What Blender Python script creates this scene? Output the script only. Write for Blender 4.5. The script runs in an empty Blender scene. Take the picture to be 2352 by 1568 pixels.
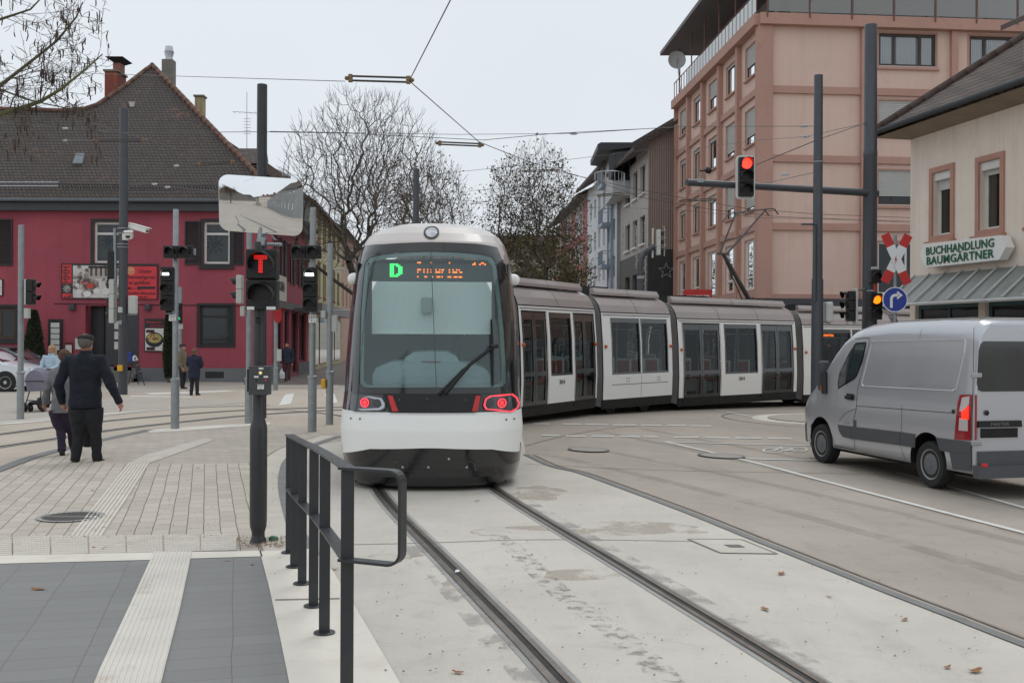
import bpy, bmesh, math, random
import numpy as np
from mathutils import Vector, Matrix, noise
R = math.radians
scene = bpy.context.scene
COL = scene.collection
random.seed(7)
# camera, sky, sun, exposure
CAM_H = 1.9
ROLL = R(0.25)
FOC = 2450.0                      # focal length in units where the frame is 2352 wide
cam_d = bpy.data.cameras.new('camera')
cam = bpy.data.objects.new('camera', cam_d)
COL.objects.link(cam)
cam_d.sensor_width = 36.0
cam_d.lens = 36.0 * FOC / 2352.0
cam_d.shift_y = -12.0 / 2352.0
cam_d.clip_end = 2000
cam_d.clip_start = 0.05
cam.matrix_world = Matrix.Translation((0, 0, CAM_H)) @ Matrix.Rotation(R(90), 4, 'X') @ Matrix.Rotation(ROLL, 4, 'Z')
scene.camera = cam
SUN_EL, SUN_AZ = R(58), R(200)
w = bpy.data.worlds.new('World')
scene.world = w
w.use_nodes = True
nt = w.node_tree
nt.nodes.clear()
out = nt.nodes.new('ShaderNodeOutputWorld')
bg = nt.nodes.new('ShaderNodeBackground')
sky = nt.nodes.new('ShaderNodeTexSky')
sky.sky_type = 'NISHITA'
sky.sun_disc = False
sky.sun_elevation = SUN_EL
sky.sun_rotation = SUN_AZ
sky.air_density = 1.0
sky.dust_density = 3.0
# an overcast deck: the sky's own blue is veiled by an even pale cloud layer with faint mottling
cl = nt.nodes.new('ShaderNodeTexNoise')
cl.inputs['Scale'].default_value = 2.2
cl.inputs['Detail'].default_value = 3
ramp = nt.nodes.new('ShaderNodeMapRange')
ramp.inputs['From Min'].default_value = 0.3
ramp.inputs['From Max'].default_value = 0.7
ramp.inputs['To Min'].default_value = 0.97
ramp.inputs['To Max'].default_value = 1.03
tcw = nt.nodes.new('ShaderNodeTexCoord')
nt.links.new(tcw.outputs['Generated'], cl.inputs['Vector'])
nt.links.new(cl.outputs['Fac'], ramp.inputs['Value'])
cloudc = nt.nodes.new('ShaderNodeVectorMath')
cloudc.operation = 'SCALE'
cloudc.inputs[0].default_value = (8.15, 8.65, 9.15)
nt.links.new(ramp.outputs['Result'], cloudc.inputs['Scale'])
mixs = nt.nodes.new('ShaderNodeMixRGB')
mixs.inputs['Fac'].default_value = 0.93
nt.links.new(sky.outputs['Color'], mixs.inputs['Color1'])
nt.links.new(cloudc.outputs['Vector'], mixs.inputs['Color2'])
nt.links.new(mixs.outputs['Color'], bg.inputs['Color'])
bg.inputs['Strength'].default_value = 0.1
nt.links.new(bg.outputs['Background'], out.inputs['Surface'])
sl = bpy.data.lights.new('sun', 'SUN')
sl.energy = 0.7
sl.angle = R(25)
sl.color = (1.0, 0.975, 0.94)
so = bpy.data.objects.new('sun', sl)
COL.objects.link(so)
so.rotation_euler = (R(90) - SUN_EL, 0, R(180) - SUN_AZ + R(180))
scene.view_settings.view_transform = 'Standard'
scene.view_settings.look = 'None'
scene.view_settings.exposure = 0.0
scene.view_settings.gamma = 1.0
scene.cycles.use_denoising = True
scene.cycles.max_bounces = 6
scene.cycles.transparent_max_bounces = 12
# measured positions -> world
def gz(X):                        # the crossing falls gently to the right of the tram track
 return -0.03 * min(max(X, 0.0), 12.0)
def unroll(x, y):
 dx, dy = x - 1176.0, y - 784.0
 c, s = math.cos(ROLL), math.sin(ROLL)
 return dx * c + dy * s, -dx * s + dy * c + 784.0
def G(x, y, h=0.0):
 ux, uy = unroll(x, y)
 g = 0.0
 for _ in range(12):
  Y = FOC * (CAM_H - g) / max(uy - 772.0, 1.0)
  g = gz(ux / FOC * Y)
 return Vector((ux / FOC * Y, Y, g + h))
def W(x, y, Y):
 ux, uy = unroll(x, y)
 return Vector((ux / FOC * Y, Y, CAM_H - (uy - 772.0) / FOC * Y))
def GX(x, Y):                     # ground point at depth Y under picture column x
 X = (x - 1176.0) / FOC * Y
 return Vector((X, Y, gz(X)))
# colours and materials
def lin(v):
 v /= 255.0
 return v / 12.92 if v <= 0.04045 else ((v + 0.055) / 1.055) ** 2.4
def rgb(c):
 return (lin(c[0]), lin(c[1]), lin(c[2]), 1.0)
MATS = {}
def nmat(name):
 m = bpy.data.materials.new(name)
 m.use_nodes = True
 n = m.node_tree
 b = n.nodes['Principled BSDF']
 MATS[name] = m
 return m, n, b
def tc(n, kind='Object', scale=(1, 1, 1), rot=0.0):
 t = n.nodes.new('ShaderNodeTexCoord')
 mp = n.nodes.new('ShaderNodeMapping')
 mp.inputs['Scale'].default_value = scale
 mp.inputs['Rotation'].default_value = (0, 0, rot)
 n.links.new(t.outputs[kind], mp.inputs['Vector'])
 return mp.outputs['Vector']
def noi(n, vec, scale, detail=4, rough=0.55, dist=0.0):
 t = n.nodes.new('ShaderNodeTexNoise')
 t.inputs['Scale'].default_value = scale
 t.inputs['Detail'].default_value = detail
 t.inputs['Roughness'].default_value = rough
 t.inputs['Distortion'].default_value = dist
 n.links.new(vec, t.inputs['Vector'])
 return t.outputs['Fac']
def mr(n, src, a, b, c, d):
 t = n.nodes.new('ShaderNodeMapRange')
 for k, v in zip(('From Min', 'From Max', 'To Min', 'To Max'), (a, b, c, d)):
  t.inputs[k].default_value = v
 n.links.new(src, t.inputs['Value'])
 return t.outputs['Result']
def mixc(n, fac, c1, c2, mode='MIX'):
 t = n.nodes.new('ShaderNodeMixRGB')
 t.blend_type = mode
 for key, v in (('Fac', fac), ('Color1', c1), ('Color2', c2)):
  if isinstance(v, bpy.types.NodeSocket):
   n.links.new(v, t.inputs[key])
  else:
   t.inputs[key].default_value = v
 return t.outputs['Color']
def bump(n, b, h, strength=0.3, dist=0.01, chain=None):
 t = n.nodes.new('ShaderNodeBump')
 t.inputs['Strength'].default_value = strength
 t.inputs['Distance'].default_value = dist
 n.links.new(h, t.inputs['Height'])
 n.links.new(t.outputs['Normal'], b.inputs['Normal'])
def pm(name, col, rough=0.6, var=0.12, scale=1.5, fine=0.05, fscale=60, bmp=0.0, bscale=80, metal=0.0, spec=0.5, dirt=None, emit=None, estr=0.0, coat=0.0, streak=0.0, rv=.06):
 if name in MATS:
  return MATS[name]
 m, n, b = nmat(name)
 v = tc(n)
 c = rgb(col)
 f1 = mr(n, noi(n, v, scale, 5, 0.6), 0.3, 0.7, 1 - var, 1 + var)
 f2 = mr(n, noi(n, v, fscale, 2), 0.3, 0.7, 1 - fine, 1 + fine)
 mu = n.nodes.new('ShaderNodeMath'); mu.operation = 'MULTIPLY'
 n.links.new(f1, mu.inputs[0]); n.links.new(f2, mu.inputs[1])
 vm = n.nodes.new('ShaderNodeVectorMath'); vm.operation = 'SCALE'
 vm.inputs[0].default_value = c[:3]
 n.links.new(mu.outputs[0], vm.inputs['Scale'])
 colr = vm.outputs['Vector']
 if dirt:
  df = mr(n, noi(n, v, dirt[1], 6, 0.65, 0.4), dirt[2], dirt[2] + 0.18, 0.0, dirt[3])
  colr = mixc(n, df, colr, rgb(dirt[0]))
 if streak:
  v3 = tc(n, scale=(1.6, 1.6, .10))
  colr = mixc(n, mr(n, noi(n, v3, 1.6, 6, .7), .48, .75, 0, streak), colr, rgb([k * .80 for k in col]))
 n.links.new(colr, b.inputs['Base Color'])
 rg = mr(n, noi(n, v, scale * 3, 3), 0.3, 0.7, max(rough - rv, 0.02), min(rough + rv, 1))
 n.links.new(rg, b.inputs['Roughness'])
 b.inputs['Metallic'].default_value = metal
 b.inputs['Specular IOR Level'].default_value = spec
 b.inputs['Coat Weight'].default_value = coat
 b.inputs['Coat Roughness'].default_value = 0.06
 if bmp:
  bump(n, b, noi(n, v, bscale, 3), bmp, 0.01)
 if emit:
  b.inputs['Emission Color'].default_value = rgb(emit)
  b.inputs['Emission Strength'].default_value = estr
 return m
def glassmat(name, tint, alpha, rough=0.03, warp=0.0, diffuse_col=None, ff=0.25, ior=1.55):
 """window glass: a clear reflecting sheet over a tinted see-through one"""
 if name in MATS:
  return MATS[name]
 m, n, b = nmat(name)
 n.nodes.remove(b)
 o = n.nodes['Material Output']
 tr = n.nodes.new('ShaderNodeBsdfTransparent')
 tr.inputs['Color'].default_value = (tint[0] * alpha, tint[1] * alpha, tint[2] * alpha, 1)
 gl = n.nodes.new('ShaderNodeBsdfGlossy')
 gl.inputs['Roughness'].default_value = rough
 gl.inputs['Color'].default_value = (0.93, 0.97, 1.0, 1)
 df = n.nodes.new('ShaderNodeBsdfDiffuse')
 df.inputs['Color'].default_value = (0.02 + tint[0] * 0.03, 0.025 + tint[1] * 0.03, 0.025 + tint[2] * 0.03, 1)
 if diffuse_col: df.inputs['Color'].default_value = (*diffuse_col, 1)
 m0 = n.nodes.new('ShaderNodeMixShader'); m0.inputs['Fac'].default_value = ff
 n.links.new(tr.outputs[0], m0.inputs[1]); n.links.new(df.outputs[0], m0.inputs[2])
 fr = n.nodes.new('ShaderNodeFresnel'); fr.inputs['IOR'].default_value = ior
 ms = n.nodes.new('ShaderNodeMixShader')
 n.links.new(fr.outputs[0], ms.inputs['Fac'])
 n.links.new(m0.outputs[0], ms.inputs[1]); n.links.new(gl.outputs[0], ms.inputs[2])
 n.links.new(ms.outputs[0], o.inputs['Surface'])
 if warp:
  v = tc(n)
  t = n.nodes.new('ShaderNodeBump'); t.inputs['Strength'].default_value = warp; t.inputs['Distance'].default_value = 0.05
  n.links.new(noi(n, v, 1.3, 1), t.inputs['Height'])
  n.links.new(t.outputs['Normal'], gl.inputs['Normal'])
 return m
def lamp_mat(name, col, strength):
 if name in MATS:
  return MATS[name]
 m, n, b = nmat(name)
 b.inputs['Base Color'].default_value = rgb(col)
 b.inputs['Emission Color'].default_value = rgb(col)
 b.inputs['Emission Strength'].default_value = strength
 b.inputs['Roughness'].default_value = 0.3
 return m
# mesh builder and object bookkeeping
FR = {}                            # object -> (location, rotz) of its frame in the world
class MB:
 def __init__(s):
  s.v, s.f, s.m = [], [], []
  s.n = None
 def add(s, vs, fs, mi=0):
  o = len(s.v)
  s.v += [tuple(p) for p in vs]
  s.f += [tuple(i + o for i in f) for f in fs]
  s.m += [mi] * len(fs)
  return s
 def box(s, c, d, rz=0.0, mi=0, M=None):
  hx, hy, hz = d[0] / 2, d[1] / 2, d[2] / 2
  vs = [Vector((x, y, z)) for z in (-hz, hz) for x, y in ((-hx, -hy), (hx, -hy), (hx, hy), (-hx, hy))]
  T = Matrix.Translation(c) @ (M.to_4x4() if M is not None else Matrix.Rotation(rz, 4, 'Z'))
  return s.add([T @ p for p in vs], [(3, 2, 1, 0), (4, 5, 6, 7), (0, 1, 5, 4), (1, 2, 6, 5), (2, 3, 7, 6), (3, 0, 4, 7)], mi)
 def bb(s, x0, x1, y0, y1, z0, z1, mi=0):
  return s.box(((x0 + x1) / 2, (y0 + y1) / 2, (z0 + z1) / 2), (abs(x1 - x0), abs(y1 - y0), abs(z1 - z0)), 0, mi)
 def rbox(s, c, d, r=0.01, seg=2, rz=0.0, mi=0, M=None):
  bm = bmesh.new()
  bmesh.ops.create_cube(bm, size=1.0)
  for v in bm.verts:
   v.co = Vector((v.co.x * d[0], v.co.y * d[1], v.co.z * d[2]))
  bmesh.ops.bevel(bm, geom=list(bm.edges), offset=min(r, min(d) * 0.49), segments=seg, affect='EDGES', profile=0.5)
  T = Matrix.Translation(c) @ (M.to_4x4() if M is not None else Matrix.Rotation(rz, 4, 'Z'))
  bm.verts.index_update()
  s.add([T @ v.co for v in bm.verts], [[v.index for v in f.verts] for f in bm.faces], mi)
  bm.free()
  return s
 def tube(s, pts, rad, n=8, mi=0, cap=True):
  pts = [Vector(p) for p in pts]
  if not hasattr(rad, '__len__'):
   rad = [rad] * len(pts)
  up = None
  vs = []
  for i, p in enumerate(pts):
   a = pts[max(i - 1, 0)]; b = pts[min(i + 1, len(pts) - 1)]
   d = (b - a)
   d = d.normalized() if d.length > 1e-9 else Vector((0, 0, 1))
   if up is None:
    up = Vector((0, 0, 1)) if abs(d.z) < 0.9 else Vector((1, 0, 0))
   x = d.cross(up)
   if x.length < 1e-4:
    x = d.cross(Vector((0, 1, 0)))
   x.normalize(); y = x.cross(d).normalized(); up = y
   for k in range(n):
    t = 2 * math.pi * k / n
    vs.append(p + x * (math.cos(t) * rad[i]) + y * (math.sin(t) * rad[i]))
  fs = []
  for i in range(len(pts) - 1):
   for k in range(n):
    k2 = (k + 1) % n
    fs.append((i * n + k, i * n + k2, (i + 1) * n + k2, (i + 1) * n + k))
  if cap:
   fs.append(tuple(range(n)))
   fs.append(tuple(reversed(range((len(pts) - 1) * n, len(pts) * n))))
  # tube winding: make outward
  fs = [tuple(reversed(f)) for f in fs]
  return s.add(vs, fs, mi)
 def cyl(s, a, b, r, n=16, mi=0, r2=None):
  return s.tube([a, b], [r, r if r2 is None else r2], n, mi)
 def lathe(s, prof, c=(0, 0, 0), n=20, mi=0, M=None):
  """prof: (radius, height) pairs bottom to top; axis z, or M's z"""
  c = Vector(c)
  vs, fs = [], []
  for r, h in prof:
   for k in range(n):
    t = 2 * math.pi * k / n
    p = Vector((r * math.cos(t), r * math.sin(t), h))
    vs.append(c + (M @ p if M is not None else p))
  for i in range(len(prof) - 1):
   for k in range(n):
    k2 = (k + 1) % n
    fs.append((i * n + k, i * n + k2, (i + 1) * n + k2, (i + 1) * n + k))
  fs.append(tuple(reversed(range(n))))
  fs.append(tuple(range((len(prof) - 1) * n, len(prof) * n)))
  return s.add(vs, fs, mi)
 def poly(s, pts, mi=0):
  return s.add(pts, [tuple(range(len(pts)))], mi)
 def prism(s, pts, ext, mi=0):
  """closed prism: planar polygon swept along vector ext"""
  pts = [Vector(p) for p in pts]; e = Vector(ext); n = len(pts)
  nrm = Vector((0, 0, 0))
  for i in range(n):
   nrm += pts[i].cross(pts[(i + 1) % n])
  if nrm.dot(e) > 0:
   pts = pts[::-1]
  vs = pts + [p + e for p in pts]
  fs = [tuple(range(n)), tuple(reversed(range(n, 2 * n)))]
  fs += [(i, i + n, (i + 1) % n + n, (i + 1) % n) for i in range(n)]
  return s.add(vs, fs, mi)
 def loft(s, rings, mi=0, cap=True, closed=True):
  n = len(rings[0]); vs = [p for r in rings for p in r]; fs = []
  for i in range(len(rings) - 1):
   for k in range(n if closed else n - 1):
    k2 = (k + 1) % n
    fs.append((i * n + k, i * n + k2, (i + 1) * n + k2, (i + 1) * n + k))
  if cap:
   fs.append(tuple(reversed(range(n))))
   fs.append(tuple(range((len(rings) - 1) * n, len(rings) * n)))
  return s.add(vs, fs, mi)
 def sphere(s, c, r, sx=1, sy=1, sz=1, n=12, m=8, mi=0):
  rings = []
  for i in range(m + 1):
   t = -math.pi / 2 + math.pi * i / m
   rr = max(math.cos(t), 0.02) * r
   rings.append([Vector((c[0] + rr * sx * math.cos(2 * math.pi * k / n), c[1] + rr * sy * math.sin(2 * math.pi * k / n), c[2] + r * sz * math.sin(t))) for k in range(n)])
  return s.loft(rings, mi)
 def text(s, txt, size, T, mi=0, depth=0.002, align='LEFT', bold=0.0, sx=1.0, spacing=1.0):
  cu = bpy.data.curves.new('t', 'FONT')
  cu.body = txt; cu.size = size; cu.align_x = align; cu.extrude = depth; cu.offset = bold
  cu.space_character = spacing; cu.resolution_u = 2; cu.space_line = 0.95
  ob = bpy.data.objects.new('t', cu)
  COL.objects.link(ob)
  me = bpy.data.meshes.new_from_object(ob.evaluated_get(bpy.context.evaluated_depsgraph_get()))
  s.add([T @ Vector((v.co.x * sx, v.co.y, v.co.z)) for v in me.vertices], [tuple(p.vertices) for p in me.polygons], mi)
  bpy.data.objects.remove(ob); bpy.data.meshes.remove(me); bpy.data.curves.remove(cu)
  return s
 def lb(s, *a, **k):
  return s.build(*a, world=False, **k)
 def build(s, name, mats, parent=None, world=True, smooth=False, auto=None, loc=None):
  me = bpy.data.meshes.new(name)
  vs = s.v
  if parent is not None:
   FRm = FR[parent]
   if world:
    Mi = (Matrix.Translation(FRm[0]) @ Matrix.Rotation(FRm[1], 4, 'Z')).inverted()
    vs = [tuple(Mi @ Vector(p)) for p in vs]
  elif loc is not None and world:
   vs = [(p[0] - loc[0], p[1] - loc[1], p[2] - loc[2]) for p in vs]
  me.from_pydata(vs, [], s.f)
  if not isinstance(mats, (list, tuple)):
   mats = [mats]
  for m in mats:
   me.materials.append(m)
  if len(mats) > 1:
   me.polygons.foreach_set('material_index', s.m)
  if smooth:
   me.polygons.foreach_set('use_smooth', [True] * len(me.polygons))
  me.update()
  if s.n and len(s.n) == len(s.v):
   me.normals_split_custom_set_from_vertices([tuple(x) for x in s.n])
  if auto:
   me.set_sharp_from_angle(angle=R(auto))
  o = bpy.data.objects.new(name, me)
  COL.objects.link(o)
  if parent is not None:
   o.parent = parent
   FR[o] = FR[parent]
  else:
   if loc is not None:
    o.location = loc
   FR[o] = (Vector(loc) if loc is not None else Vector((0, 0, 0)), 0.0)
  return o
def tag(o, label=None, cat=None, group=None, kind=None):
 if label: o['label'] = label
 if cat: o['category'] = cat
 if group: o['group'] = group
 if kind: o['kind'] = kind
 return o
def thing(name, label, cat, loc=(0, 0, 0), rz=0.0, group=None):
 o = bpy.data.objects.new(name, None)
 o.empty_display_size = 0.3
 COL.objects.link(o)
 o.location = loc; o.rotation_euler = (0, 0, rz)
 FR[o] = (Vector(loc), rz)
 return tag(o, label, cat, group)
def fuse(mb, voxel, smooth_it=2):
 """merge overlapping closed pieces into one continuous skin; returns an MB"""
 me = bpy.data.meshes.new('f'); me.from_pydata(mb.v, [], mb.f)
 ob = bpy.data.objects.new('f', me); COL.objects.link(ob)
 md = ob.modifiers.new('r', 'REMESH'); md.mode = 'VOXEL'; md.voxel_size = voxel
 sm = ob.modifiers.new('s', 'SMOOTH'); sm.factor = 0.5; sm.iterations = smooth_it
 m2 = bpy.data.meshes.new_from_object(ob.evaluated_get(bpy.context.evaluated_depsgraph_get()))
 r = MB(); r.add([v.co.copy() for v in m2.vertices], [tuple(p.vertices) for p in m2.polygons])
 bpy.data.objects.remove(ob); bpy.data.meshes.remove(me); bpy.data.meshes.remove(m2)
 return r
def XZ(c, rz=0.0, s=1.0):
 """matrix that stands flat x-y lettering upright facing -y, then turns it by rz"""
 return Matrix.Translation(c) @ Matrix.Rotation(rz, 4, 'Z') @ Matrix.Rotation(R(90), 4, 'X')
# ground
def ground_mesh(polys, lift):
 """polygons of world xy points laid on the crossing, cut where its fall starts and ends"""
 mb = MB()
 for pts in polys:
  bm = bmesh.new()
  vs = [bm.verts.new((p[0], p[1], 0)) for p in pts]
  f = bm.faces.new(vs)
  f.normal_update()
  if f.normal.z < 0:
   f.normal_flip()
  for cx in (0.0, 12.0):
   g = list(bm.verts) + list(bm.edges) + list(bm.faces)
   bmesh.ops.bisect_plane(bm, geom=g, plane_co=(cx, 0, 0), plane_no=(1, 0, 0), dist=1e-5)
  bmesh.ops.triangulate(bm, faces=list(bm.faces))
  bm.verts.index_update()
  mb.add([(v.co.x, v.co.y, gz(v.co.x) + lift) for v in bm.verts], [[v.index for v in f.verts] for f in bm.faces])
  bm.free()
 return mb
def sheet(name, polys, lift, mat, kind='structure', px=True, label=None, cat=None, group=None):
 if px:
  polys = [[G(*p)[:2] for p in q] for q in polys]
 c = Vector((sum(p[0] for p in polys[0]) / len(polys[0]), sum(p[1] for p in polys[0]) / len(polys[0]), 0)) if label else None
 o = ground_mesh(polys, lift).build(name, mat, loc=c)
 return tag(o, label, cat, group, None if label else kind)
def smooth_line(pts, sub=6):
 """Catmull-Rom through points"""
 P = [Vector((p[0], p[1])) for p in pts]
 P = [P[0] * 2 - P[1]] + P + [P[-1] * 2 - P[-2]]
 o = []
 for i in range(1, len(P) - 2):
  for k in range(sub):
   t = k / sub
   a, b, c, d = P[i - 1:i + 3]
   o.append(0.5 * ((2 * b) + (c - a) * t + (2 * a - 5 * b + 4 * c - d) * t * t + (3 * b - a - 3 * c + d) * t ** 3))
 o.append(P[-2])
 return o
def offset_line(line, d):
 o = []
 for i, p in enumerate(line):
  a = line[max(i - 1, 0)]; b = line[min(i + 1, len(line) - 1)]
  t = (b - a).normalized()
  o.append(p + Vector((-t.y, t.x)) * d)
 return o
def strip_quads(line, d0, d1):
 A, B = offset_line(line, d0), offset_line(line, d1)
 return [[A[i], A[i + 1], B[i + 1], B[i]] for i in range(len(line) - 1)]
def pxline(pts, sub=6):
 return smooth_line([G(*p)[:2] for p in pts], sub)
def strip(name, line, d0, d1, lift, mat):
 return sheet(name, strip_quads(line, d0, d1), lift, mat, px=False)
def concrete(name, col, dark, scale=0.5, patch=None, rough=0.8):
 m, n, b = nmat(name)
 v = tc(n)
 big = mr(n, noi(n, v, scale, 6, 0.6, 0.3), 0.35, 0.7, 0, 1)
 c = mixc(n, big, rgb(col), rgb(dark))
 mid = mr(n, noi(n, v, 4.0, 6, 0.7, 0.6), 0.52, 0.75, 0, 0.35)
 c = mixc(n, mid, c, rgb([k * 0.82 for k in dark]))
 stt = tc(n, scale=(0.9, 0.12, 1), rot=R(-15))
 streak = mr(n, noi(n, stt, 2.2, 5, 0.6), 0.55, 0.8, 0, 0.3)
 c = mixc(n, streak, c, rgb([k * 0.8 for k in dark]))
 sp = mr(n, noi(n, v, 55, 3, 0.7), 0.66, 0.74, 0, 0.5)
 c = mixc(n, sp, c, rgb([k * 0.62 for k in dark]))
 fine = mr(n, noi(n, v, 160, 2), 0.3, 0.7, 0.9, 1.08)
 vm = n.nodes.new('ShaderNodeVectorMath'); vm.operation = 'SCALE'
 n.links.new(c, vm.inputs[0]); n.links.new(fine, vm.inputs['Scale'])
 n.links.new(vm.outputs[0], b.inputs['Base Color'])
 n.links.new(mr(n, noi(n, v, 3, 3), 0.3, 0.7, rough - 0.12, rough + 0.08), b.inputs['Roughness'])
 bump(n, b, noi(n, v, 120, 3), 0.25, 0.004)
 return m
def paving(name, c1, c2, joint, bw, rh, rot, mortar=0.006, var=0.25, offs=0.5, rough=0.8, shift=(0, 0)):
 m, n, b = nmat(name)
 t = n.nodes.new('ShaderNodeTexCoord')
 mp = n.nodes.new('ShaderNodeMapping')
 mp.inputs['Rotation'].default_value = (0, 0, rot)
 mp.inputs['Location'].default_value = (shift[0], shift[1], 0)
 n.links.new(t.outputs['Object'], mp.inputs['Vector'])
 v = mp.outputs['Vector']
 wob = n.nodes.new('ShaderNodeTexNoise'); wob.inputs['Scale'].default_value = 1.2
 n.links.new(v, wob.inputs['Vector'])
 vmx = n.nodes.new('ShaderNodeVectorMath'); vmx.operation = 'MULTIPLY_ADD'
 n.links.new(wob.outputs['Color'], vmx.inputs[0]); vmx.inputs[1].default_value = (0.03, 0.03, 0)
 n.links.new(v, vmx.inputs[2])
 br = n.nodes.new('ShaderNodeTexBrick')
 br.offset = offs
 for k, val in (('Scale', 1.0), ('Brick Width', bw), ('Row Height', rh), ('Mortar Size', mortar), ('Mortar Smooth', 0.4), ('Bias', 0.0)):
  br.inputs[k].default_value = val
 br.inputs['Color1'].default_value = rgb(c1); br.inputs['Color2'].default_value = rgb(c2); br.inputs['Mortar'].default_value = rgb(joint)
 n.links.new(vmx.outputs[0], br.inputs['Vector'])
 v0 = tc(n)
 st = mr(n, noi(n, v0, 0.7, 6, 0.65, 0.5), 0.4, 0.75, 0, var)
 c = mixc(n, st, br.outputs['Color'], rgb([k * 0.74 for k in c1]))
 f = mr(n, noi(n, v0, 90, 2), 0.3, 0.7, 0.93, 1.06)
 vm = n.nodes.new('ShaderNodeVectorMath'); vm.operation = 'SCALE'
 n.links.new(c, vm.inputs[0]); n.links.new(f, vm.inputs['Scale'])
 n.links.new(vm.outputs[0], b.inputs['Base Color'])
 b.inputs['Roughness'].default_value = rough
 inv = mr(n, br.outputs['Fac'], 0, 1, 1, 0)
 bump(n, b, inv, 0.35, 0.004)
 return m
M_road = concrete('road_concrete', (179, 169, 157), (161, 151, 140), 0.35)
M_slab = concrete('track_concrete', (207, 201, 190), (192, 185, 175), 0.6)
M_left = concrete('crossing_concrete', (192, 180, 165), (177, 166, 152), 0.4)
M_cream = pm('cream_kerbstone', (222, 216, 204), 0.75, 0.06, 1.2, 0.05, 120, bmp=0.15, bscale=150, dirt=((188, 176, 158), 2.5, 0.52, 0.35))
M_pav = paving('block_paving', (199, 190, 177), (184, 175, 162), (116, 103, 89), 0.32, 0.158, R(74), 0.006)
M_pav2 = paving('block_paving_diagonal', (190, 181, 169), (178, 169, 157), (124, 112, 99), 0.32, 0.158, R(28), 0.006)
M_dark = paving('dark_paving', (136, 136, 134), (130, 130, 128), (104, 103, 100), 0.42, 0.21, R(-14.5), 0.003, 0.12, 0.0)
M_walk = paving('pavement_slabs', (186, 178, 167), (176, 168, 158), (140, 131, 120), 0.5, 0.25, R(0), 0.006, 0.2)
M_brown = paving('brown_paving', (118, 108, 102), (106, 97, 92), (84, 78, 74), 0.3, 0.15, R(86), 0.006, 0.2)
M_kerbp = pm('pale_kerb', (200, 193, 182), 0.8, 0.08, 1.5, 0.05, 100, dirt=((176, 164, 148), 2.5, 0.5, 0.5))
M_fill = pm('joint_filler', (128, 128, 126), 0.85, 0.12, 2.0, 0.1, 60)
M_fillp = pm('pale_joint_filler', (160, 159, 155), 0.85, 0.12, 2.0, 0.1, 60)
M_groove = pm('rail_groove', (40, 37, 34), 0.7, 0.25, 6.0, 0.3, 60)
M_rail = pm('rail_steel', (126, 118, 110), 0.42, 0.3, 3.0, 0.12, 50, metal=0.7)
M_mark = pm('road_paint', (220, 219, 213), 0.7, 0.05, 3.0, 0.06, 80, dirt=((190, 184, 175), 5.0, 0.52, 0.55))
M_stain = pm('damp_patch', (176, 168, 157), 0.75, 0.1, 3.0, 0.08, 60)
M_joint = pm('slab_joint', (138, 128, 118), 0.85, 0.2, 6)
BASE = [(-260, -180), (260, -180), (260, 520), (-260, 520)]
sheet('road', [BASE], 0.0, M_road, px=False)
# crossing to the left, lighter and smoother
sheet('road_crossing', [[(-40, 892), (420, 890), (760, 893), (785, 932), (790, 1000), (500, 1100), (0, 1180), (-60, 1180)]], 0.004, M_left)
sheet('pavement', [[(-120, 868), (780, 868), (780, 893), (560, 890), (420, 899), (-120, 906)]], 0.008, M_walk)
sheet('pavement_side_street', [[(560, 876.5), (660, 832), (720, 812), (800, 812), (800, 884), (560, 884)]], 0.012, M_brown)
# the plaza: block paving, two directions
PLAZA_E = [(652, 1058), (641, 1084), (638, 1110), (641, 1140), (650, 1181), (664, 1224), (690, 1270)]
near = [(-60, 1235), (-60, 1108), (77, 1058), (147, 1036), (232, 1064), (420, 1066), (652, 1062)] + PLAZA_E[1:] + [(598, 1272), (300, 1290)]
sheet('plaza_paving', [near], 0.008, M_pav)
far = [(147, 1036), (232, 1014), (347, 990), (470, 976), (600, 974), (790, 992), (790, 1012), (714, 1022), (670, 1046), (652, 1062), (420, 1066), (232, 1064)]
sheet('plaza_paving', [far], 0.008, M_pav2)
# far island between the tracks and the crossing
sheet('plaza_paving', [[(-120, 905), (120, 912), (300, 915), (560, 918), (580, 925), (330, 940), (0, 970), (-120, 985)]], 0.008, M_walk)
sheet('kerb', [[(-60, 972), (45, 966), (247, 949), (400, 936), (404, 939), (247, 955), (45, 973), (-60, 980)]], 0.012, M_cream)
sheet('kerb', [[(330, 990), (400, 983), (620, 970), (622, 975), (420, 990), (347, 994)]], 0.012, M_cream)
# concrete slab that carries the near track, in bays
SLAB_R = [(1206, 1044), (1266, 1071), (1332, 1087), (1452, 1130), (1585, 1180), (1718, 1234), (1852, 1287), (2018, 1353), (2184, 1417), (2352, 1483)]
slab = [(980, 1700), (915, 1568), (835, 1429), (757, 1302), (715, 1245), (690, 1215), (676, 1181), (665, 1139), (662, 1096), (672, 1060), (714, 1026), (790, 1000), (960, 985), (1195, 985), (1206, 1030)] + SLAB_R + [(2700, 1620), (2700, 1700)]
sheet('tram_track_bed', [slab], 0.004, M_slab)
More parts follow.
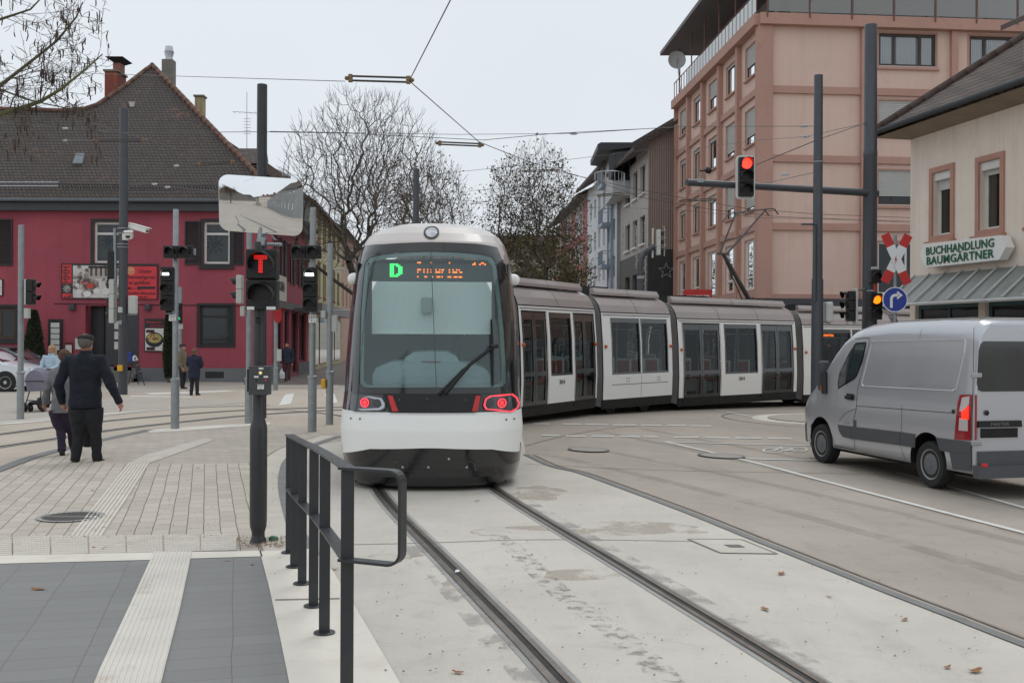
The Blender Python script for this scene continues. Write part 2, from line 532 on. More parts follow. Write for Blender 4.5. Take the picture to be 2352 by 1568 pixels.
# platform
sheet('platform_paving', [[(-80, 1298), (0, 1297), (350, 1288), (440, 1285), (598, 1281), (617, 1347), (642, 1462), (663, 1567), (710, 1800), (-400, 1800)]], 0.012, M_dark)
edge = [(596, 1269), (690, 1267), (715, 1262), (757, 1302), (835, 1429), (914, 1565), (990, 1700), (1050, 1800), (712, 1800), (663, 1567), (642, 1462), (617, 1347)]
sheet('platform_edge', [edge], 0.016, M_cream)
sheet('platform_edge', [[(-60, 1281), (350, 1272), (596, 1268), (600, 1281), (440, 1286), (350, 1289), (0, 1298), (-60, 1299)]], 0.016, M_cream)
sheet('platform_joint', [[(632, 1381), (780, 1378), (780, 1380.5), (632, 1383.5)]], 0.019, M_joint)
sheet('platform_joint', [[(596, 1268), (599, 1268), (603, 1282), (600, 1282)]], 0.019, M_groove)
# pale kerb round the plaza and the dark strip beyond it
kl = pxline([(596, 1300), (690, 1268), (664, 1224), (650, 1181), (641, 1140), (638, 1110), (641, 1084), (652, 1058), (690, 1030), (772, 1002)][1:])
strip('kerb', kl, 0.0, 0.30, 0.012, M_kerbp)
strip('channel_strip', kl, -0.15, 0.0, 0.014, M_fill)
strip('kerb_joint', kl, 0.31, 0.325, 0.015, M_joint)
lk = pxline([(-60, 1100), (0, 1081), (77, 1052), (147, 1033), (232, 1013), (347, 988)])
strip('channel_strip', lk, -0.06, 0.14, 0.014, M_fill)
lk2 = pxline([(-60, 978), (0, 972), (247, 953), (386, 939), (500, 934), (620, 931)])
strip('channel_strip', lk2, -0.1, 0.12, 0.013, M_fillp)
rl = pxline(SLAB_R + [(2700, 1614)])
strip('channel_strip', rl, -0.045, 0.055, 0.012, M_fill)
strip('channel_strip', rl, 0.12, 0.15, 0.009, M_joint)
strip('slab_joint', pxline([(786, 1252), (1000, 1247), (1320, 1240), (1590, 1244)]), -0.008, 0.008, 0.008, M_joint)
strip('slab_joint', pxline([(1206, 1066), (1500, 1079), (1950, 1088), (2352, 1096)]), -0.012, 0.012, 0.006, M_joint)
strip('slab_joint', pxline([(1207, 1024), (1300, 1000), (1400, 984), (1480, 976)]), -0.012, 0.012, 0.006, M_joint)
# tram path: centre line of the near track, from behind the camera to far right
PATH_C = [(10.0, -28.0), (5.2, -10.0), (2.55, 0.0), (1.0, 5.92), (0.28, 8.6), (-0.93, 13.2), (-1.42, 16.5), (-1.5, 19.6), (-0.97, 23.0), (1.24, 27.1), (3.67, 30.1), (8.4, 34.4), (12.4, 36.3), (19.5, 38.4), (34, 41)]
path = smooth_line(PATH_C, 10)
def rails(line, gauge=1.435, fill=True):
 for s in (-1, 1):
  r = offset_line(line, s * gauge / 2)
  if fill:
   strip('rail_bedding', r, -0.12 if s > 0 else -0.10, 0.10 if s > 0 else 0.12, 0.008, M_fillp)
  q = []
  g = strip_quads(r, -0.022, 0.022)
  strip('rail_groove', r, -0.05, 0.05, 0.0115, M_groove)
  mb = MB()
  for a, b in ((-0.075 * s, -0.035 * s), (0.012 * s, 0.062 * s)):
   A, B = offset_line(r, a), offset_line(r, b)
   for k in range(len(r) - 1):
    for P in ((A[k], A[k + 1], B[k + 1], B[k]),):
     mb.add([(p.x, p.y, gz(p.x) + 0.017) for p in P], [(0, 1, 2, 3)])
  tag(mb.build('tram_rail', M_rail), kind='structure')
rails(path)
# left track curving off across the plaza
LA = pxline([(-200, 1022), (0, 998), (116, 983), (270, 965), (424, 952), (571, 942), (772, 936), (1000, 930), (1300, 922)])
LB = pxline([(-200, 1060), (0, 1027), (116, 1010), (270, 986.5), (424, 969), (579, 954), (783, 942), (1000, 938), (1300, 930)])
for l in (LA, LB):
 strip('rail_bedding', l, -0.11, 0.11, 0.014, M_fillp)
 strip('tram_rail', l, -0.045, 0.045, 0.018, M_groove)
l3 = pxline([(610, 941), (700, 946), (770, 954), (830, 966), (880, 984)])
strip('tram_rail', l3, -0.035, 0.035, 0.019, M_groove)
# damp and dirt patches on the slab
def blob(cx, cy, rx, ry, seed, n=40, wob=0.3):
 pts = []
 for k in range(n):
  t = 2 * math.pi * k / n
  r = 1 + wob * noise.noise(Vector((math.cos(t) * 1.6, math.sin(t) * 1.6, seed * 7.3))) * 2
  pts.append((cx + rx * r * math.cos(t), cy + ry * r * math.sin(t)))
 return pts
def dirtmat(name, col, thr, scale, op=1.0):
 m, n, b = nmat(name)
 v = tc(n)
 b.inputs['Base Color'].default_value = rgb(col)
 b.inputs['Roughness'].default_value = 0.75
 b.inputs['Alpha'].default_value = 1
 n.links.new(mr(n, noi(n, v, scale, 8, 0.72, 0.3), thr, thr + 0.1, 0, op), b.inputs['Alpha'])
 return m
M_oil = dirtmat('oil_drips', (150, 145, 138), 0.50, 9.0, 0.55)
M_damp = dirtmat('damp_stain', (184, 173, 157), 0.44, 1.6, 0.45)
M_wear = dirtmat('wheel_wear', (170, 167, 161), 0.48, 2.6, 0.5)
ol = smooth_line([G(*p)[:2] for p in ((1135, 1228), (1190, 1268), (1240, 1318), (1300, 1372), (1380, 1430), (1460, 1490), (1560, 1590))])
sheet('oil_stain', strip_quads(ol, -0.10, 0.10), 0.0065, M_oil, px=False)
sheet('damp_stain', [blob(1340, 1321, 90, 14, 1, wob=.12), blob(1420, 1215, 190, 12, 2), blob(1230, 1132, 62, 14, 3), blob(910, 1278, 50, 7, 4), blob(1045, 1345, 32, 14, 5), blob(1110, 1222, 26, 7, 6)], 0.0065, M_damp)
rr = offset_line(path, -0.7175)
seg = [p for p in rr if 4.5 < p.y < 13]
sheet('wheel_wear', strip_quads(seg, -0.24, -0.07), 0.0095, M_wear, px=False)
rr = offset_line(path, 0.7175)
seg = [p for p in rr if 4.5 < p.y < 10]
sheet('wheel_wear', strip_quads(seg, 0.05, 0.24), 0.0095, M_wear, px=False)
M_tyre = dirtmat('tyre_band', (150, 141, 131), 0.40, 1.1, 0.2)
base_l = pxline([(1240, 1040), (1525, 1104), (1900, 1200), (2352, 1330), (2700, 1440)])
sheet('tyre_marks', strip_quads(base_l, -.12, .12) + strip_quads(base_l, 1.2, 1.42), 0.0055, M_tyre, px=False)
b2_l = pxline([(1400, 985), (1700, 1045), (2060, 1130), (2500, 1240)])
sheet('tyre_marks', strip_quads(b2_l, .7, .95) + strip_quads(b2_l, -.6, -.35), 0.0055, M_tyre, px=False)
# tactile paving
M_tacb = pm('tactile_base', (186, 176, 162), 0.8, 0.12, 3, 0.08, 60, dirt=((150, 132, 112), 5.0, 0.5, 0.7))
M_tac = pm('tactile_slab', (216, 211, 202), 0.75, 0.06, 2.0, 0.05, 100, dirt=((180, 165, 145), 3.0, 0.55, 0.6))
def tactile_ribs(polyA, polyB, n_ribs, lift, name='tactile_guide_strip', base=None):
 """polyA/polyB: left and right edge world lines; ribs run along the strip"""
 mb = MB()
 for i in range(len(polyA) - 1):
  a0, a1, b0, b1 = polyA[i], polyA[i + 1], polyB[i], polyB[i + 1]
  mb.add([(p[0], p[1], lift) for p in (a0, b0, b1, a1)], [(0, 1, 2, 3)])
  for k in range(n_ribs):
   u0, u1 = (k + 0.28) / n_ribs, (k + 0.80) / n_ribs
   p = [a0.lerp(b0, u0), a0.lerp(b0, u1), a1.lerp(b1, u1), a1.lerp(b1, u0)]
   q = [a0.lerp(b0, u0 + .05 / n_ribs), a0.lerp(b0, u1 - .05 / n_ribs), a1.lerp(b1, u1 - .05 / n_ribs), a1.lerp(b1, u0 + .05 / n_ribs)]
   vs = [(v[0], v[1], lift) for v in p] + [(v[0], v[1], lift + 0.006) for v in q]
   mb.add(vs, [(4, 5, 6, 7), (0, 1, 5, 4), (1, 2, 6, 5), (2, 3, 7, 6), (3, 0, 4, 7)], 1)
 return tag(mb.build(name, [base or M_tacb, M_tac]), kind='structure')
def g2(*p): return Vector(G(*p)[:2])
def subdiv(a, b, n):
 return [a.lerp(b, i / n) for i in range(n + 1)]
tactile_ribs([g2(353, 1272), g2(300, 1390), g2(228, 1545), g2(190, 1640)], [g2(441, 1271), g2(414, 1400), g2(377, 1545), g2(355, 1640)], 11, 0.020, base=M_tac)
tactile_ribs([g2(158, 1234), g2(225, 1150), g2(293, 1066)], [g2(234, 1233), g2(290, 1150), g2(343, 1065)], 7, 0.013)
tactile_ribs([g2(293, 1066), g2(330, 1048), g2(470, 1008)], [g2(343, 1065), g2(380, 1052), g2(492, 1012)], 7, 0.0135)
# blister slabs
mb = MB()
A0, A1 = g2(-60, 1281), g2(545, 1266.5)
B0, B1 = g2(-60, 1236), g2(545, 1229)
NB = 7
for k in range(NB):
 u0, u1 = k / NB + 0.0015, (k + 1) / NB - 0.0015
 q = [A0.lerp(A1, u0), A0.lerp(A1, u1), B0.lerp(B1, u1), B0.lerp(B1, u0)]
 mb.add([(p[0], p[1], 0.014) for p in q], [(0, 1, 2, 3)])
 for i in range(12):
  for j in range(10):
   uu, vv = u0 + (u1 - u0) * (i + 0.5 + 0.25 * (j % 2)) / 12.4, (j + 0.5) / 10
   c = A0.lerp(A1, uu).lerp(B0.lerp(B1, uu), vv)
   mb.lathe([(0.017, 0.0), (0.012, 0.007)], (c.x, c.y, 0.014), 6, 1)
tag(mb.build('tactile_blister_slabs', [M_tacb, M_tac]), kind='structure')
# road markings
def mark(polys, lift=0.010, name='road_marking'):
 return sheet(name, polys, lift, M_mark)
wl = pxline([(1525, 1014), (1718, 1059), (1900, 1107), (2130, 1167), (2352, 1224), (2600, 1290)])
strip('road_marking', wl, -0.055, 0.055, 0.010, M_mark)
strip('road_marking', pxline([(1535, 1015), (1700, 1020), (1880, 1024)]), -0.06, 0.06, 0.010, M_mark)
strip('road_marking', pxline([(1715, 1054), (1880, 1058), (2110, 1064)]), -0.06, 0.06, 0.010, M_mark)
strip('road_marking', pxline([(2060, 1085), (2200, 1124), (2400, 1180)]), -0.05, 0.05, 0.010, M_mark)
for x0, x1, y in ((1225, 1262, 972.5), (1292, 1334, 973), (1345, 1398, 974), (1408, 1462, 975), (1472, 1520, 975.5), (1532, 1576, 976), (1588, 1634, 977)):
 mark([[(x0, y), (x1, y + .7), (x1, y + 2.8), (x0, y + 2.0)]])
for x0, x1, y in ((1245, 1285, 999), (1300, 1345, 1000.5), (1360, 1410, 1001), (1422, 1470, 1001.5), (1478, 1512, 1002), (1548, 1605, 1003), (1619, 1676, 1004), (1690, 1748, 1005), (1765, 1818, 1006)):
 mark([[(x0, y), (x1, y + .8), (x1, y + 3.2), (x0, y + 2.3)]])
strip('road_marking', pxline([(1641, 941), (1690, 950), (1741, 960)]), -0.06, 0.06, 0.010, M_mark)
# crossing stripes by the side street
mark([[(655, 906), (676, 904), (668, 928), (640, 932)], [(745, 905), (768, 904), (775, 925), (758, 928)]])
mark([[(330, 903), (520, 897), (545, 899), (350, 907)]])
mark([[(300, 909), (440, 911), (440, 913.5), (300, 911.5)]])
# bicycle symbol
def ringpx(cx, cy, rx, ry, t, n=20):
 q = []
 for k in range(n):
  a, b = 2 * math.pi * k / n, 2 * math.pi * (k + 1) / n
  q.append([(cx + rx * math.cos(a), cy + ry * math.sin(a)), (cx + rx * math.cos(b), cy + ry * math.sin(b)), (cx + (rx - t) * math.cos(b), cy + (ry - t * .22) * math.sin(b)), (cx + (rx - t) * math.cos(a), cy + (ry - t * .22) * math.sin(a))])
 return q
def segpx(a, b, w=0.05):
 A, B = g2(*a), g2(*b)
 d = (B - A).normalized(); nn = Vector((-d.y, d.x)) * w / 2
 return [A + nn, B + nn, B - nn, A - nn]
mark(ringpx(1776, 1035, 25, 6.0, 5))
mark(ringpx(1836, 1033, 20, 5.0, 5))
sheet('road_marking', [segpx((1776, 1035), (1795, 1029)), segpx((1795, 1029), (1822, 1030)), segpx((1800, 1036), (1836, 1033)), segpx((1776, 1035), (1800, 1036)), segpx((1792, 1027), (1800, 1037)), segpx((1800, 1036), (1824, 1029)), segpx((1745, 1026), (1768, 1027))], 0.010, M_mark, px=False)
# covers
M_cast = pm('cast_iron', (112, 110, 106), 0.6, 0.15, 4, 0.1, 60, metal=0.3, bmp=0.5, bscale=60)
M_castp = pm('concrete_infill', (160, 156, 150), 0.8, 0.12, 4)
def disc_mb(c, r0, r1, z, n=36):
 mb = MB()
 for k in range(n):
  a, b = 2 * math.pi * k / n, 2 * math.pi * (k + 1) / n
  P = [(c.x + r * math.cos(t), c.y + r * math.sin(t)) for r, t in ((r1, a), (r1, b), (r0, b), (r0, a))]
  mb.add([(p[0], p[1], gz(p[0]) + z) for p in P], [(0, 1, 2, 3)] if r0 > 1e-4 else [(0, 1, 3)])
 return mb
def manhole(px, py, r, label, slots, infill=False, sc=1):
 c = G(px, py)
 t = thing('manhole_cover', label, 'manhole cover', c)
 disc_mb(c, r * 0.86, r, 0.020).build('rim', M_cast if infill else M_fillp, t)
 mb = disc_mb(c, 0.0, r * 0.86, 0.017 if not infill else 0.018)
 cov = mb.build('cover', M_castp if infill else M_cast, t)
 if slots:
  mb = MB()
  for i in range(-7, 8):
   x = i * r * 0.115
   h = math.sqrt(max((r * 0.8) ** 2 - x * x, 0))
   for s in (-1, 1):
    if h > 0.08:
     mb.bb(c.x + x - r * .024, c.x + x + r * .024, c.y + s * 0.05 if s > 0 else c.y - h, c.y + h if s > 0 else c.y - 0.05, gz(c.x) + 0.0185, gz(c.x) + 0.020)
  mb.build('slots', M_groove, cov)
manhole(163, 1189, 0.335, 'slotted round iron manhole cover beside the ribbed tactile strip', True)
manhole(1352, 1034, 0.36, 'round manhole cover in the road right behind the white tram, grey infill', False, True)
manhole(1657, 1048, 0.40, 'round manhole cover with dark rim under the white lane line', False, True)
sq = thing('drain_cover', 'square concrete drain cover with small grate between rail and road joint', 'drain cover', G(1682, 1256))
q = [(1580, 1239), (1703, 1240), (1785, 1273), (1655, 1271)]
L = [g2(*p) for p in q]
mb = MB()
for i in range(4):
 a, b = L[i], L[(i + 1) % 4]
 d = (b - a).normalized(); nn = Vector((-d.y, d.x)) * 0.012
 mb.add([(p.x, p.y, gz(p.x) + 0.010) for p in (a - nn, b - nn, b + nn, a + nn)], [(0, 1, 2, 3)])
mb.build('frame', M_joint, sq)
g = [(1662, 1252.5), (1697, 1252.5), (1712, 1258.5), (1677, 1258.5)]
mb = MB().add([(p.x, p.y, gz(p.x) + 0.012) for p in [g2(*p) for p in g]], [(0, 1, 2, 3)])
mb.build('grate', M_cast, sq)
mb = MB().add([(p.x, p.y, gz(p.x) + 0.008) for p in L], [(0, 1, 2, 3)])
mb.build('cover', M_slab, sq)
# roundel island by the van
isl = thing('traffic_island', 'low round kerbed island of pale stone beyond the silver van', 'traffic island', G(1905, 968))
cI = G(1905, 967)
mb = MB()
for r0, r1, z0, mi in ((1.55, 1.95, .06, 0), (0, 1.55, .075, 1)):
 for k in range(40):
  a, b = 2 * math.pi * k / 40, 2 * math.pi * (k + 1) / 40
  zc = gz(cI.x)
  P = [(cI.x + r * math.cos(t), cI.y + r * math.sin(t), zc + z0) for r, t in ((r1, a), (r1, b), (r0, b), (r0, a))]
  mb.add(P, [(0, 1, 2, 3)] if r0 else [(0, 1, 3)], mi)
  if r0:
   mb.add([P[0], P[1], (P[1][0], P[1][1], zc - .1), (P[0][0], P[0][1], zc - .1)], [(3, 2, 1, 0)], mi)
mb.build('kerb', [M_cream, M_walk], isl)
strip('channel_strip', smooth_line([(cI.x + 2.7 * math.cos(t), cI.y + 2.7 * math.sin(t)) for t in [R(a) for a in range(60, 310, 10)]], 2), -.03, .03, 0.01, M_joint)
# THE TRAM
M_tw = pm('tram_white_paint', (243, 244, 241), 0.38, 0.015, 0.4, 0.005, 40, rv=.01)
M_troof = pm('tram_taupe_paint', (160, 150, 146), 0.38, 0.06, 0.9, 0.02, 40, metal=0.25, coat=0.3)
M_tcap = pm('tram_cap_paint', (204, 197, 192), 0.35, 0.04, 0.9, 0.02, 40, metal=0.1, coat=0.3)
M_tblk = pm('tram_gloss_black', (20, 22, 24), 0.16, 0.1, 1.2, 0.02, 40, coat=0.6)
M_tmat = pm('tram_matt_black', (22, 22, 23), 0.6, 0.15, 2)
M_trub = pm('bellows_rubber', (72, 71, 72), 0.6, 0.12, 3)
M_trub2 = pm('bellows_rubber_fold', (112, 110, 110), 0.6, 0.12, 3)
M_tgl = glassmat('tram_side_glass', (0.66, 0.74, 0.73), 1.0, 0.02, 0.02, ff=.06, ior=1.33)
M_tws = glassmat('tram_windscreen_glass', (0.90, 1.0, 0.99), 1.0, 0.02, diffuse_col=(.24, .33, .33), ff=.18)  # pale diffuse part stands in for hazy sky reflection and a brighter cab
M_tint = pm('tram_lining', (184, 190, 188), 0.6, 0.06, 2)
M_tfloor = pm('tram_floor', (58, 60, 62), 0.6)
M_seatr = pm('seat_red', (190, 70, 44), 0.7)
M_seatw = pm('seat_shell', (226, 232, 228), 0.45)
M_red_on = lamp_mat('tail_light_red', (255, 40, 48), 2.2)
M_redrim = lamp_mat('tail_light_ring', (240, 70, 84), .8)
M_amb = lamp_mat('led_amber', (255, 120, 30), 2.4)
M_grn = lamp_mat('led_green', (60, 255, 120), 1.4)
M_redp = pm('red_stripe', (196, 44, 44), 0.4)
M_orl = pm('orange_lens', (200, 92, 40), 0.3)
TR0 = Vector((-0.99, 12.9, 0))
tram = thing('tram', 'long white articulated tram with taupe roof curving through the crossing, red tail lights lit', 'tram', TR0)
ZP = [0.18, 0.42, 1.0, 1.9, 2.55, 2.62, 2.8, 2.95, 3.05, 3.09]
YP = [1.09, 1.13, 1.15, 1.12, 1.065, 1.05, 0.98, 0.86, 0.66, 0.0]
def yprof(z): return float(np.interp(z, ZP, YP))
class Frame:
 """module frame: near-side ground points a->b, width to the left"""
 def __init__(s, a, b):
  s.a, s.b = Vector(a), Vector(b)
  d = s.b - s.a; s.L = d.length; d.normalize(); s.d = d
  s.n = Vector((-d.y, d.x)); s.z = (gz(a[0]) + gz(b[0])) / 2
  s.rz = math.atan2(d.y, d.x)
 def __call__(s, x, y, z):   # x along, y from centre line (-1.15 near), z up
  p = s.a + s.d * x + s.n * (1.15 + y)
  return Vector((p.x, p.y, s.z + z))
def zsteps(z0, z1):
 zs = [z0] + [z for z in np.arange(0.15, 3.1, 0.15) if z0 + 0.02 < z < z1 - 0.02] + [z1]
 for q in ZP:
  if z0 + .02 < q < z1 - .02 and min(abs(q - t) for t in zs) > .02: zs.append(q)
 return sorted(zs)
def cell(mb, F, x0, x1, z0, z1, side, n=0.0, mi=0, flip=False):
 zs = zsteps(z0, z1)
 for a, b in zip(zs[:-1], zs[1:]):
  P = [F(x0, side * (yprof(a) + n), a), F(x1, side * (yprof(a) + n), a), F(x1, side * (yprof(b) + n), b), F(x0, side * (yprof(b) + n), b)]
  if side > 0: P = P[::-1]
  mb.add(P, [(0, 1, 2, 3)], mi)
def panel(mb, F, x0, x1, z0, z1, side, n0, n1, mi=0):
 """curved slab standing between offsets n0..n1 from the side"""
 cell(mb, F, x0, x1, z0, z1, side, n1, mi)
 zs = zsteps(z0, z1)
 for a, b in zip(zs[:-1], zs[1:]):
  for x in (x0, x1):
   mb.add([F(x, side * (yprof(a) + n0), a), F(x, side * (yprof(a) + n1), a), F(x, side * (yprof(b) + n1), b), F(x, side * (yprof(b) + n0), b)], [(0, 1, 2, 3)], mi)
 for z in (z0, z1):
  mb.add([F(x0, side * (yprof(z) + n0), z), F(x1, side * (yprof(z) + n0), z), F(x1, side * (yprof(z) + n1), z), F(x0, side * (yprof(z) + n1), z)], [(0, 1, 2, 3)], mi)
def module(F, kind, e0=0.16, e1=0.16, number=None):
 L = F.L; x0, x1 = e0, L - e1
 if kind == 'doors':
  op = [(0.06, 0.335, 'd'), (0.37, 0.635, 'w'), (0.67, 0.945, 'd')]
 elif kind == 'bogie':
  op = [(0.15, 0.52, 'w'), (0.535, 0.90, 'w')]
 elif kind == 'cab':
  op = [(0.40, 0.60, 'd'), (0.64, 0.90, 'w')]
 op = [(a * L, b * L, k) for a, b, k in op]
 body = MB()
 for side in (-1, 1):
  xs = x0
  for a, b, k in op:
   cell(body, F, xs, a, 0.42, 2.62, side, 0, 0)
   zb = 0.36 if k == 'd' else 1.04
   zt = 2.48
   cell(body, F, a, b, zt, 2.62, side, 0, 0)
   if k == 'w': cell(body, F, a, b, 0.42, zb, side, 0, 0)
   xs = b
  cell(body, F, xs, x1, 0.42, 2.62, side, 0, 0)
  # black sill and skirt
  cell(body, F, x0, x1, 0.18, 0.42, side, -0.004, 1)
  # end walls
 for x in (x0, x1):
  ring = [F(x, -yprof(z), z) for z in zsteps(.18, 3.09)] + [F(x, yprof(z), z) for z in reversed(zsteps(.18, 3.0))]
  # framed opening to the next section
  inner = [F(x, max(min(-yprof(z), 0) + .35, -.85), max(.35, min(z, 2.5))) for z in zsteps(.18, 3.09)] + [F(x, min(yprof(z) - .35, .85), max(.35, min(z, 2.5))) for z in reversed(zsteps(.18, 3.0))]
  for k in range(len(ring) - 1):
   body.add([ring[k], ring[k + 1], inner[k + 1], inner[k]], [(0, 1, 2, 3)], 1)
 body.add([F(x0, -1.08, .34), F(x1, -1.08, .34), F(x1, 1.08, .34), F(x0, 1.08, .34)], [(0, 1, 2, 3)], 2)
 body.add([F(x0, -1.0, 2.55), F(x1, -1.0, 2.55), F(x1, 1.0, 2.55), F(x0, 1.0, 2.55)], [(3, 2, 1, 0)], 3)
 body.add([F(x0, -1.08, .19), F(x1, -1.08, .19), F(x1, 1.08, .19), F(x0, 1.08, .19)], [(3, 2, 1, 0)], 1)
 B = body.build('carriage_body', [M_tw, M_tmat, M_tfloor, M_tint], tram, smooth=True, auto=25)
 # roof
 rf = MB()
 zs = [2.625, 2.72, 2.8, 2.88, 2.95, 3.01, 3.05, 3.075, 3.09]
 for side in (-1, 1):
  nseg = max(2, int(L / 1.6))
  for a, b in zip(zs[:-1], zs[1:]):
   P = [F(x0, side * (yprof(a) + .004), a), F(x1, side * (yprof(a) + .004), a), F(x1, side * (yprof(b) + .004), b), F(x0, side * (yprof(b) + .004), b)]
   if side > 0: P = P[::-1]
   rf.add(P, [(0, 1, 2, 3)])
  cell(rf, F, x0, x1, 2.60, 2.625, side, 0.012, 1)
  for k in range(1, nseg):
   xx = x0 + (x1 - x0) * k / nseg
   for a, b in zip(zs[:-2], zs[1:-1]):
    P = [F(xx - .008, side * (yprof(a) + .007), a), F(xx + .008, side * (yprof(a) + .007), a), F(xx + .008, side * (yprof(b) + .007), b), F(xx - .008, side * (yprof(b) + .007), b)]
    rf.add(P if side < 0 else P[::-1], [(0, 1, 2, 3)], 1)
 roof = rf.build('roof', [M_troof, M_tmat], tram, smooth=True, auto=35)
 # roof fairings
 fa = MB()
 for side in (-1, 1):
  y0, y1 = side * 0.62, side * 0.78
  a, b = x0 + .12, x1 - .12
  m_ = (a + b) / 2
  for p, q in ((a, m_ - .01), (m_ + .01, b)):
   pr = [(y0, 3.08), (y0, 3.24), (side * .7, 3.24), (y1, 3.13), (y1, 3.06)]
   fa.loft([[F(p, *u) for u in pr], [F(p + .15, *u) for u in pr], [F(q, *u) for u in pr]], 0)
 fa.build('roof_fairing', M_troof, roof, smooth=True, auto=30)
 eq = MB()
 eq.box(F(L / 2, 0, 3.16), (L * 0.62, 1.1, 0.16), F.rz)
 eq.box(F(L * .3, 0, 3.25), (L * 0.2, 0.8, 0.1), F.rz)
 eq.build('roof_equipment', M_tmat, roof)
 # openings
 for side in (-1, 1):
  for a, b, k in op:
   if k == 'w':
    fr = MB(); t = 0.05
    for q in ((a, a + t, 1.04, 2.48), (b - t, b, 1.04, 2.48), (a + t, b - t, 1.04, 1.04 + t), (a + t, b - t, 2.36, 2.48)):
     panel(fr, F, *q, side, -0.06, 0.003)
    wdw = fr.build('window', M_tblk, B)
   else:
    mid = (a + b) / 2
    for p, q in ((a + .02, mid - .006), (mid + .006, b - .02)):
     fr = MB(); t = 0.075
     for r in ((p, p + t, .38, 2.46), (q - t, q, .38, 2.46), (p + t, q - t, .38, .50), (p + t, q - t, 2.30, 2.46), (p + t, q - t, 1.06, 1.16)):
      panel(fr, F, *r, side, -0.05, -0.012)
     fr.build('door_leaf', M_tblk, B)
    hd = MB(); panel(hd, F, a, b, 2.462, 2.50, side, -.02, .006); panel(hd, F, a - .02, b + .02, .30, .36, side, -.02, .02)
    hd.build('door_sill', M_tmat, B)
   gl = MB()
   cell(gl, F, a + .02, b - .02, (1.06 if k == 'w' else .40), 2.42, side, -0.03)
   gl.build('pane', M_tgl, B, smooth=True)
  pl = MB()
  cell(pl, F, x0 + .05, x1 - .05, 2.535, 2.56, side, .006)
  pl.build('drip_rail', M_trub2, B)
  if kind == 'bogie':
   s_ = MB(); cell(s_, F, op[0][0], op[1][1], .775, .79, side, .003)
   cell(s_, F, L * .527 - .006, L * .527 + .006, .44, 1.03, side, .003)
   for xx in (L * .33, L * .74):
    for q in ((xx, xx + .14, .93, .94), (xx, xx + .14, .84, .85), (xx, xx + .01, .84, .94), (xx + .13, xx + .14, .84, .94)):
     cell(s_, F, *q, side, .003)
   s_.build('panel_seam', M_trub, B)
  else:
   s_ = MB()
   for xx in (x0 + .18, op[0][1] + .03, op[-1][0] - .03, x1 - .16):
    cell(s_, F, xx - .005, xx + .005, .44, 2.52, side, .003)
   s_.build('panel_seam', M_trub, B)
  mk = MB()
  c = F(x0 + .1, side * (yprof(1.75) + .02), 1.75)
  mk.sphere(c, .045, n=10, m=6)
  c = F(x1 - .1, side * (yprof(1.75) + .02), 1.75)
  mk.sphere(c, .045, n=10, m=6)
  mk.build('side_marker_lamp', M_orl, B, smooth=True)
 if number:
  t_ = MB()
  T = Matrix.Translation(F(L * .5, -1.156, .84)) @ Matrix.Rotation(F.rz, 4, 'Z') @ Matrix.Rotation(R(90), 4, 'X')
  t_.text(number, .15, T, align='CENTER', depth=.004)
  t_.build('fleet_number', M_trub2, B)
 # interior
 inn = MB(); ins = MB()
 xs_ = [L * .2, L * .42, L * .60, L * .8] if kind == 'bogie' else [L * .42, L * .58]
 for xx in xs_:
  for yy in (-.72, .72):
   inn.rbox(F(xx, yy, .86), (.44, .44, .07), .02, 1, F.rz)
   ins.rbox(F(xx + .20, yy, 1.12), (.06, .44, .62), .02, 1, F.rz)
   inn.rbox(F(xx + .165, yy, 1.12), (.02, .36, .5), .008, 1, F.rz)
   ins.box(F(xx, yy, .6), (.3, .2, .5), F.rz)
 S = ins.build('seat', M_seatw, B)
 inn.build('cushion', M_seatr, B)
 pol = MB()
 for u in (.2, .5, .8):
  pol.cyl(F(L * u, .3, .35), F(L * u, .3, 2.55), .018, 8)
 for yy in (-.45, .45):
  pol.cyl(F(x0, yy, 2.2), F(x1, yy, 2.2), .015, 6)
 pol.build('grab_pole', M_tint, B, smooth=True)
 # running gear
 if kind != 'doors':
  wh = MB()
  for u in (.28, .72) if kind == 'bogie' else (.45, .7):
   for yy in (-.72, .72):
    c = F(L * u, yy, .29)
    ax = Vector((F.n.x, F.n.y, 0))
    wh.cyl(c - ax * .06, c + ax * .06, .29, 22)
  wh.box(F(L * .5, 0, .25), (L * .5, 1.3, .2), F.rz)
  wh.build('bogie', M_tmat, tram)
 return B
J = [(0.145, 14.0), (-0.22, 18.3), (0.13, 22.7), (2.19, 26.5), (4.5, 29.3), (9.02, 33.4), (12.75, 35.25), (20.5, 38.1), (30.5, 40.5)]
kinds = ['cab', 'bogie', 'doors', 'bogie', 'doors', 'bogie', 'doors', 'bogie']
FRS = []
for i, k in enumerate(kinds):
 F = Frame(J[i], J[i + 1]); FRS.append(F)
 if i:
  module(F, k, number='3014' if k == 'doors' else None)
# bellows
for i in range(1, len(FRS)):
 Fa, Fb = FRS[i - 1], FRS[i]
 rings = []; mb = MB(); nR = 11
 zs = [0.24, .6, 1.0, 1.5, 2.0, 2.5, 2.62, 2.8, 2.93, 3.02, 3.05]
 for k in range(nR):
  u = k / (nR - 1)
  ring = []
  sh = -0.012 if k % 2 == 0 else -0.075
  for side, zz in ((-1, zs), (1, list(reversed(zs)))):
   for z in zz:
    pa = Fa(Fa.L - .17 + .34 * u * .5, side * (yprof(z) + sh), z + (sh if z > 3 else 0)); pb = Fb(.17 - .34 * (1 - u) * .5, side * (yprof(z) + sh), z + (sh if z > 3 else 0))
    ring.append(pa.lerp(pb, u))
  rings.append(ring)
 for k in range(nR - 1):
  mb.loft([rings[k], rings[k + 1]], k % 2, cap=False)
 mb.build('bellows', [M_trub, M_trub2], tram, smooth=False)
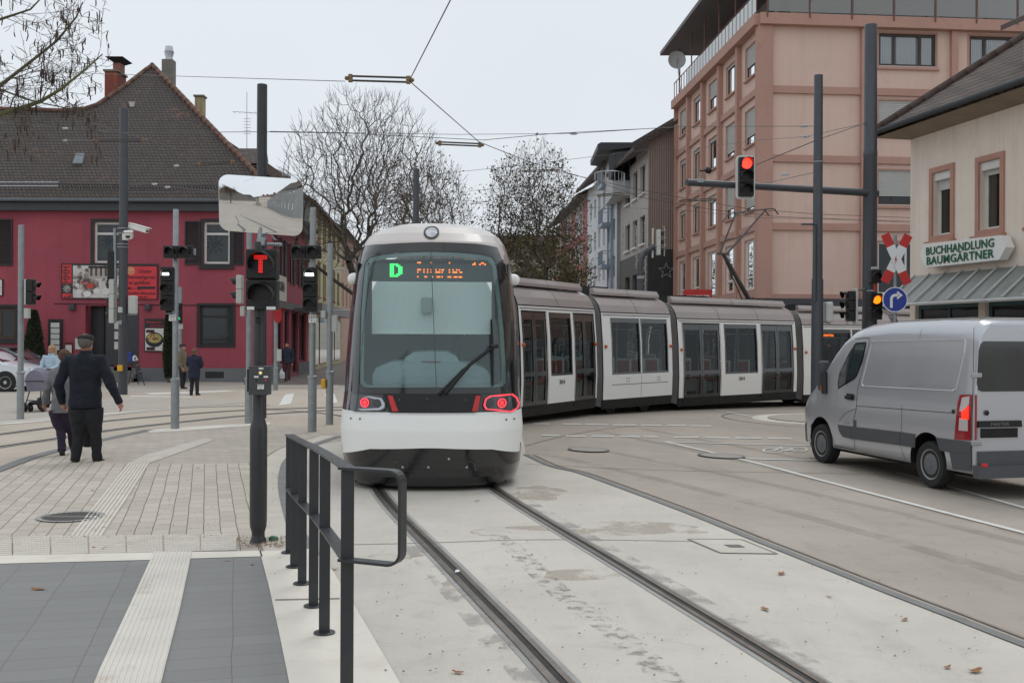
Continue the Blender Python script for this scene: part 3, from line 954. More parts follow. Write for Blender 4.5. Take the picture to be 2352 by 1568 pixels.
# the cab end facing the camera
PH = R(2.5)
TRr = Vector((math.cos(PH), math.sin(PH), 0)); TRd = Vector((-math.sin(PH), math.cos(PH), 0))
CZ = [.06, .10, .18, .30, .54, .75, .97, 1.2, 1.6, 2.1, 2.6, 2.85, 2.98, 3.11, 3.22, 3.32, 3.40, 3.44]
CW = [1.06, 1.10, 1.13, 1.15, 1.17, 1.18, 1.165, 1.14, 1.13, 1.105, 1.065, 1.03, 1.00, .96, .90, .79, .62, .42]
CFr = [.14, .08, .05, .04, .02, 0, .02, .07, .15, .27, .42, .52, .58, .66, .78, .98, 1.35, 1.9]
def cw(z): return float(np.interp(z, CZ, CW))
def cf(z): return float(np.interp(z, CZ, CFr))
NE, DD = 2.7, 1.15
def csurf(x, z):
 t = min(abs(x) / cw(z), 0.9999)
 return cf(z) + DD * (1 - (1 - t ** NE) ** (1 / NE))
def cab(x, d, z):
 return TR0 + TRr * x + TRd * d + Vector((0, 0, z))
def CP(px, py):
 """measured point on the cab's face -> (x, z) on its surface"""
 ux, uy = unroll(px, py)
 d = 0.1; x = 0; z = 1
 for _ in range(25):
  Y = 12.9 + TRr.y * x + TRd.y * d
  X = ux / FOC * Y; z = CAM_H - (uy - 772) / FOC * Y
  rel = Vector((X + .99, Y - 12.9, 0))
  x = rel.dot(TRr); x = max(min(x, cw(z) * .995), -cw(z) * .995)
  d = 0.5 * d + 0.5 * csurf(x, z)
 return (x, z)
def inside(p, poly):
 c = False; n = len(poly)
 for i in range(n):
  a, b = poly[i], poly[i - 1]
  if (a[1] > p[1]) != (b[1] > p[1]) and p[0] < (b[0] - a[0]) * (p[1] - a[1]) / (b[1] - a[1]) + a[0]:
   c = not c
 return c
def drape(poly, off=0.006, step=0.05, hole=None, thick=0.0, mb=None, mi=0):
 bm = bmesh.new()
 vs = [bm.verts.new((p[0], p[1], 0)) for p in poly]
 f = bm.faces.new(vs); f.normal_update()
 if f.normal.z < 0: f.normal_flip()
 def cut(co, no):
  g = list(bm.verts) + list(bm.edges) + list(bm.faces)
  bmesh.ops.bisect_plane(bm, geom=g, plane_co=co, plane_no=no, dist=1e-6)
 x0, x1 = min(p[0] for p in poly), max(p[0] for p in poly); z0, z1 = min(p[1] for p in poly), max(p[1] for p in poly)
 for x in np.arange(math.ceil(x0 / step) * step, x1, step): cut((x, 0, 0), (1, 0, 0))
 for z in np.arange(math.ceil(z0 / step) * step, z1, step): cut((0, z, 0), (0, 1, 0))
 if hole:
  for i in range(len(hole)):
   a, b = Vector(hole[i]), Vector(hole[i - 1])
   d = b - a
   if d.length > 1e-5: cut((a.x, a.y, 0), (-d.y, d.x, 0))
  kill = [f for f in bm.faces if inside(f.calc_center_median()[:2], hole)]
  bmesh.ops.delete(bm, geom=kill, context='FACES')
 mb = mb or MB()
 bm.verts.index_update()
 if not mb.v: mb.n = []
 mb.add([cab(v.co.x, csurf(v.co.x, v.co.y) - off, v.co.y) for v in bm.verts], [[v.index for v in f.verts] for f in bm.faces], mi)
 for v in bm.verts:
  x, z = v.co.x, v.co.y; h = .012
  a = cab(x + h, csurf(x + h, z), z) - cab(x - h, csurf(x - h, z), z); b = cab(x, csurf(x, z + h), z + h) - cab(x, csurf(x, z - h), z - h)
  n_ = a.cross(b).normalized(); mb.n.append(n_ if n_.dot(TRd) < 0 else -n_)
 bm.free()
 return mb
def P_(*pts): return [CP(*p) for p in pts]
WS = P_((838, 606), (848, 592), (880, 584), (930, 579), (988, 577), (1050, 579), (1105, 584), (1130, 590), (1140, 604), (1150, 680), (1158, 760), (1163, 840), (1163, 878), (1155, 888), (990, 889), (835, 889), (826, 880), (826, 840), (828, 720))
mb = MB()
NC = 72
angs = [R(-90 + 180 * k / NC) for k in range(NC + 1)]
zz = sorted(set(CZ + list(np.arange(.2, 3.0, .06))))
def ringpt(a, z):
 e = 2 / NE
 x = cw(z) * math.copysign(abs(math.sin(a)) ** e, math.sin(a))
 d = cf(z) + DD * (1 - abs(math.cos(a)) ** e)
 return x, d
LBK = 5.1
rings = []
for z in zz:
 row = [(-cw(z), LBK, z)] + [(-cw(z), dd_, z) for dd_ in (3.6, 2.4) ] + [(*ringpt(a, z), z) for a in angs] + [(cw(z), dd_, z) for dd_ in (2.4, 3.6)] + [(cw(z), LBK, z)]
 rings.append(row)
for i in range(len(rings) - 1):
 for k in range(len(rings[0]) - 1):
  q = [rings[i][k], rings[i][k + 1], rings[i + 1][k + 1], rings[i + 1][k]]
  cx = sum(p[0] for p in q) / 4; cd = sum(p[1] for p in q) / 4; cz = sum(p[2] for p in q) / 4
  if cd < 1.0 and inside((cx, cz), WS): continue
  ax = abs(cx)
  if cz < .54: mi = 1
  elif cz < .97: mi = 0
  elif cz < 1.15: mi = 1 if (cd < 1.7) else 0
  elif cz < 2.62: mi = 2 if cd < 2.3 else 0
  elif cz < 2.92: mi = 2 if cd < 1.0 else 3
  else: mi = 4 if cd < 2.0 and ax < .93 else 3
  mb.add([cab(*p) for p in q], [(0, 1, 2, 3)], mi)
mb.add([cab(*p) for p in rings[-1]], [tuple(range(len(rings[-1])))], 3)
mb.add([cab(*p) for p in rings[0]], [tuple(reversed(range(len(rings[0]))))], 1)
cabo = mb.build('cab_body', [M_tw, M_tblk, M_tblk, M_troof, M_tcap], tram, smooth=True, auto=40)
# glass surround
SUR = P_((818, 610), (829, 570), (880, 561), (988, 556), (1095, 560), (1143, 568), (1158, 610), (1176, 760), (1184, 860), (1184, 906), (1140, 903), (1040, 906), (990, 907), (930, 904), (815, 902), (800, 880), (802, 760))
drape(SUR, 0.014, hole=WS).build('windscreen_surround', M_tblk, cabo, smooth=True)
WSi = [(p[0] * .935, 1.28 + (p[1] - 1.28) * .965 if p[1] > 1.8 else p[1] + .03) for p in WS]
drape(WS, 0.002, hole=WSi).build('windscreen_edge_band', pm('glass_edge_band', (132, 150, 148), .25, .08, 2, coat=.6), cabo, smooth=True)
drape(WS, 0.004).build('windscreen', M_tws, cabo, smooth=True)
mb = MB(); drape(P_((988.5, 556), (990, 556), (1004, 906), (1002.5, 906)), .012, mb=mb)
mb.build('windscreen_seam', M_trub, cabo)
# white lower front in one curved panel with a bowed lower edge
drape(P_((790, 946), (815, 949), (1165, 949), (1192, 946), (1201, 985), (1202, 1030), (1190, 1036), (1130, 1031), (988, 1028), (850, 1030), (790, 1038), (777, 1036), (778, 985)), .018, .04).build('front_panel', M_tw, cabo, smooth=True)
drape(P_((880, 906), (887, 903), (1100, 903), (1107, 908), (1092, 947), (895, 947)), 0.016, .05).build('centre_panel', M_tmat, cabo, smooth=True)
for pts in (((891, 908), (902, 908), (915, 944), (901, 944)), ((1093, 908), (1104, 908), (1097, 944), (1084, 944))):
 drape(P_(*pts), .020).build('red_stripe', M_redp, cabo)
# tail lamps
def lampring(cx, cy, r0, r1, off, name, mat, par):
 x, z = CP(cx, cy)
 n = 24; mb = MB()
 for k in range(n):
  a, b = 2 * math.pi * k / n, 2 * math.pi * (k + 1) / n
  pts = [(x + r * math.cos(t), z + r * math.sin(t)) for r, t in ((r1, a), (r1, b), (r0, b), (r0, a))]
  mb.add([cab(p[0], csurf(*p) - off, p[1]) for p in pts], [(0, 1, 2, 3)] if r0 > 0 else [(0, 1, 2)])
 return mb.build(name, mat, par)
def outline(pts, t, off, mat, name, par):
 c = (sum(p[0] for p in pts) / len(pts), sum(p[1] for p in pts) / len(pts))
 inn_ = [(p[0] + (c[0] - p[0]) * t / max(math.dist(p, c), .01), p[1] + (c[1] - p[1]) * t / max(math.dist(p, c), .01)) for p in pts]
 return drape(pts, off, .04, hole=inn_).build(name, mat, par)
M_lens = pm('lamp_housing', (52, 54, 58), 0.12, 0.1, 3, coat=0.8)
M_chr = pm('lamp_bezel', (176, 178, 184), 0.2, 0.05, 3, metal=0.8)
LH = P_((797, 925), (804, 912), (812, 905), (850, 906), (878, 911), (886, 925), (887, 936), (879, 943), (830, 945), (812, 944), (802, 936))
RH = P_((1110, 930), (1114, 915), (1125, 908), (1150, 905), (1178, 903), (1189, 912), (1194, 925), (1190, 937), (1175, 946), (1140, 943), (1115, 940))
hL = drape(LH, .018, .04).build('tail_lamp', M_lens, cabo, smooth=True)
outline(LH, .028, .022, M_chr, 'bezel', hL) if False else drape(P_((833, 911), (850, 909), (877, 914), (884, 926), (883, 936), (873, 941), (830, 942), (822, 938), (870, 936), (877, 930), (874, 919), (850, 913)), .024, .04).build('bezel', M_chr, cabo)
hR = drape(RH, .018, .04).build('tail_lamp', M_lens, cabo, smooth=True)
outline(RH, .026, .024, M_redrim, 'light_ring', cabo)
for cx, cy, cols in ((838, 924, 0), (1153, 925, 0)):
 lampring(cx, cy, 0, .028, .030, 'tail_light', M_red_on, cabo)
 lampring(cx, cy, .040, .060, .028, 'tail_light_ring', M_redrim, cabo)
for cx, cy in ((866, 925), (1125, 925)):
 lampring(cx, cy, 0, .05, .028, 'reflector', M_trub, cabo)
# top lamp, bolts
lampring(991, 533, 0, .075, .014, 'head_lamp', M_chr, cabo)
lampring(991, 533, .075, .10, .016, 'head_lamp_rim', M_tmat, cabo)
for cx, cy in ((806, 960), (827, 961), (1163, 963), (1181, 961), (981, 915), (1070, 918), (917, 917)):
 lampring(cx, cy, 0, .012, .024, 'bolt', M_trub, cabo)
drape(P_((817, 949), (818.5, 949), (820, 1032), (818.5, 1032)), .011).build('panel_seam', M_trub, cabo)
drape(P_((1170, 949), (1171.5, 949), (1172, 1032), (1170.5, 1032)), .011).build('panel_seam', M_trub, cabo)
drape(P_((832, 571), (833, 574), (830, 560), (829, 548)), .012).build('panel_seam', M_trub, cabo)
# coupler flap
CFl = P_((903, 1072), (905, 1062), (913, 1057), (1080, 1058), (1090, 1063), (1093, 1073), (1093, 1080), (905, 1080))
outline(CFl, .018, .010, M_trub, 'coupler_flap_edge', cabo)
for cx, cy in ((925, 1072), (1072, 1072), (984, 1072), (1031, 1053)):
 lampring(cx, cy, 0, .015, .014, 'bolt', M_chr, cabo)
# side of the cab: reflective side windows and white pillar are in the body; underframe and wheels
mb = MB()
mb.box(cab(0, 2.2, .16), (1.9, 3.4, .18), PH)
for s in (-1, 1):
 for dd_ in (1.9, 3.6):
  mb.cyl(cab(s * .72 - .06, dd_, .29), cab(s * .72 + .06, dd_, .29), .29, 20)
mb.build('bogie', M_tmat, tram)
mb = MB(); mb.rbox(cab(.85, .8, .1), (.12, .2, .12), .01, 1, PH); mb.rbox(cab(-.85, .8, .1), (.12, .2, .12), .01, 1, PH)
mb.build('rail_guard', M_tmat, tram)
# rear-view camera pods
for s in (-1, 1):
 mb = MB()
 p0 = cab(s * 1.0, 1.45, 2.66)
 mb.tube([p0, p0 + TRr * s * .07 + Vector((0, 0, .0)), p0 + TRr * s * .12], [.08, .08, .05], 14)
 mb.sphere(p0 + TRr * s * .08, .078, n=14, m=8)
 mb.build('camera_pod', M_tw, cabo, smooth=True)
# wiper
mb = MB()
def wp(px, py, off=.03):
 x, z = CP(px, py); return cab(x, csurf(x, z) - off, z)
mb.tube([wp(1128, 734), wp(1131, 800), wp(1133, 886)], [.012, .02, .012], 6)
mb.tube([wp(1137, 794, .06), wp(1080, 836, .07), wp(1022, 902, .04)], [.016, .022, .03], 6)
mb.tube([wp(1130, 800, .05), wp(1062, 850, .05), wp(1008, 906, .03)], [.012, .014, .02], 6)
mb.tube([wp(1126, 797, .05), wp(1142, 794, .05)], .026, 8)
mb.build('windscreen_wiper', M_tmat, cabo, smooth=True)
# behind the windscreen
mb = MB()
mb.bb(-.98, .98, 2.35, 2.4, .5, 1.9, 0)                       # partition (below)
mb.bb(-.98, -.45, 2.35, 2.4, 1.9, 2.8, 0); mb.bb(.45, .98, 2.35, 2.4, 1.9, 2.8, 0)
mb.bb(-.8, .8, .98, 2.4, 2.87, 2.89, 1)
mb.bb(-.85, .85, .6, 2.4, .6, .64, 1)
for s in (-1, 1):
 mb.bb(s * .99 - .012, s * .99 + .012, 1.0, 2.35, .6, 2.85, 1)
mb.v = [tuple(cab(*p)) for p in mb.v]
mb.build('cab_lining', [M_tint, pm('cab_grey', (96, 106, 106), 0.7)], cabo)
mb = MB()
mb.rbox((0, .82, 2.70), (1.66, .10, .28), .02)
mb.v = [tuple(cab(*p)) for p in mb.v]
disp = mb.build('destination_display', pm('display_housing', (62, 76, 78), 0.4), cabo)
mb = MB()
x0_, z1_ = CP(859, 650); x1_, z0_ = CP(1123, 765)
mb.bb(x0_ * 1.03, x1_ * 1.05, .56, .57, z0_, z1_ + .02, 0)
mb.bb(x0_ * 1.03, x1_ * 1.05, .545, .575, z0_ - .015, z0_, 1)
mb.v = [tuple(cab(*p)) for p in mb.v]
mb.build('sun_blind', [pm('blind_fabric', (245, 250, 248), 0.8, 0.02), M_tw], cabo)
mb = MB()
mb.rbox((-.06, .50, 2.28), (.14, .1, .2), .02)
mb.v = [tuple(cab(*p)) for p in mb.v]
mb.build('cab_camera', M_tint, cabo)
mb = MB()
def dash(prof, d0, d1):
 n = len(prof)
 mb.loft([[Vector((x, d0, z)) for x, z in prof] + [Vector((prof[-1][0], d0, 1.0)), Vector((prof[0][0], d0, 1.0))],
             [Vector((x, d1, z * 1.01)) for x, z in prof] + [Vector((prof[-1][0], d1, 1.0)), Vector((prof[0][0], d1, 1.0))]])
dash([(-.72, 1.42), (-.68, 1.50), (-.5, 1.575), (-.3, 1.58), (0, 1.56), (.3, 1.57), (.5, 1.56), (.66, 1.50), (.74, 1.42)], .34, .95)
dash([(-.36, 1.56), (-.31, 1.64), (-.22, 1.69), (0, 1.705), (.2, 1.70), (.30, 1.65), (.36, 1.56)], .42, 1.0)
mb.bb(-.38, .62, .22, .3, 1.30, 1.38)
mb.v = [tuple(cab(*p)) for p in mb.v]
mb.build('dashboard', pm('dash_grey', (176, 196, 198), 0.6, 0.05), cabo, smooth=True, auto=40)
mb = MB(); mb.bb(-.12, .12, .41, .42, 1.55, 1.585); mb.v = [tuple(cab(*p)) for p in mb.v]
mb.build('warning_plate', pm('dull_red', (140, 90, 88), 0.6), cabo)
mb = MB(); mb.rbox((.1, 1.7, 1.7), (.5, .14, .8), .06); mb.rbox((.1, 1.5, 1.25), (.5, .5, .14), .05); mb.v = [tuple(cab(*p)) for p in mb.v]
mb.build('driver_seat', pm('seat_grey', (84, 96, 98), 0.8), cabo)
# LED writing: dots behind the glass
FONT = {'P': ["1110", "1001", "1001", "1110", "1000", "1000", "1000"], 'o': ["0000", "0000", "0110", "1001", "1001", "1001", "0110"],
  't': ["0100", "0100", "1110", "0100", "0100", "0101", "0010"], 'e': ["0000", "0000", "0110", "1001", "1111", "1000", "0111"],
  'r': ["0000", "0000", "1011", "1100", "1000", "1000", "1000"], 'i': ["010", "000", "110", "010", "010", "010", "111"],
  's': ["0000", "0000", "0111", "1000", "0110", "0001", "1110"], '1': ["010", "110", "010", "010", "010", "010", "111"],
  '8': ["0110", "1001", "1001", "0110", "1001", "1001", "0110"],
  'D': ["111100", "110110", "110011", "110011", "110011", "110011", "110011", "110110", "111100"]}
def led(word, x0, ztop, pitch, dot, mat, rows=None, name='display_lettering', dd_=.755, pz=None):
 mb = MB(); x = x0; pz = pz or pitch
 for ch in word:
  g_ = FONT[ch]
  for r_, line in enumerate(g_):
   for c_, v in enumerate(line):
    if v == '1' and (rows is None or r_ in rows):
     px_, zz_ = x + c_ * pitch, ztop - r_ * pz
     mb.add([cab(px_ + a, dd_, zz_ + b) for a, b in ((-dot, -dot), (dot, -dot), (dot, dot), (-dot, dot))], [(0, 1, 2, 3)])
  x += (len(g_[0]) + 1) * pitch
 return mb.build(name, mat, disp)
led('D', -.53, 2.81, .027, .0115, M_grn, pz=.0185)
led('Poteries', -.185, 2.835, .0155, .0082, M_amb, rows=(0, 3, 4, 6), pz=.030)
led('18', .52, 2.835, .022, .009, M_amb, rows=(0, 1), pz=.018)
# rear display on a far side window: amber lettering
F5 = FRS[5]
mb = MB()
T = Matrix.Translation(F5(.95, -1.04, 2.25)) @ Matrix.Rotation(F5.rz, 4, 'Z') @ Matrix.Rotation(R(90), 4, 'X')
mb.text('Poteries', .16, T, depth=.002)
mb.build('side_display_lettering', M_amb, tram)
# pantograph
pb = W(1722, 690, 33.5)
kn = W(1661, 583, 32.8)
ha, hb = W(1690, 489, 33.0), W(1760, 480, 34.2)
mb = MB()
mb.tube([pb, kn], [.075, .06], 8)
mb.tube([pb + Vector((-.25, -.1, 0)), kn + Vector((0, 0, -.05))], .02, 6)
mid = kn.lerp((ha + hb) / 2, .3)
for q, h in ((-.12, ha), (.12, hb)):
 s = kn + Vector((q, q * .6, 0))
 mb.tube([s, h], [.035, .025], 6)
mb.tube([kn + Vector((-.2, -.12, 0)), kn + Vector((.2, .12, 0))], .04, 6)
mb.tube([kn.lerp(ha, .35), kn.lerp(hb, .35)], .02, 6)
for o_ in (Vector((.12, -.14, 0)), Vector((-.12, .14, 0))):
 a_, b_ = ha + o_, hb + o_
 mb.tube([a_ - (b_ - a_) * .25 - Vector((0, 0, .22)), a_ - (b_ - a_) * .12 - Vector((0, 0, .04)), a_, b_, b_ + (b_ - a_) * .12 - Vector((0, 0, .04)), b_ + (b_ - a_) * .25 - Vector((0, 0, .22))], .022, 6)
mb.box(pb + Vector((0.1, 0, -.02)), (1.1, .8, .08), FRS[4].rz)
mb.build('pantograph', pm('pantograph_steel', (84, 84, 84), 0.5, metal=0.5), tram, smooth=True, auto=40)
# passenger seated inside
pp = W(1915, 830, 34.6)
# BUILDINGS
class Wall:
 """vertical wall plane: origin o (xy), direction d; s along d, n outwards (to the right of d by default)"""
 def __init__(s, o, d, out=None):
  s.o = Vector(o[:2]); s.d = Vector(d[:2]).normalized()
  n = Vector((s.d.y, -s.d.x))
  if out is not None and n.dot(Vector(out)) < 0: n = -n
  s.n = n; s.rz = math.atan2(s.d.y, s.d.x)
 def st(s, px, py):
  ux, uy = unroll(px, py)
  k = ux / FOC                       # X = k*Y
  # o + d*t : (ox+dx t) = k (oy+dy t)
  t = (k * s.o.y - s.o.x) / (s.d.x - k * s.d.y)
  Y = s.o.y + s.d.y * t
  return t, CAM_H - (uy - 772.0) / FOC * Y
 def P(s, t, z, n=0.0):
  q = s.o + s.d * t + s.n * n
  return Vector((q.x, q.y, z))
 def rect(s, x0, y0, x1, y1):
  xm, ym = (x0 + x1) / 2, (y0 + y1) / 2
  return s.st(x0, ym)[0], s.st(x1, ym)[0], s.st(xm, y1)[1], s.st(xm, y0)[1]
 def box(s, mb, t0, t1, z0, z1, n0, n1, mi=0):
  c = [s.P(t, z, n) for n in (n0, n1) for t, z in ((t0, z0), (t1, z0), (t1, z1), (t0, z1))]
  mb.add(c, [(0, 1, 2, 3), (7, 6, 5, 4), (4, 5, 1, 0), (5, 6, 2, 1), (6, 7, 3, 2), (7, 4, 0, 3)], mi)
  return mb
 def T(s, t, z, n, flip=False):
  """matrix for lettering on the wall, reading along +d (or -d)"""
  d = -s.d if flip else s.d
  x = Vector((d.x, d.y, 0)); y = Vector((0, 0, 1)); zz = x.cross(y)
  M = Matrix(((x.x, y.x, zz.x, 0), (x.y, y.y, zz.y, 0), (x.z, y.z, zz.z, 0), (0, 0, 0, 1)))
  return Matrix.Translation(s.P(t, z, n)) @ M
def wall_with_holes(mb, wl, t0, t1, z0, z1, holes, depth=0.3, mi=0, jm=0, n=0.0):
 """wall skin with real openings and reveals"""
 hs = [(max(min(a, b), t0), min(max(a, b), t1), max(c, z0), min(d, z1)) for a, b, c, d in holes]
 ts = sorted(set([t0, t1] + [h[0] for h in hs] + [h[1] for h in hs]))
 zs = sorted(set([z0, z1] + [h[2] for h in hs] + [h[3] for h in hs]))
 for i in range(len(ts) - 1):
  run = None
  for j in range(len(zs) - 1):
   ct, cz = (ts[i] + ts[i + 1]) / 2, (zs[j] + zs[j + 1]) / 2
   if any(h[0] < ct < h[1] and h[2] < cz < h[3] for h in hs): continue
   mb.add([wl.P(ts[i], zs[j], n), wl.P(ts[i + 1], zs[j], n), wl.P(ts[i + 1], zs[j + 1], n), wl.P(ts[i], zs[j + 1], n)], [(0, 1, 2, 3)], mi)
 for a, b, c, d in hs:
  for p in (((a, c), (a, d)), ((b, c), (b, d)), ((a, c), (b, c)), ((a, d), (b, d))):
   mb.add([wl.P(*p[0], n), wl.P(*p[1], n), wl.P(*p[1], n - depth), wl.P(*p[0], n - depth)], [(0, 1, 2, 3)], jm)
 return mb
M_rwall = pm('red_render', (158, 74, 86), 0.85, 0.10, 0.35, 0.05, 30, bmp=0.3, bscale=60, streak=.4, dirt=((140, 68, 78), 0.8, 0.5, 0.4))
M_plinth = pm('grey_plinth', (112, 113, 116), 0.85, 0.1, 1.0, 0.06, 30, bmp=0.3)
M_fasc = pm('eave_grey', (62, 64, 68), 0.6, 0.08, 1)
M_blk = pm('black_frame', (34, 34, 36), 0.5, 0.1, 2)
M_whf = pm('white_window_frame', (214, 212, 206), 0.5, 0.05, 2)
M_wgl = glassmat('window_glass', (0.55, 0.60, 0.62), 0.9, 0.02, 0.06)
M_dgl = glassmat('dark_window_glass', (0.22, 0.25, 0.26), 0.8, 0.02, 0.06)
M_room = pm('dim_interior', (58, 56, 54), 0.9, 0.2, 0.8)
M_curt = pm('curtain', (150, 156, 162), 0.9, 0.12, 3)
M_brick = paving('chimney_brick', (150, 76, 60), (132, 64, 50), (120, 96, 86), 0.24, 0.075, 0, 0.008, 0.3)
M_metal = pm('zinc', (188, 192, 196), 0.35, 0.08, 2, metal=0.8)
M_conc = pm('weathered_concrete', (124, 120, 112), 0.9, 0.15, 2, 0.08, 30, dirt=((92, 88, 82), 2, 0.5, 0.5))
def tilemat(name, c1, c2, c3, sx=0.17, sz=0.115, redness=0.5):
 m, n, b = nmat(name)
 t = n.nodes.new('ShaderNodeTexCoord')
 sep = n.nodes.new('ShaderNodeSeparateXYZ'); n.links.new(t.outputs['Object'], sep.inputs[0])
 ad = n.nodes.new('ShaderNodeMath'); ad.operation = 'ADD'
 n.links.new(sep.outputs['X'], ad.inputs[0]); n.links.new(sep.outputs['Y'], ad.inputs[1])
 # rows follow height; columns follow the run
 cmb = n.nodes.new('ShaderNodeCombineXYZ')
 n.links.new(sep.outputs['X'], cmb.inputs['X']); n.links.new(sep.outputs['Z'], cmb.inputs['Y'])
 wob = n.nodes.new('ShaderNodeTexNoise'); wob.inputs['Scale'].default_value = 3.0
 n.links.new(t.outputs['Object'], wob.inputs['Vector'])
 ma = n.nodes.new('ShaderNodeVectorMath'); ma.operation = 'MULTIPLY_ADD'
 n.links.new(wob.outputs['Color'], ma.inputs[0]); ma.inputs[1].default_value = (0.03, 0.035, 0); n.links.new(cmb.outputs[0], ma.inputs[2])
 br = n.nodes.new('ShaderNodeTexBrick'); br.offset = 0.5
 for k, v in (('Scale', 1.0), ('Brick Width', sx), ('Row Height', sz), ('Mortar Size', 0.019), ('Mortar Smooth', 0.5)):
  br.inputs[k].default_value = v
 br.inputs['Color1'].default_value = rgb(c1); br.inputs['Color2'].default_value = rgb(c2); br.inputs['Mortar'].default_value = rgb([k * .42 for k in c1])
 n.links.new(ma.outputs[0], br.inputs['Vector'])
 v0 = tc(n)
 st = mr(n, noi(n, v0, 0.6, 6, 0.65), 0.5, 0.72, 0, redness)
 hi = mr(n, noi(n, v0, 4.5, 2, 0.5), 0.55, 0.62, 0, 1)
 mu = n.nodes.new('ShaderNodeMath'); mu.operation = 'MULTIPLY'; n.links.new(st, mu.inputs[0]); n.links.new(hi, mu.inputs[1])
 c = mixc(n, mu.outputs[0], br.outputs['Color'], rgb(c3))
 dk = mr(n, noi(n, v0, 1.4, 5, 0.6), 0.4, 0.7, 0, 0.35)
 c = mixc(n, dk, c, rgb([k * .72 for k in c1]))
 n.links.new(c, b.inputs['Base Color'])
 b.inputs['Roughness'].default_value = 0.9
 # saw-tooth course profile
 md = n.nodes.new('ShaderNodeMath'); md.operation = 'DIVIDE'; n.links.new(sep.outputs['Z'], md.inputs[0]); md.inputs[1].default_value = sz
 fr = n.nodes.new('ShaderNodeMath'); fr.operation = 'FRACT'; n.links.new(md.outputs[0], fr.inputs[0])
 bump(n, b, mr(n, fr.outputs[0], 0, 1, 1, 0), 1.0, 0.03)
 return m
M_tiles = tilemat('old_clay_tiles', (92, 84, 80), (82, 75, 71), (124, 84, 70), 0.17, 0.135, 0.8)
M_tiles2 = tilemat('dark_clay_tiles', (96, 84, 78), (80, 70, 64), (112, 84, 72), 0.24, 0.17, 0.6)
# red corner house
YR = 43.0
HW = Wall((-30.0, YR), (1, 0), (0, -1))          # street front, facing the camera
def hx(px): return W(px, 500, YR).x
XC = hx(625)                                      # corner
SD = Vector((-0.072, 1.0)).normalized()
SW = Wall((XC, YR), SD, (1, 0))                   # side front along the side street
SL = 12.5
ZE = W(300, 462, YR).z
rh = thing('corner_house', 'red rendered two-storey house with brown tiled roof behind the crossing', 'house', (-15, YR + 6, 0))
t0, t1 = -32.0 + 30, XC + 30
def hr(x0, y0, x1, y1): return HW.rect(x0, y0, x1, y1)
up_w = [(216, 510, 279, 604), (468, 510, 528, 606)]
openings = [hr(*q) for q in up_w] + [hr(196, 702, 262, 872), hr(458, 702, 535, 792), hr(-40, 705, 36, 778), hr(-130, 510, -70, 605), hr(-330, 510, -270, 605), hr(-330, 700, -240, 790)]
mb = MB()
wall_with_holes(mb, HW, t0, t1, 0, ZE, openings, 0.25)
side_w = [(1.2, 2.3, 4.3, 6.0), (4.2, 5.3, 4.3, 6.0), (7.2, 8.3, 4.3, 6.0), (10.2, 11.2, 4.3, 6.0)]
side_shop = [(1.0, 3.2, .9, 3.0), (3.6, 5.2, .9, 3.0), (6.0, 8.2, .15, 3.0), (8.8, 11.4, .6, 3.0)]
wall_with_holes(mb, SW, 0, SL, 0, ZE, side_w + side_shop, 0.25)
BW = Wall((-32, YR + SL), (1, 0), (0, 1))
mb.add([Vector((-32, YR, 0)), Vector((-32, YR + SL, 0)), Vector((-32, YR + SL, ZE)), Vector((-32, YR, ZE))], [(0, 1, 2, 3)])
e_ = SW.P(SL, 0)
mb.add([Vector((-32, YR + SL, 0)), e_, e_ + Vector((0, 0, ZE)), Vector((-32, YR + SL, ZE))], [(0, 1, 2, 3)])
mb.build('wall', M_rwall, rh)
mb = MB()
HW.box(mb, t0, hr(196, 0, 197, 1)[0] - .06, 0, hr(0, 842, 1, 843)[2], 0, .05)
HW.box(mb, hr(262, 0, 263, 1)[0] + .8, t1 + .05, 0, hr(0, 842, 1, 843)[2], 0, .05)
SW.box(mb, 0, 5.9, 0, .75, 0, .05); SW.box(mb, 8.3, SL, 0, .55, 0, .05)
mb.build('plinth', M_plinth, rh)
mb = MB()
HW.box(mb, t0, t1 + .35, ZE - .42, ZE - .10, 0, .32)
SW.box(mb, -.33, SL, ZE - .42, ZE - .10, 0, .32)
mb.build('eave_board', M_fasc, rh)
mb = MB()
mb.tube([HW.P(t0, ZE - .02, .45), HW.P(t1 + .45, ZE - .02, .45)], .075, 10)
mb.tube([SW.P(-.45, ZE - .02, .45), SW.P(SL, ZE - .02, .45)], .075, 10)
mb.build('gutter', pm('gutter_zinc', (98, 104, 110), .5, .1, 2, metal=.4), rh, smooth=True)
# roof: front plane traced in height, solid body behind
SLP = 1.2
def onroof(px, py):
 ux, uy = unroll(px, py); k = (772 - uy) / FOC
 Y = (ZE - .05 - CAM_H - SLP * (YR - .5)) / (k - SLP)
 return Vector((ux / FOC * Y, Y, CAM_H + k * Y))
edge_px = [(-420, 250), (-60, 251), (60, 253), (140, 256), (190, 253), (222, 243), (248, 226), (290, 197), (335, 162), (350, 152)]
TE = [onroof(*p) for p in edge_px]
cor = Vector((XC + .5, YR - .5, ZE - .05))
lef = Vector((TE[0].x, YR - .5, ZE - .05))
bk = SW.P(SL, ZE - .05, .5)
pk = TE[-1]; rb = Vector((pk.x - .9, YR + SL, pk.z))
mb = MB()
mb.poly([lef, cor] + TE[::-1])
mb.build('roof', M_tiles, rh)
M_tilesS = tilemat('old_clay_tiles_side', (90, 82, 76), (80, 72, 68), (112, 80, 66), 0.17, 0.135, 0.4)
mb = MB()
mb.add([cor, bk, rb, pk], [(0, 1, 2, 3)])
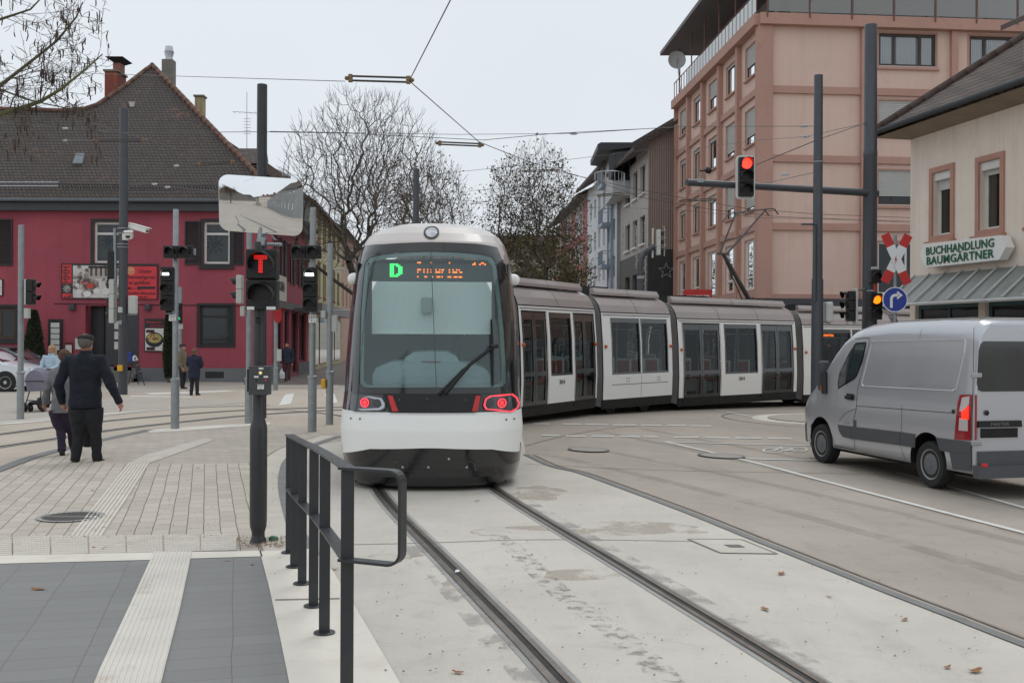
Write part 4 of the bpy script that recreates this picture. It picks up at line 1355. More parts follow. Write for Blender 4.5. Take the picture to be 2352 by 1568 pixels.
# back slopes
for a, b in zip(TE[:-1], TE[1:]):
 dpa, dpb = (a.z - ZE) / SLP, (b.z - ZE) / SLP
 mb.add([a, b, Vector((b.x, b.y + dpb, ZE)), Vector((a.x, a.y + dpa, ZE))], [(0, 1, 2, 3)])
mb.build('roof', M_tilesS, rh)
mb = MB()
def caps(a, b, r=.11, step=.36):
 n = int((b - a).length / step)
 for i in range(n):
  p, q = a.lerp(b, i / n), a.lerp(b, (i + 1.15) / n)
  mb.tube([p + Vector((0, 0, .03)), q + Vector((0, 0, .06))], [r * 1.1, r * .85], 8)
caps(cor, pk)
for a, b in zip(TE[:-1], TE[1:]): caps(a, b, .09)
mb.build('ridge_tiles', pm('ridge_clay', (112, 84, 72), .9, .25, 2.5), rh, smooth=True)
mb = MB()
for z_ in (6.0,):
 a = onroof(-60, 432); b = onroof(140, 432); c = onroof(560, 437)
 for h in (.05, .2):
  mb.cyl(a + Vector((0, -.25, h)), b + Vector((0, -.25, h)), .02, 6)
 for k in range(24):
  p = b.lerp(c, k / 23)
 for k in range(12):
  p = a.lerp(b, k / 11); mb.cyl(p, p + Vector((0, -.25, .24)), .015, 5)
mb.build('snow_guard', M_metal, rh)
mb = MB()
for k in range(64):
 p = b.lerp(c, k / 63); mb.cyl(p, p + Vector((0, -.2, .16)), .016, 4)
mb.cyl(b + Vector((0, -.2, .15)), c + Vector((0, -.2, .15)), .015, 4)
mb.build('snow_guard', M_fasc, rh)
# skylight
q = [onroof(176, 356), onroof(196, 356), onroof(190, 379), onroof(168, 379)]
mb = MB(); nn = Vector((0, -SLP, 1)).normalized()
mb.prism(q, nn * .1); mb.build('skylight', pm('skylight_lead', (120, 128, 132), .4, .1), rh)
mb = MB(); mb.prism([onroof(x, y) for x, y in ((296, 236), (311, 236), (308, 247), (299, 247))], nn * .05)
mb.build('patched_tiles', pm('pale_tile', (158, 152, 148), .9), rh)
# dormer
d0, d1 = W(533, 342, 47.0), W(613, 342, 47.0)
mb = MB()
mb.add([W(530, 341, 49), W(612, 341, 49), W(617, 374, 46.5), W(556, 376, 46.5)], [(0, 1, 2, 3)])
mb.build('dormer_roof', M_tiles2, rh)
mb = MB()
mb.prism([W(560, 376, 46.8), W(614, 374, 46.8), W(614, 400, 46.8), W(578, 402, 46.8)], (0, 3, 0))
mb.build('dormer_wall', pm('brown_boards', (96, 76, 62), .8, .2), rh)
# chimneys
def chimney(x0, y0, x1, y1, Y, dy, mat, par=rh, name='chimney'):
 a, b = W(x0, y1, Y), W(x1, y0, Y)
 mb = MB(); mb.bb(a.x, b.x, Y, Y + dy, a.z, b.z)
 return mb.build(name, mat, par), a, b
ch, a, b = chimney(240, 164, 268, 260, 48.5, 1.2, M_brick)
mb = MB(); mb.bb(a.x - .06, b.x + .06, 48.44, 49.76, b.z, b.z + .08); mb.build('cap', M_conc, ch)
ch, a, b = chimney(259, 144, 276, 230, 49.0, .6, pm('salmon_flue', (150, 100, 90), .8, .1))
mb = MB(); ca, cb = W(248, 144, 49.0), W(289, 135, 49.0)
mb.loft([[Vector((ca.x, 48.6, cb.z)), Vector((cb.x, 48.6, cb.z)), Vector((cb.x, 49.9, cb.z)), Vector((ca.x, 49.9, cb.z))],
         [Vector((ca.x + .25, 48.9, ca.z)), Vector((cb.x - .25, 48.9, ca.z)), Vector((cb.x - .25, 49.6, ca.z)), Vector((ca.x + .25, 49.6, ca.z))]][::-1])
mb.build('cap', M_blk, ch)
ch, a, b = chimney(371, 136, 396, 230, 51.0, .55, M_conc)
mb = MB(); c = Vector(((a.x + b.x) / 2, 51.3, b.z))
mb.lathe([(.2, 0), (.2, .08), (.17, .1), (.17, .15), (.24, .42), (.2, .44), (.2, .5), (.17, .68), (.12, .7)], c, 16)
mb.build('cowl', M_metal, ch, smooth=True, auto=30)
ch, a, b = chimney(447, 222, 466, 300, 53.0, .5, paving('yellow_brick', (188, 170, 132), (170, 152, 118), (120, 110, 92), .24, .075, 0, .01, .2))
mb = MB(); mb.bb(a.x - .06, b.x + .06, 52.94, 53.56, b.z, b.z + .08); mb.build('cap', M_conc, ch)
ante = thing('roof_antenna', 'thin television antenna mast above the red house roof', 'antenna', W(567, 345, 50))
p = W(567, 345, 50); q = W(567, 212, 50)
mb = MB(); mb.tube([p, q], .018, 5); mb.build('mast', M_metal, ante)
mb = MB()
z1 = W(567, 259, 50)
mb.tube([z1 + Vector((-.65, 0, .05)), z1 + Vector((.55, 0, -.03))], .012, 4)
for k in range(5): mb.tube([z1 + Vector((-.6 + .25 * k, -.25, 0)), z1 + Vector((-.6 + .25 * k, .25, 0))], .008, 4)
z2 = W(567, 290, 50)
for k in range(6): mb.tube([z2 + Vector((-.15, 0, .35 - .14 * k)), z2 + Vector((.18, 0, .35 - .14 * k))], .01, 4)
mb.build('aerial', M_metal, ante)
# windows
def sash(wl, r, par, frame, glass, ft=.07, split_v=None, split_h=None, inset=.10, back=True, backmat=None, name='window', depth=.9, extra=None):
 a, b, z0, z1 = r; a, b = min(a, b), max(a, b)
 mb = MB()
 n0, n1 = -inset - .06, -inset
 wl.box(mb, a, a + ft, z0, z1, n0, n1); wl.box(mb, b - ft, b, z0, z1, n0, n1)
 wl.box(mb, a + ft, b - ft, z0, z0 + ft, n0, n1); wl.box(mb, a + ft, b - ft, z1 - ft, z1, n0, n1)
 for f in (split_v or []):
  c = a + (b - a) * f; wl.box(mb, c - ft * .5, c + ft * .5, z0 + ft, z1 - ft, n0 + .005, n1 - .004)
 for f in (split_h or []):
  c = z0 + (z1 - z0) * f; wl.box(mb, a + ft, b - ft, c - ft * .5, c + ft * .5, n0 + .003, n1 - .002)
 o = mb.build(name, frame, par)
 g = MB(); g.add([wl.P(a, z0, -inset - .03), wl.P(b, z0, -inset - .03), wl.P(b, z1, -inset - .03), wl.P(a, z1, -inset - .03)], [(0, 1, 2, 3)])
 g.build('pane', glass, o)
 if back:
  k = MB(); dp = -inset - depth
  wl.box(k, a - .3, b + .3, z0 - .3, z1 + .3, dp - .05, dp)
  k.build('curtain' if backmat is M_curt else 'room', backmat or M_room, o)
 return o
def surround(wl, r, par, mat, t=.12, out=.03, sill=True, name='window_surround', si=.06):
 a, b, z0, z1 = r; a, b = min(a, b), max(a, b)
 mb = MB()
 wl.box(mb, a - t, a, z0 - t, z1 + t, 0, out); wl.box(mb, b, b + t, z0 - t, z1 + t, 0, out)
 wl.box(mb, a, b, z1, z1 + t, 0, out); wl.box(mb, a, b, z0 - t, z0, 0, out)
 if sill: wl.box(mb, a - t - .06, b + t + .06, z0 - t - .08, z0 - t, 0, out + si)
 return mb.build(name, mat, par)
def shutter(wl, t0, t1, z0, z1, par, mat=None):
 mb = MB(); mat = mat or M_blk
 wl.box(mb, t0, t0 + .05, z0, z1, .01, .055); wl.box(mb, t1 - .05, t1, z0, z1, .01, .055)
 wl.box(mb, t0 + .05, t1 - .05, z0, z0 + .06, .01, .055); wl.box(mb, t0 + .05, t1 - .05, z1 - .06, z1, .01, .055)
 n = max(6, int((z1 - z0) / .075))
 for k in range(n):
  zc = z0 + .06 + (z1 - z0 - .12) * (k + .5) / n
  mb.add([wl.P(t0 + .05, zc - .03, .05), wl.P(t1 - .05, zc - .03, .05), wl.P(t1 - .05, zc + .03, .015), wl.P(t0 + .05, zc + .03, .015)], [(0, 1, 2, 3)])
 return mb.build('shutter', mat, par)
wins = []
for q in openings[:2]:
 o = sash(HW, q, rh, M_whf, M_wgl, .09, split_h=[.72], backmat=M_curt, depth=.25)
 wins.append(o); surround(HW, q, rh, M_blk, .13)
for q in (openings[5], openings[6]):
 sash(HW, q, rh, M_whf, M_wgl, .09, split_h=[.72], backmat=M_curt, depth=.25); surround(HW, q, rh, M_blk, .13)
a, b, z0, z1 = openings[1]
shutter(HW, a - .13 - .62, a - .14, z0 - .05, z1 + .03, rh); shutter(HW, b + .14, b + .56, z0 - .05, z1 + .03, rh)
a, b, z0, z1 = openings[5]
r_ = hr(-40, 503, 29, 610); shutter(HW, r_[0] + .55, r_[1], r_[2], r_[3], rh); shutter(HW, a - .75, a - .14, z0 - .05, z1 + .03, rh)
def sun_mb(T, r0, r1, n, mb=None):
 mb = mb or MB(); e = Vector((0, 0, .004))
 for k in range(n):
  t = 2 * math.pi * k / n
  c, s_ = math.cos(t), math.sin(t)
  p = [Vector((c * r0 * 1.25 - s_ * r0 * .25, s_ * r0 * 1.25 + c * r0 * .25, 0)), Vector((c * r1, s_ * r1, 0)), Vector((c * r0 * 1.25 + s_ * r0 * .25, s_ * r0 * 1.25 - c * r0 * .25, 0))]
  mb.add([T @ v for v in p], [(0, 1, 2)])
 pts = [Vector((math.cos(t) * r0 * (1 - t / 13), math.sin(t) * r0 * (1 - t / 13), 0)) for t in np.arange(0, 12, .35)]
 for a_, b_ in zip(pts[:-1], pts[1:]):
  d = (b_ - a_).normalized(); nn = Vector((-d.y, d.x, 0)) * r0 * .13
  mb.add([T @ v for v in (a_ - nn, b_ - nn, b_ + nn, a_ + nn)], [(0, 1, 2, 3)])
 return mb
M_decal = pm('dark_decal', (48, 56, 62), .6)
for q, c in ((openings[0], (246, 556)), (openings[1], (491, 562))):
 t_, z_ = HW.st(*c)
 sun_mb(HW.T(t_, z_, -.118), .16, .46 if c[0] > 300 else .3, 9).build('sun_decal', M_decal, wins[0 if c[0] < 300 else 1])
mb = MB(); t_, z_ = HW.st(252, 588); HW.box(mb, t_ - .12, t_ + .08, z_ - .1, z_ + .3, -.12, -.115)
mb.build('palm_decal', M_decal, wins[0])
# ground-floor windows, door
o = sash(HW, openings[3], rh, M_blk, glassmat('frosted_shop_glass', (.5, .52, .53), .9, .12), .09, split_h=[.72], backmat=pm('frosted_film', (128, 132, 134), .7, .1), depth=.08); surround(HW, openings[3], rh, M_blk, .1, sill=False)
t_, z_ = HW.st(499, 771)
mb = MB()
mb.add([HW.P(t_ + u, z_ + v, -.09) for u, v in ((0, -.03), (.33, -.03), (.33, .03), (0, .03))], [(0, 1, 2, 3)])
mb.add([HW.P(t_ + u, z_ + v, -.09) for u, v in ((.33, -.09), (.52, 0), (.33, .09))], [(0, 1, 2)])
t_, z_ = HW.st(464, 790); mb.text('LONDON FISH&CHIPS', .17, HW.T(t_ + .05, z_ + .12, -.092), sx=.78)
mb.build('window_lettering', M_decal, o)
o = sash(HW, openings[4], rh, pm('brown_frame', (74, 58, 44), .6, .2), M_dgl, .12, split_v=[.5]); surround(HW, openings[4], rh, M_blk, .1, sill=True)
sash(HW, openings[7], rh, M_blk, M_dgl, .1, split_v=[.5])
dr = openings[2]
mb = MB(); HW.box(mb, dr[0], dr[1], .5, dr[3], -.6, -.55); mb.build('entrance_door', pm('door_dark', (48, 48, 52), .5, .2), rh)
mb = MB()
HW.box(mb, dr[0] + .5, dr[0] + .56, .6, dr[3], -.55, -.5); HW.box(mb, dr[0] + .9, dr[0] + .96, .6, dr[3], -.55, -.5)
HW.box(mb, dr[0] + 1.0, dr[1] - .1, .8, dr[3] - .3, -.55, -.53, 0)
mb.build('door_frame', M_blk, rh)
mb = MB()
for k in range(4):
 HW.box(mb, HW.st(225, 850)[0], HW.st(318, 850)[0], 0, .15 * (4 - k), -.25 + .28 * k - .3, .0 + .28 * k)
mb.build('entrance_steps', pm('step_stone', (120, 116, 112), .85, .12, 2), rh)
mb = MB(); r_ = hr(296, 705, 318, 838); HW.box(mb, r_[0] - .9, r_[1], r_[2], r_[3], 0, .03); mb.build('door_side_panel', pm('panel_grey', (60, 60, 64), .6, .1), rh)
mb = MB(); r_ = hr(262, 735, 291, 805)
for i in range(3):
 for j in range(2):
  HW.box(mb, r_[0] + (r_[1] - r_[0]) * (j + .1) / 2, r_[0] + (r_[1] - r_[0]) * (j + .9) / 2, r_[2] + (r_[3] - r_[2]) * (i + .12) / 3, r_[2] + (r_[3] - r_[2]) * (i + .88) / 3, .03, .045)
mb.build('notice', pm('notice_paper', (196, 190, 186), .8, .2, 6), rh)
r_ = hr(472, 853, 515, 868); mb = MB(); HW.box(mb, *r_, .05, .055); mb.build('cellar_vent', M_blk, rh)
for px in (169, 342):
 t_, z_ = HW.st(px, 706); mb = MB(); mb.rbox(HW.P(t_, z_, .12), (.22, .2, .26), .05, 2); mb.build('wall_lamp', M_fasc, rh)
mb = MB(); a_, b_ = HW.P(HW.st(125, 697)[0], HW.st(125, 697)[1], .03), HW.P(HW.st(560, 702)[0], HW.st(560, 702)[1], .03)
mb.tube([a_, b_], .015, 5); mb.build('cable', M_blk, rh)
# side front windows and shops
for r_ in side_w:
 sash(SW, r_, rh, M_whf, M_wgl, .08, split_v=[.5], backmat=M_curt, depth=.3)
 shutter(SW, r_[0] - .7, r_[0] - .05, r_[2] - .05, r_[3] + .05, rh); shutter(SW, r_[1] + .05, r_[1] + .7, r_[2] - .05, r_[3] + .05, rh)
for i, r_ in enumerate(side_shop):
 sash(SW, r_, rh, M_blk, M_dgl, .08, split_v=[.5], name='shop_window')
mb = MB(); SW.box(mb, .1, SL - .2, 3.05, 3.35, 0, .12); SW.box(mb, 5.9, SL, 3.0, 3.15, .12, 1.0); mb.build('shop_fascia', pm('fascia_grey', (98, 96, 96), .6, .1), rh)
# menus and boards on the front (rest on the wall: things)
def board(name, label, cat, px, mats, out=.06, wl=HW, frame=M_blk, ft=.05, group=None):
 a, b, z0, z1 = wl.rect(*px)
 t = thing(name, label, cat, wl.P(min(a, b), z0, .02), 0, group)
 mb = MB(); wl.box(mb, a, b, z0, z1, .01, out); mb.build('frame', frame, t)
 return t, a, b, z0, z1
M_sred = pm('signboard_red', (206, 52, 60), .5, .05, 3)
M_paper = pm('paper', (206, 206, 202), .8, .06, 5)
M_goldl = pm('pale_yellow_print', (222, 206, 150), .6)
t, a, b, z0, z1 = board('restaurant_sign', 'long signboard with terrace picture and red text panels under the upper window', 'sign', (142, 606, 364, 687), None)
for q_ in ((145, 608, 166, 652), (145, 674, 166, 685), (291, 612, 361, 686)):
 mb = MB(); HW.box(mb, *hr(*q_), .06, .068); mb.build('red_panel', M_sred, t)
def photomat(name, cols, scale, thr=(.38, .46, .54, .62), seed=0.0, det=5, stretch=(1, 1, 1)):
 m, n, b_ = nmat(name)
 v = tc(n, scale=stretch)
 f = noi(n, v, scale, det, .7, .8)
 r = n.nodes.new('ShaderNodeValToRGB'); r.color_ramp.interpolation = 'LINEAR'
 el = r.color_ramp.elements
 el[0].position = 0; el[0].color = rgb(cols[0]); el[1].position = thr[0]; el[1].color = rgb(cols[1])
 for c, p_ in zip(cols[2:], thr[1:]):
  e = el.new(p_); e.color = rgb(c)
 n.links.new(f, r.inputs['Fac']); n.links.new(r.outputs['Color'], b_.inputs['Base Color']); b_.inputs['Roughness'].default_value = .5
 return m
r_ = hr(169, 610, 280, 684); mb = MB(); HW.box(mb, *r_, .06, .067)
mb.build('terrace_picture', photomat('terrace_print', [(40, 40, 44), (74, 62, 60), (128, 116, 112), (196, 190, 184), (206, 204, 200)], 2.2, (.40, .46, .52, .62), det=8), t)
mb = MB()
for x0, y0, x1, y1 in ((176, 664, 190, 676), (192, 668, 212, 682), (215, 662, 232, 674), (236, 660, 252, 678), (174, 650, 184, 660)):
 r_ = hr(x0, y0, x1, y1); c_, w_, h_ = ((r_[0] + r_[1]) / 2, (r_[2] + r_[3]) / 2), (r_[1] - r_[0]) / 2, (r_[3] - r_[2]) / 2
 mb.add([HW.P(c_[0] + w_ * math.cos(k * .785), c_[1] + h_ * math.sin(k * .785) , .070) for k in range(8)], [tuple(range(8))], 0)
for x0, y0, x1, y1 in ((200, 650, 216, 662), (188, 646, 196, 652)):
 r_ = hr(x0, y0, x1, y1); HW.box(mb, *r_, .067, .071, 1)
r_ = hr(205, 612, 262, 640); HW.box(mb, *r_, .067, .069, 2)
for k in range(5):
 r_ = hr(209 + k * 11, 616, 214 + k * 11, 634); HW.box(mb, *r_, .069, .071, 3)
mb.build('printed_tables', [pm('print_white', (214, 210, 206), .6), pm('print_red', (186, 70, 60), .6), pm('print_facade', (176, 168, 158), .6), pm('print_window', (86, 74, 72), .6)], t)
TV = lambda px, py: HW.T(*HW.st(px, py), .072) @ Matrix.Rotation(R(90), 4, 'Z')
mb = MB(); mb.text('MMM', .43, TV(163, 652), sx=.72, bold=0); mb.build('lettering', M_blk, t)
mb = MB(); mb.text('L', .36, TV(163, 684.5), sx=.7, bold=.012); mb.build('lettering', M_blk, t)
t_, z_ = HW.st(155.5, 663); sun_mb(HW.T(t_, z_, .074), .075, .19, 10).build('sun_emblem', M_whf, t)
mb = MB()
for i, (txt, x, s_) in enumerate((('Unser', 320, .22), ('Sommergarten', 294, .20), ('ist geöffnet.', 297, .20), ('Mo – So', 294, .17), ('Herzlich willkommen', 294, .14), ('mit uns', 320, .12))):
 y_ = (627, 640, 653, 665, 676, 684)[i]
 mb.text(txt, s_, HW.T(*HW.st(x, y_), .072), sx=.95, bold=.004)
mb.build('lettering', pm('sign_print', (92, 34, 40), .7), t)
mb = MB(); HW.box(mb, *hr(317, 658, 358, 664), .068, .074); mb.build('black_bar', M_blk, t)
t_, z_ = HW.st(302, 622); sun_mb(HW.T(t_, z_, .073), .08, .2, 12).build('sun_emblem', M_goldl, t)
t, a, b, z0, z1 = board('menu_case', 'tall black menu case with white menu sheets beside the conifer', 'menu case', (112, 733, 145, 812), None)
for k in range(5):
 r_ = hr(118, 741 + k * 13, 138, 752 + k * 13); mb = MB(); HW.box(mb, *r_, .06, .066); mb.build('menu_sheet', M_paper, t)
t, a, b, z0, z1 = board('notice_display', 'small dark framed notice low on the red wall', 'notice frame', (150, 786, 168, 812), None, frame=pm('dark_red_frame', (92, 40, 44), .6))
r_ = hr(152, 792, 166, 810); mb = MB(); HW.box(mb, *r_, .06, .066); mb.build('notice', M_paper, t)
t, a, b, z0, z1 = board('notice_board', 'plain white sheet on the red wall just left of the entrance', 'notice', (173, 777, 186, 802), None, frame=M_paper, out=.02)
t, a, b, z0, z1 = board('food_poster', 'black poster with a plate of salad right of the entrance', 'poster', (333, 732, 378, 807), None)
r_ = hr(335, 754, 377, 805); mb = MB(); HW.box(mb, *r_, .06, .064); mb.build('white_field', M_whf, t)
t_, z_ = HW.st(356, 780)
mb = MB()
mb.add([HW.P(t_ + .36 * math.cos(k * .314), z_ + .30 * math.sin(k * .314), .066) for k in range(20)], [tuple(range(20))])
mb.build('plate', M_blk, t)
mb = MB()
mb.add([HW.P(t_ + .30 * math.cos(k * .314), z_ + .06 + .19 * math.sin(k * .314), .068) for k in range(20)], [tuple(range(20))])
mb.build('salad', photomat('salad_print', [(40, 50, 30), (70, 96, 44), (150, 60, 44), (210, 200, 120), (90, 120, 60)], 9.0), t)
for tx_, s_, x_, y_ in (('Mittagstisch', .13, 336, 742), ('täglich frisch', .11, 346, 750)):
 mb = MB(); mb.text(tx_, s_, HW.T(*HW.st(x_, y_), .066)); mb.build('lettering', M_sred, t)
r_ = hr(337, 757, 356, 764); 
for q_ in ((337, 757, 356, 764), (338, 797, 357, 804)):
 mb = MB(); HW.box(mb, *hr(*q_), .066, .07); mb.build('banner', pm('banner_dark', (66, 40, 44), .7), t)
t, a, b, z0, z1 = board('round_corner_sign', 'white sign with part of a red sun at the left picture edge', 'sign', (-30, 641, 8, 680), None, frame=M_blk)
r_ = hr(-28, 643, 6, 678); mb = MB(); HW.box(mb, *r_, .06, .066); mb.build('face', M_whf, t)
t_, z_ = HW.st(-8, 661); sun_mb(HW.T(t_, z_, .07), .1, .25, 10).build('sun_emblem', M_sred, t)
t = thing('hanging_sign', 'off-white sign with black letters on the side wall of the red house', 'sign', SW.P(1.0, 3.5, .1))
r_ = (0.5, 3.3, 3.35, 4.4)
mb = MB(); SW.box(mb, *r_, .06, .14); mb.build('board', pm('sign_ivory', (206, 202, 190), .6, .05), t)
mb = MB(); mb.text('MUSINA', .56, SW.T(.72, 3.75, .15), sx=.95, bold=.01); mb.text('Kebap Haus', .16, SW.T(1.0, 3.53, .15)) if False else None
mb.build('lettering', M_decal, t)
# pale yellow gabled house beyond
M_yel = pm('pale_yellow_render', (196, 192, 152), .85, .08, .5, bmp=.2)
M_grr = pm('grey_render', (150, 152, 152), .85, .1, .5, bmp=.2)
yo = SW.P(SL + .05, 0, 0)
YW = Wall(yo, SD, (1, 0))
YH = W(697, 440, yo.y).z - .3
yh = thing('yellow_house', 'pale yellow gabled house in the side street, grey end wall', 'house', yo + Vector((-5, 10, 0)))
mb = MB(); yw = [(k * 3.0 + 1.2, k * 3.0 + 2.3, zb, zb + 1.8) for k in range(6) for zb in (4.2, 7.1)]
wall_with_holes(mb, YW, 0, 19, 0, YH, yw, .2)
mb.build('wall', M_yel, yh)
mb = MB()
a = YW.P(0, 0); g0 = Vector((a.x - 9, a.y, 0))
mb.add([g0, a, a + Vector((0, 0, YH)), Vector((a.x - 4.5, a.y, YH + 3.0)), g0 + Vector((0, 0, YH))], [(0, 1, 2, 3, 4)])
bq = YW.P(19, 0)
mb.add([g0, Vector((bq.x - 9, bq.y, 0)), Vector((bq.x - 9, bq.y, YH)), g0 + Vector((0, 0, YH))], [(0, 1, 2, 3)])
mb.build('end_wall', M_grr, yh)
mb = MB()
r0, r1 = YW.P(-.3, YH - .25, .45), YW.P(19.3, YH - .25, .45)
R0, R1 = Vector((a.x - 4.5, a.y - .3, YH + 3.1)), Vector((bq.x - 4.5, bq.y, YH + 3.1))
L0, L1 = Vector((a.x - 9.4, a.y - .3, YH - .2)), Vector((bq.x - 9.4, bq.y, YH - .2))
mb.add([r0, r1, R1, R0], [(0, 1, 2, 3)]); mb.add([R0, R1, L1, L0], [(0, 1, 2, 3)])
mb.add([p_ - Vector((0, 0, .18)) for p_ in (r0, r1, R1, R0)], [(3, 2, 1, 0)]); mb.add([r0, R0, R0 - Vector((0, 0, .18)), r0 - Vector((0, 0, .18))], [(0, 1, 2, 3)]); mb.add([r0, r1, r1 - Vector((0, 0, .18)), r0 - Vector((0, 0, .18))], [(0, 1, 2, 3)])
mb.build('roof', M_tiles2, yh)
for r_ in yw:
 sash(YW, r_, yh, pm('brown_window_frame', (92, 70, 58), .6), M_dgl, .09, split_v=[.5], back=False)
 surround(YW, r_, yh, pm('mauve_surround', (132, 100, 92), .8, .08), .12)
mb = MB(); YW.box(mb, 0, 19, 3.1, 3.6, 0, .7); mb.build('shop_canopy', pm('canopy_grey', (140, 138, 142), .6), yh)
for k in range(4):
 mb = MB(); YW.box(mb, .6 + k * 4.5, 4.4 + k * 4.5, .3, 2.9, .01, .05); mb.build('shop_window', M_dgl, yh)
# grey roof peeping over the red house
gh = thing('grey_roofed_house', 'far house of which only a grey roof shows between the mast and the tree', 'house', (-12.5, 62, 0))
mb = MB(); A = W(600, 385, 62); B = W(664, 402, 62)
mb.add([W(600, 380, 62), W(624, 383, 62), W(668, 404, 60), W(600, 404, 60)], [(0, 1, 2, 3)])
mb.add([W(600, 404, 60), W(668, 404, 60), GX(668, 60), GX(600, 60)], [(3, 2, 1, 0)])
mb.build('roof', pm('grey_slates', (128, 126, 124), .8, .15, 2), gh)
# further building closing the left side, salmon
fo = YW.P(19.1, 0)
fh = thing('salmon_house', 'narrow salmon pink house beyond the yellow one, mostly behind the tree', 'house', fo + Vector((-4, 8, 0)))
FWl = Wall(fo, SD, (1, 0)); mb = MB(); fw_ = [(k * 3.2 + 1, k * 3.2 + 2.2, zb, zb + 1.7) for k in range(6) for zb in (4, 6.8)]
wall_with_holes(mb, FWl, 0, 20, 0, 9.4, fw_, .2)
a = FWl.P(0, 0); mb.add([a, a + Vector((0, 0, 9.4)), a + Vector((-9, 0, 9.4)), a + Vector((-9, 0, 0))], [(0, 1, 2, 3)])
mb.build('wall', pm('salmon_render', (188, 160, 146), .85, .08), fh)
for r_ in fw_: sash(FWl, r_, fh, M_whf, M_dgl, .09, split_v=[.5], back=False)
mb = MB(); mb.add([FWl.P(-.2, 9.3, .5), FWl.P(20, 9.3, .5), FWl.P(20, 12, -4.5), FWl.P(-.2, 12, -4.5)], [(0, 1, 2, 3)]); mb.add([FWl.P(-.2, 9.3, -9.5), FWl.P(20, 9.3, -9.5), FWl.P(20, 12, -4.5), FWl.P(-.2, 12, -4.5)], [(3, 2, 1, 0)])
mb.build('roof', M_tiles2, fh)
# pink office block on the right
M_pink = pm('pink_render', (214, 186, 172), .9, .05, .25, .03, 30, bmp=.15, bscale=40, streak=.25, dirt=((194, 163, 147), .5, .52, .4))
M_pil = pm('terracotta_pilaster', (180, 142, 128), .85, .07, .6, .04, 30, dirt=((158, 116, 102), 1.2, .54, .4))
M_blind = pm('roller_blind', (186, 186, 182), .7, .05, 2)
CO = W(1748, 772, 48.0)
LD = Vector((-0.0596, 1)).normalized()
RD = Vector((1, .09)).normalized()
LW = Wall(CO, LD, (-1, 0)); RW = Wall(CO, RD, (0, -1))
g0 = gz(CO.x)
ZT = LW.st(1748, 40)[1]
LLEN = LW.st(1556, 400)[0]
pb_ = thing('office_block', 'five-storey pink block with terracotta pilasters and roof terrace', 'building', CO)
ledge_z = [RW.st(1776, y)[1] for y in (204, 362, 518, 680)]      # terracotta bands
# left facade: five bays
bay = [LW.st(x, 400)[0] for x in (1746, 1698, 1655, 1619, 1588, 1559)]
bay = [0.0] + [LLEN * f for f in (0.196, .395, .60, .80, 1.0)]
rowz = [(ZT, ledge_z[0])] + [(ledge_z[i], ledge_z[i + 1]) for i in range(3)]
holes = []; kinds_ = []
for ri, (zt, zb) in enumerate(rowz + [(ledge_z[3] - .15, g0)]):
 for bi in range(5):
  a, b = bay[bi], bay[bi + 1]; wd = b - a
  if ri < 4:
   h = (zt - zb)
   last = ri == 3
   if last: holes.append((a + .34, b - wd * .25, zb + .35, zt - .50))
   else: holes.append((a + .34, b - wd * .25, zb + h * .29, zt - h * (.26 if ri == 0 else .18)))
   kinds_.append((ri, bi))
mb = MB()
wall_with_holes(mb, LW, 0, LLEN, g0 - .2, ZT, holes, .18)
RL = 46.0
rwin = []
for ri, (y0, y1) in enumerate(((78, 154), (232, 308), (392, 472), (556, 676))):
 for x0, x1 in ((2018, 2150), (2226, 2358), (2436, 2568)):
  a, b, c, d = RW.rect(x0, 112, x1, 113)
  _, _, c, d = RW.rect(2030, y0, 2140, y1)
  rwin.append((a, b, c, d, ri))
wall_with_holes(mb, RW, 0, RL, g0 - .2, ZT, [q[:4] for q in rwin], .18)
e = LW.P(LLEN, g0); f_ = RW.P(RL, g0)
mb.add([e, e + Vector((0, 0, ZT - g0)), Vector((f_.x, e.y, ZT)), Vector((f_.x, e.y, g0))], [(0, 1, 2, 3)])
mb.add([LW.P(0, ZT), LW.P(LLEN, ZT), Vector((f_.x, e.y, ZT)), RW.P(RL, ZT)], [(0, 1, 2, 3)])
mb.build('wall', M_pink, pb_)
mb = MB()
LW.box(mb, -.16, LLEN, ZT - .45, ZT + .05, 0, .42); RW.box(mb, -.2, RL, ZT - .45, ZT + .05, 0, .40)
mb.build('cornice', M_pil, pb_)
for z_ in ledge_z[:3]:
 mb = MB()
 for bi in range(5):
  LW.box(mb, bay[bi] + .28, bay[bi + 1] - .12, z_ - .16, z_ + .14, 0, .13)
 prev = .45
 for t_ in [RW.st(x, 300)[0] for x in (1982, 2188, 2398, 2600)] + [RL]:
  RW.box(mb, prev, t_ - .15, z_ - .20, z_ + .12, 0, .13); prev = t_ + .15
 mb.build('string_course', M_pil, pb_)
mb = MB(); LW.box(mb, 0.3, LLEN, ledge_z[3] - .05, ledge_z[3] + .25, 0, .2); RW.box(mb, .45, RL, ledge_z[3] - .1, ledge_z[3] + .1, 0, .10); mb.build('string_course', M_pil, pb_)
for k, t_ in enumerate(bay):
 mb = MB(); a_ = t_ - (.0 if k == 0 else .12); LW.box(mb, a_, t_ + (.28 if k == 0 else .22 if k < 5 else 0.02), ledge_z[3] - .1, ZT - .46, 0, .24); mb.build('pilaster', M_pil, pb_)
for k, t_ in enumerate([0] + [RW.st(x, 300)[0] for x in (1982, 2188, 2398, 2600)]):
 mb = MB(); RW.box(mb, t_ - (.24 if k == 0 else .15), t_ + (.44 if k == 0 else .15), ledge_z[3] - .1, ZT - .46, 0, .22 if k else .2); mb.build('pilaster', M_pil, pb_)
M_dkf = pm('dark_brown_frame', (64, 54, 50), .6, .1)
M_grf = pm('grey_frame', (120, 120, 120), .6, .1)
